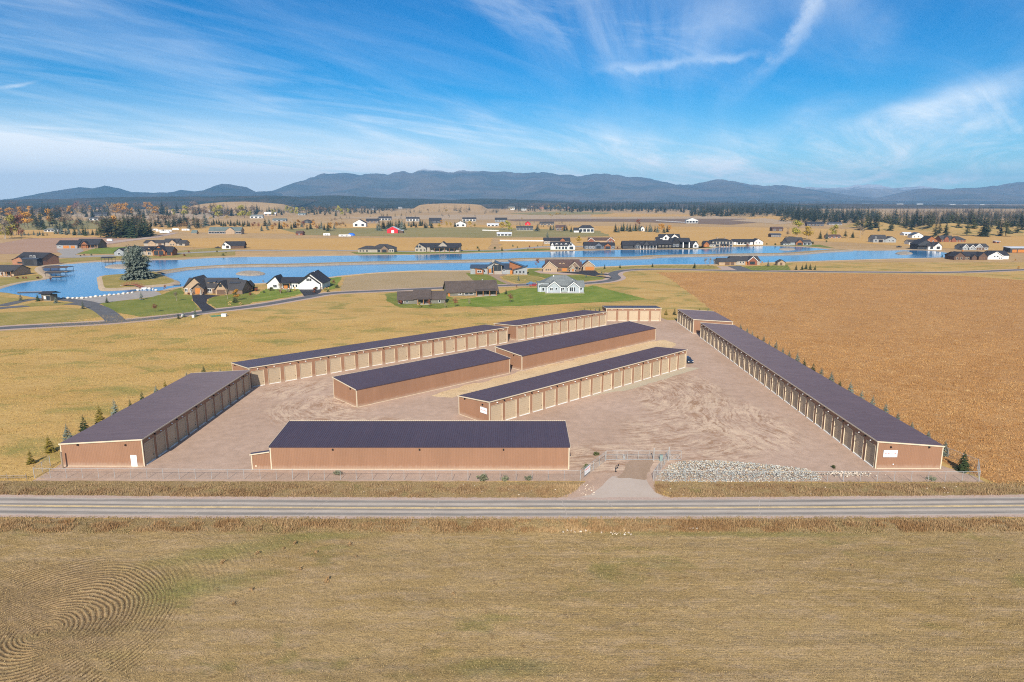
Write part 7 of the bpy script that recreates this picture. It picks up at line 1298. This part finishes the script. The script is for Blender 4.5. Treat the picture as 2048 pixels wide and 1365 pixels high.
rng_mesh('forest_ridge', [(460, 401), (500, 394), (560, 394), (600, 393.5), (660, 390.5), (700, 392), (760, 396), (850, 398), (900, 400), (960, 397), (1010, 398), (1080, 401), (1150, 404)], 5600, 1400, mount_mat('forested_ridge', (.026,.036,.022), (.05,.052,.032), None, .004), 'low dark forested ridge before the main range', 27, n=260, m=30)
rng_mesh('left_ridge', [(-120, 402), (0, 400), (60, 398.5), (130, 398), (200, 395), (330, 393), (420, 393), (530, 391), (580, 393), (640, 400)], 5000, 1200, mount_mat('forested_low_ridge', (.03,.04,.025), (.08,.062,.04), None, .004), 'low wooded ridge under the left hills', 33, n=240, m=30)
FW = mount_mat('valley_wood', (.03,.038,.024), (.10,.075,.05), None, .003)
rng_mesh('valley_wood', [(960, 409), (1040, 405.5), (1150, 404.5), (1300, 405), (1420, 404.5), (1560, 406.5), (1700, 407.5), (1850, 409), (2000, 410), (2150, 412)], 4600, 500, FW, 'dark band of woodland across the valley floor at right', 51, amp=.05, n=260, m=14)
rng_mesh('far_valley_wood', [(1100, 403), (1300, 402), (1500, 402), (1700, 402.3), (1900, 402.6), (2150, 403)], 9000, 1200, FW, 'hazy far woodland at the foot of the right mountains', 55, amp=.05, n=200, m=14)
rng_mesh('tan_hill', [(365, 412), (410, 407), (445, 404), (490, 403), (530, 405), (600, 411)], 3300, 500, FAR, 'bare tan hill among the far trees at left', 37, amp=.03, taper=True, n=80, m=20)
rng_mesh('tan_knoll', [(815, 412), (855, 408), (890, 406.5), (935, 407.5), (985, 411)], 3400, 400, FAR, 'bare tan knoll with houses near the middle', 41, amp=.03, taper=True, n=80, m=20)
rng_mesh('meadow_hill', [(1840, 458), (1870, 447), (1910, 445), (1960, 449), (2048, 452), (2120, 462)], 1150, 170, DRY, 'gentle dry meadow hill under the right wood', 44, amp=.02, taper=True, n=80, m=24)
rng_mesh('grassy_rise', [(1700, 452), (1730, 442), (1760, 441), (1800, 448), (1830, 456)], 1300, 150, DRY, 'low grassy rise before the right pines', 47, amp=.02, taper=True, n=60, m=20)
# ---------------------------------------------------------------- grass
def tufts(name, pts, hmin, hmax, mat, label, blades=4, lean=.5, w=.05, seed=1, zf=None, spread=.16):
    R_ = np.random.RandomState(seed); P = np.asarray(pts); n = len(P); P = np.repeat(P, blades, 0); N_ = n*blades
    a = R_.rand(N_)*6.283; h = R_.uniform(hmin, hmax, N_)*np.repeat(R_.uniform(.6, 1.2, n), blades); off = R_.normal(size=(N_, 2))*spread
    b = P[:, :2]+off; z0 = (P[:, 2] if P.shape[1] > 2 else np.zeros(N_)); d = np.stack([np.cos(a), np.sin(a)], 1); sd_ = np.stack([-d[:, 1], d[:, 0]], 1)*(w*R_.uniform(.6, 1.4, N_))[:, None]; tip = b+d*(h*lean*R_.rand(N_))[:, None]
    V = np.stack([np.column_stack([b-sd_, z0-.02]), np.column_stack([b+sd_, z0-.02]), np.column_stack([tip, z0+h])], 1).reshape(-1, 3)
    return tag(obj(name, npmesh(name, V, np.arange(len(V)).reshape(-1, 3), mat)), label, 'grass', kind='stuff')
def bladem(n, cols, sc=.12, gs=2.2):
    m, t, p = newmat(n); k = NT(t); P = k.pos(); f = k.noise(P, sc, 5, .65, .4); g = k.noise(P, gs, 6, .75, .4)
    col = k.mix(k.rng(f, .35, .65), cols[0], cols[1]); col = k.mix(k.rng(g, .5, .66), col, cols[2]); k.lk(col, p.inputs['Base Color']); p.inputs['Roughness'].default_value = .9; p.inputs['Specular IOR Level'].default_value = .1; return m
gr = np.random.RandomState(9)
DRIVE = [at(u, v) for u, v in ((1100, 1004), (1145, 985), (1172, 962), (1310, 962), (1312, 985), (1360, 1004))]
def rect(n, x0, x1, y0, y1): return np.stack([gr.uniform(x0, x1, n), gr.uniform(y0, y1, n)], 1)
def clumpy(P, sc, thr, seed): v = vnoise(P[:, 0], P[:, 1], sc, seed); return P[v+gr.rand(len(P))*.5 > thr]
def verge(n, y0, y1, zfun): 
    A = rect(n, -98, 98, y0, y1); A = A[A[:, 1] > 109.2+1.2*(A[:, 0]/88)**2] if y0 > 105 else A[A[:, 1] < 101.75+.8*(A[:, 0]/88)**2]
    return A[[not (9.5 < p[0] < 31 and p[1] > 105 and inside(p[0], p[1], DRIVE)) for p in A]]
zn = lambda A: np.column_stack([A, np.maximum(.05, np.clip((101.2-A[:, 1])/3, 0, 1)*.25)])
VG = bladem('verge_grass', [(.28,.205,.10), (.34,.25,.125), (.18,.155,.055)], .08); VT = bladem('tall_weeds', [(.29,.185,.095), (.40,.28,.155), (.22,.12,.06)], .1)
tufts('verge_grass', clumpy(verge(24000, 108.9, 116.0, None), 2.5, .5, 31), .08, .22, VG, 'short olive grass on the far verge of the county road', 4, .9, .05, 2, spread=.22)
A = verge(34000, 109.3, 114.6, None); A = clumpy(A, 1.7, .78, 21); A = A[vnoise(A[:, 0]*.25, A[:, 1], 1.1, 22)+gr.rand(len(A))*.4 > .52]
tufts('roadside_weeds', A, .15, .55, VT, 'tall dry weeds in the ditch beyond the county road', 5, .6, .04, 12, spread=.2)
tufts('near_verge_grass', zn(clumpy(verge(22000, 96.0, 101.8, None), 2.5, .5, 32)), .08, .22, VG, 'short olive grass on the near verge of the county road', 4, .9, .05, 3, spread=.22)
A = verge(30000, 96.4, 100.4, None); A = clumpy(A, 1.9, .74, 23); A = A[vnoise(A[:, 0]*.25, A[:, 1], 1.0, 24)+gr.rand(len(A))*.4 > .5]
tufts('ditch_weeds', zn(A), .2, .65, bladem('near_ditch_weeds', [(.31,.185,.085), (.42,.29,.15), (.25,.12,.05)]), 'tall dry weeds in the ditch on the near side of the road', 5, .6, .04, 13, spread=.2)
A = rect(120000, -90, 95, 56, 98); A = clumpy(A, 3, .45, 6); A = np.column_stack([A, field_h(A[:, 0], A[:, 1])])
tufts('field_stubble', A, .04, .16, bladem('stubble_blades', [(.36,.26,.12), (.43,.32,.16), (.19,.145,.055)], .3), 'short cut stubble of the foreground field', 2, .9, .032, 4, spread=.12)
GPn = GP
A = rect(46000, 83, 200, 113, 260); A = A[[inside(x, y, GPn) for x, y in A]]; A = clumpy(A, 5, .42, 7); A = A[gr.rand(len(A)) < np.clip((265-A[:, 1])/100, 0, 1)]; B2 = rect(60000, 83, 330, 200, 480); B2 = B2[[inside(x, y, GPn) for x, y in B2]]; B2 = clumpy(B2, 7, .5, 8); A = np.concatenate([A, B2])
tufts('golden_grass', A, .10, .38, bladem('golden_blades', [(.35,.185,.066), (.43,.245,.092), (.52,.345,.155)], .06, .22), 'tall golden grass of the field at right', 4, 1.0, .08, 5, spread=.35)
A = rect(52000, -190, -86, 116, 300); B2 = rect(36000, -120, 40, 190, 330); YPa = YP
B2 = B2[[(not inside(x, y, YPa)) and y < 196+.55*(x+120)+60 for x, y in B2]]; A = clumpy(np.concatenate([A, B2]), 6, .5, 9)
tufts('meadow_grass', A, .06, .20, bladem('meadow_blades', [(.41,.27,.09), (.48,.335,.125), (.22,.20,.05)], .05), 'dry meadow grass behind the left storage buildings', 3, .9, .08, 6, spread=.25)
# ---------------------------------------------------------------- haze
HZ = MB(); HZ.box(-13500, 13500, -400, 16800, -3, 640)
hz = HZ.build('haze', []); hm, ht, hp = newmat('haze_air'); ht.nodes.remove(hp); pv_ = ht.nodes.new('ShaderNodeVolumePrincipled')
pv_.inputs['Color'].default_value = (.30, .62, 1.0, 1); pv_.inputs['Density'].default_value = 6.6e-5; pv_.inputs['Anisotropy'].default_value = .0
ht.links.new(pv_.outputs[0], ht.nodes['Material Output'].inputs['Volume']); hz.data.materials.append(hm); hm.cycles.homogeneous_volume = True if hasattr(hm.cycles, 'homogeneous_volume') else None
tag(hz, 'thin bluish haze filling the valley air', 'haze', kind='stuff')
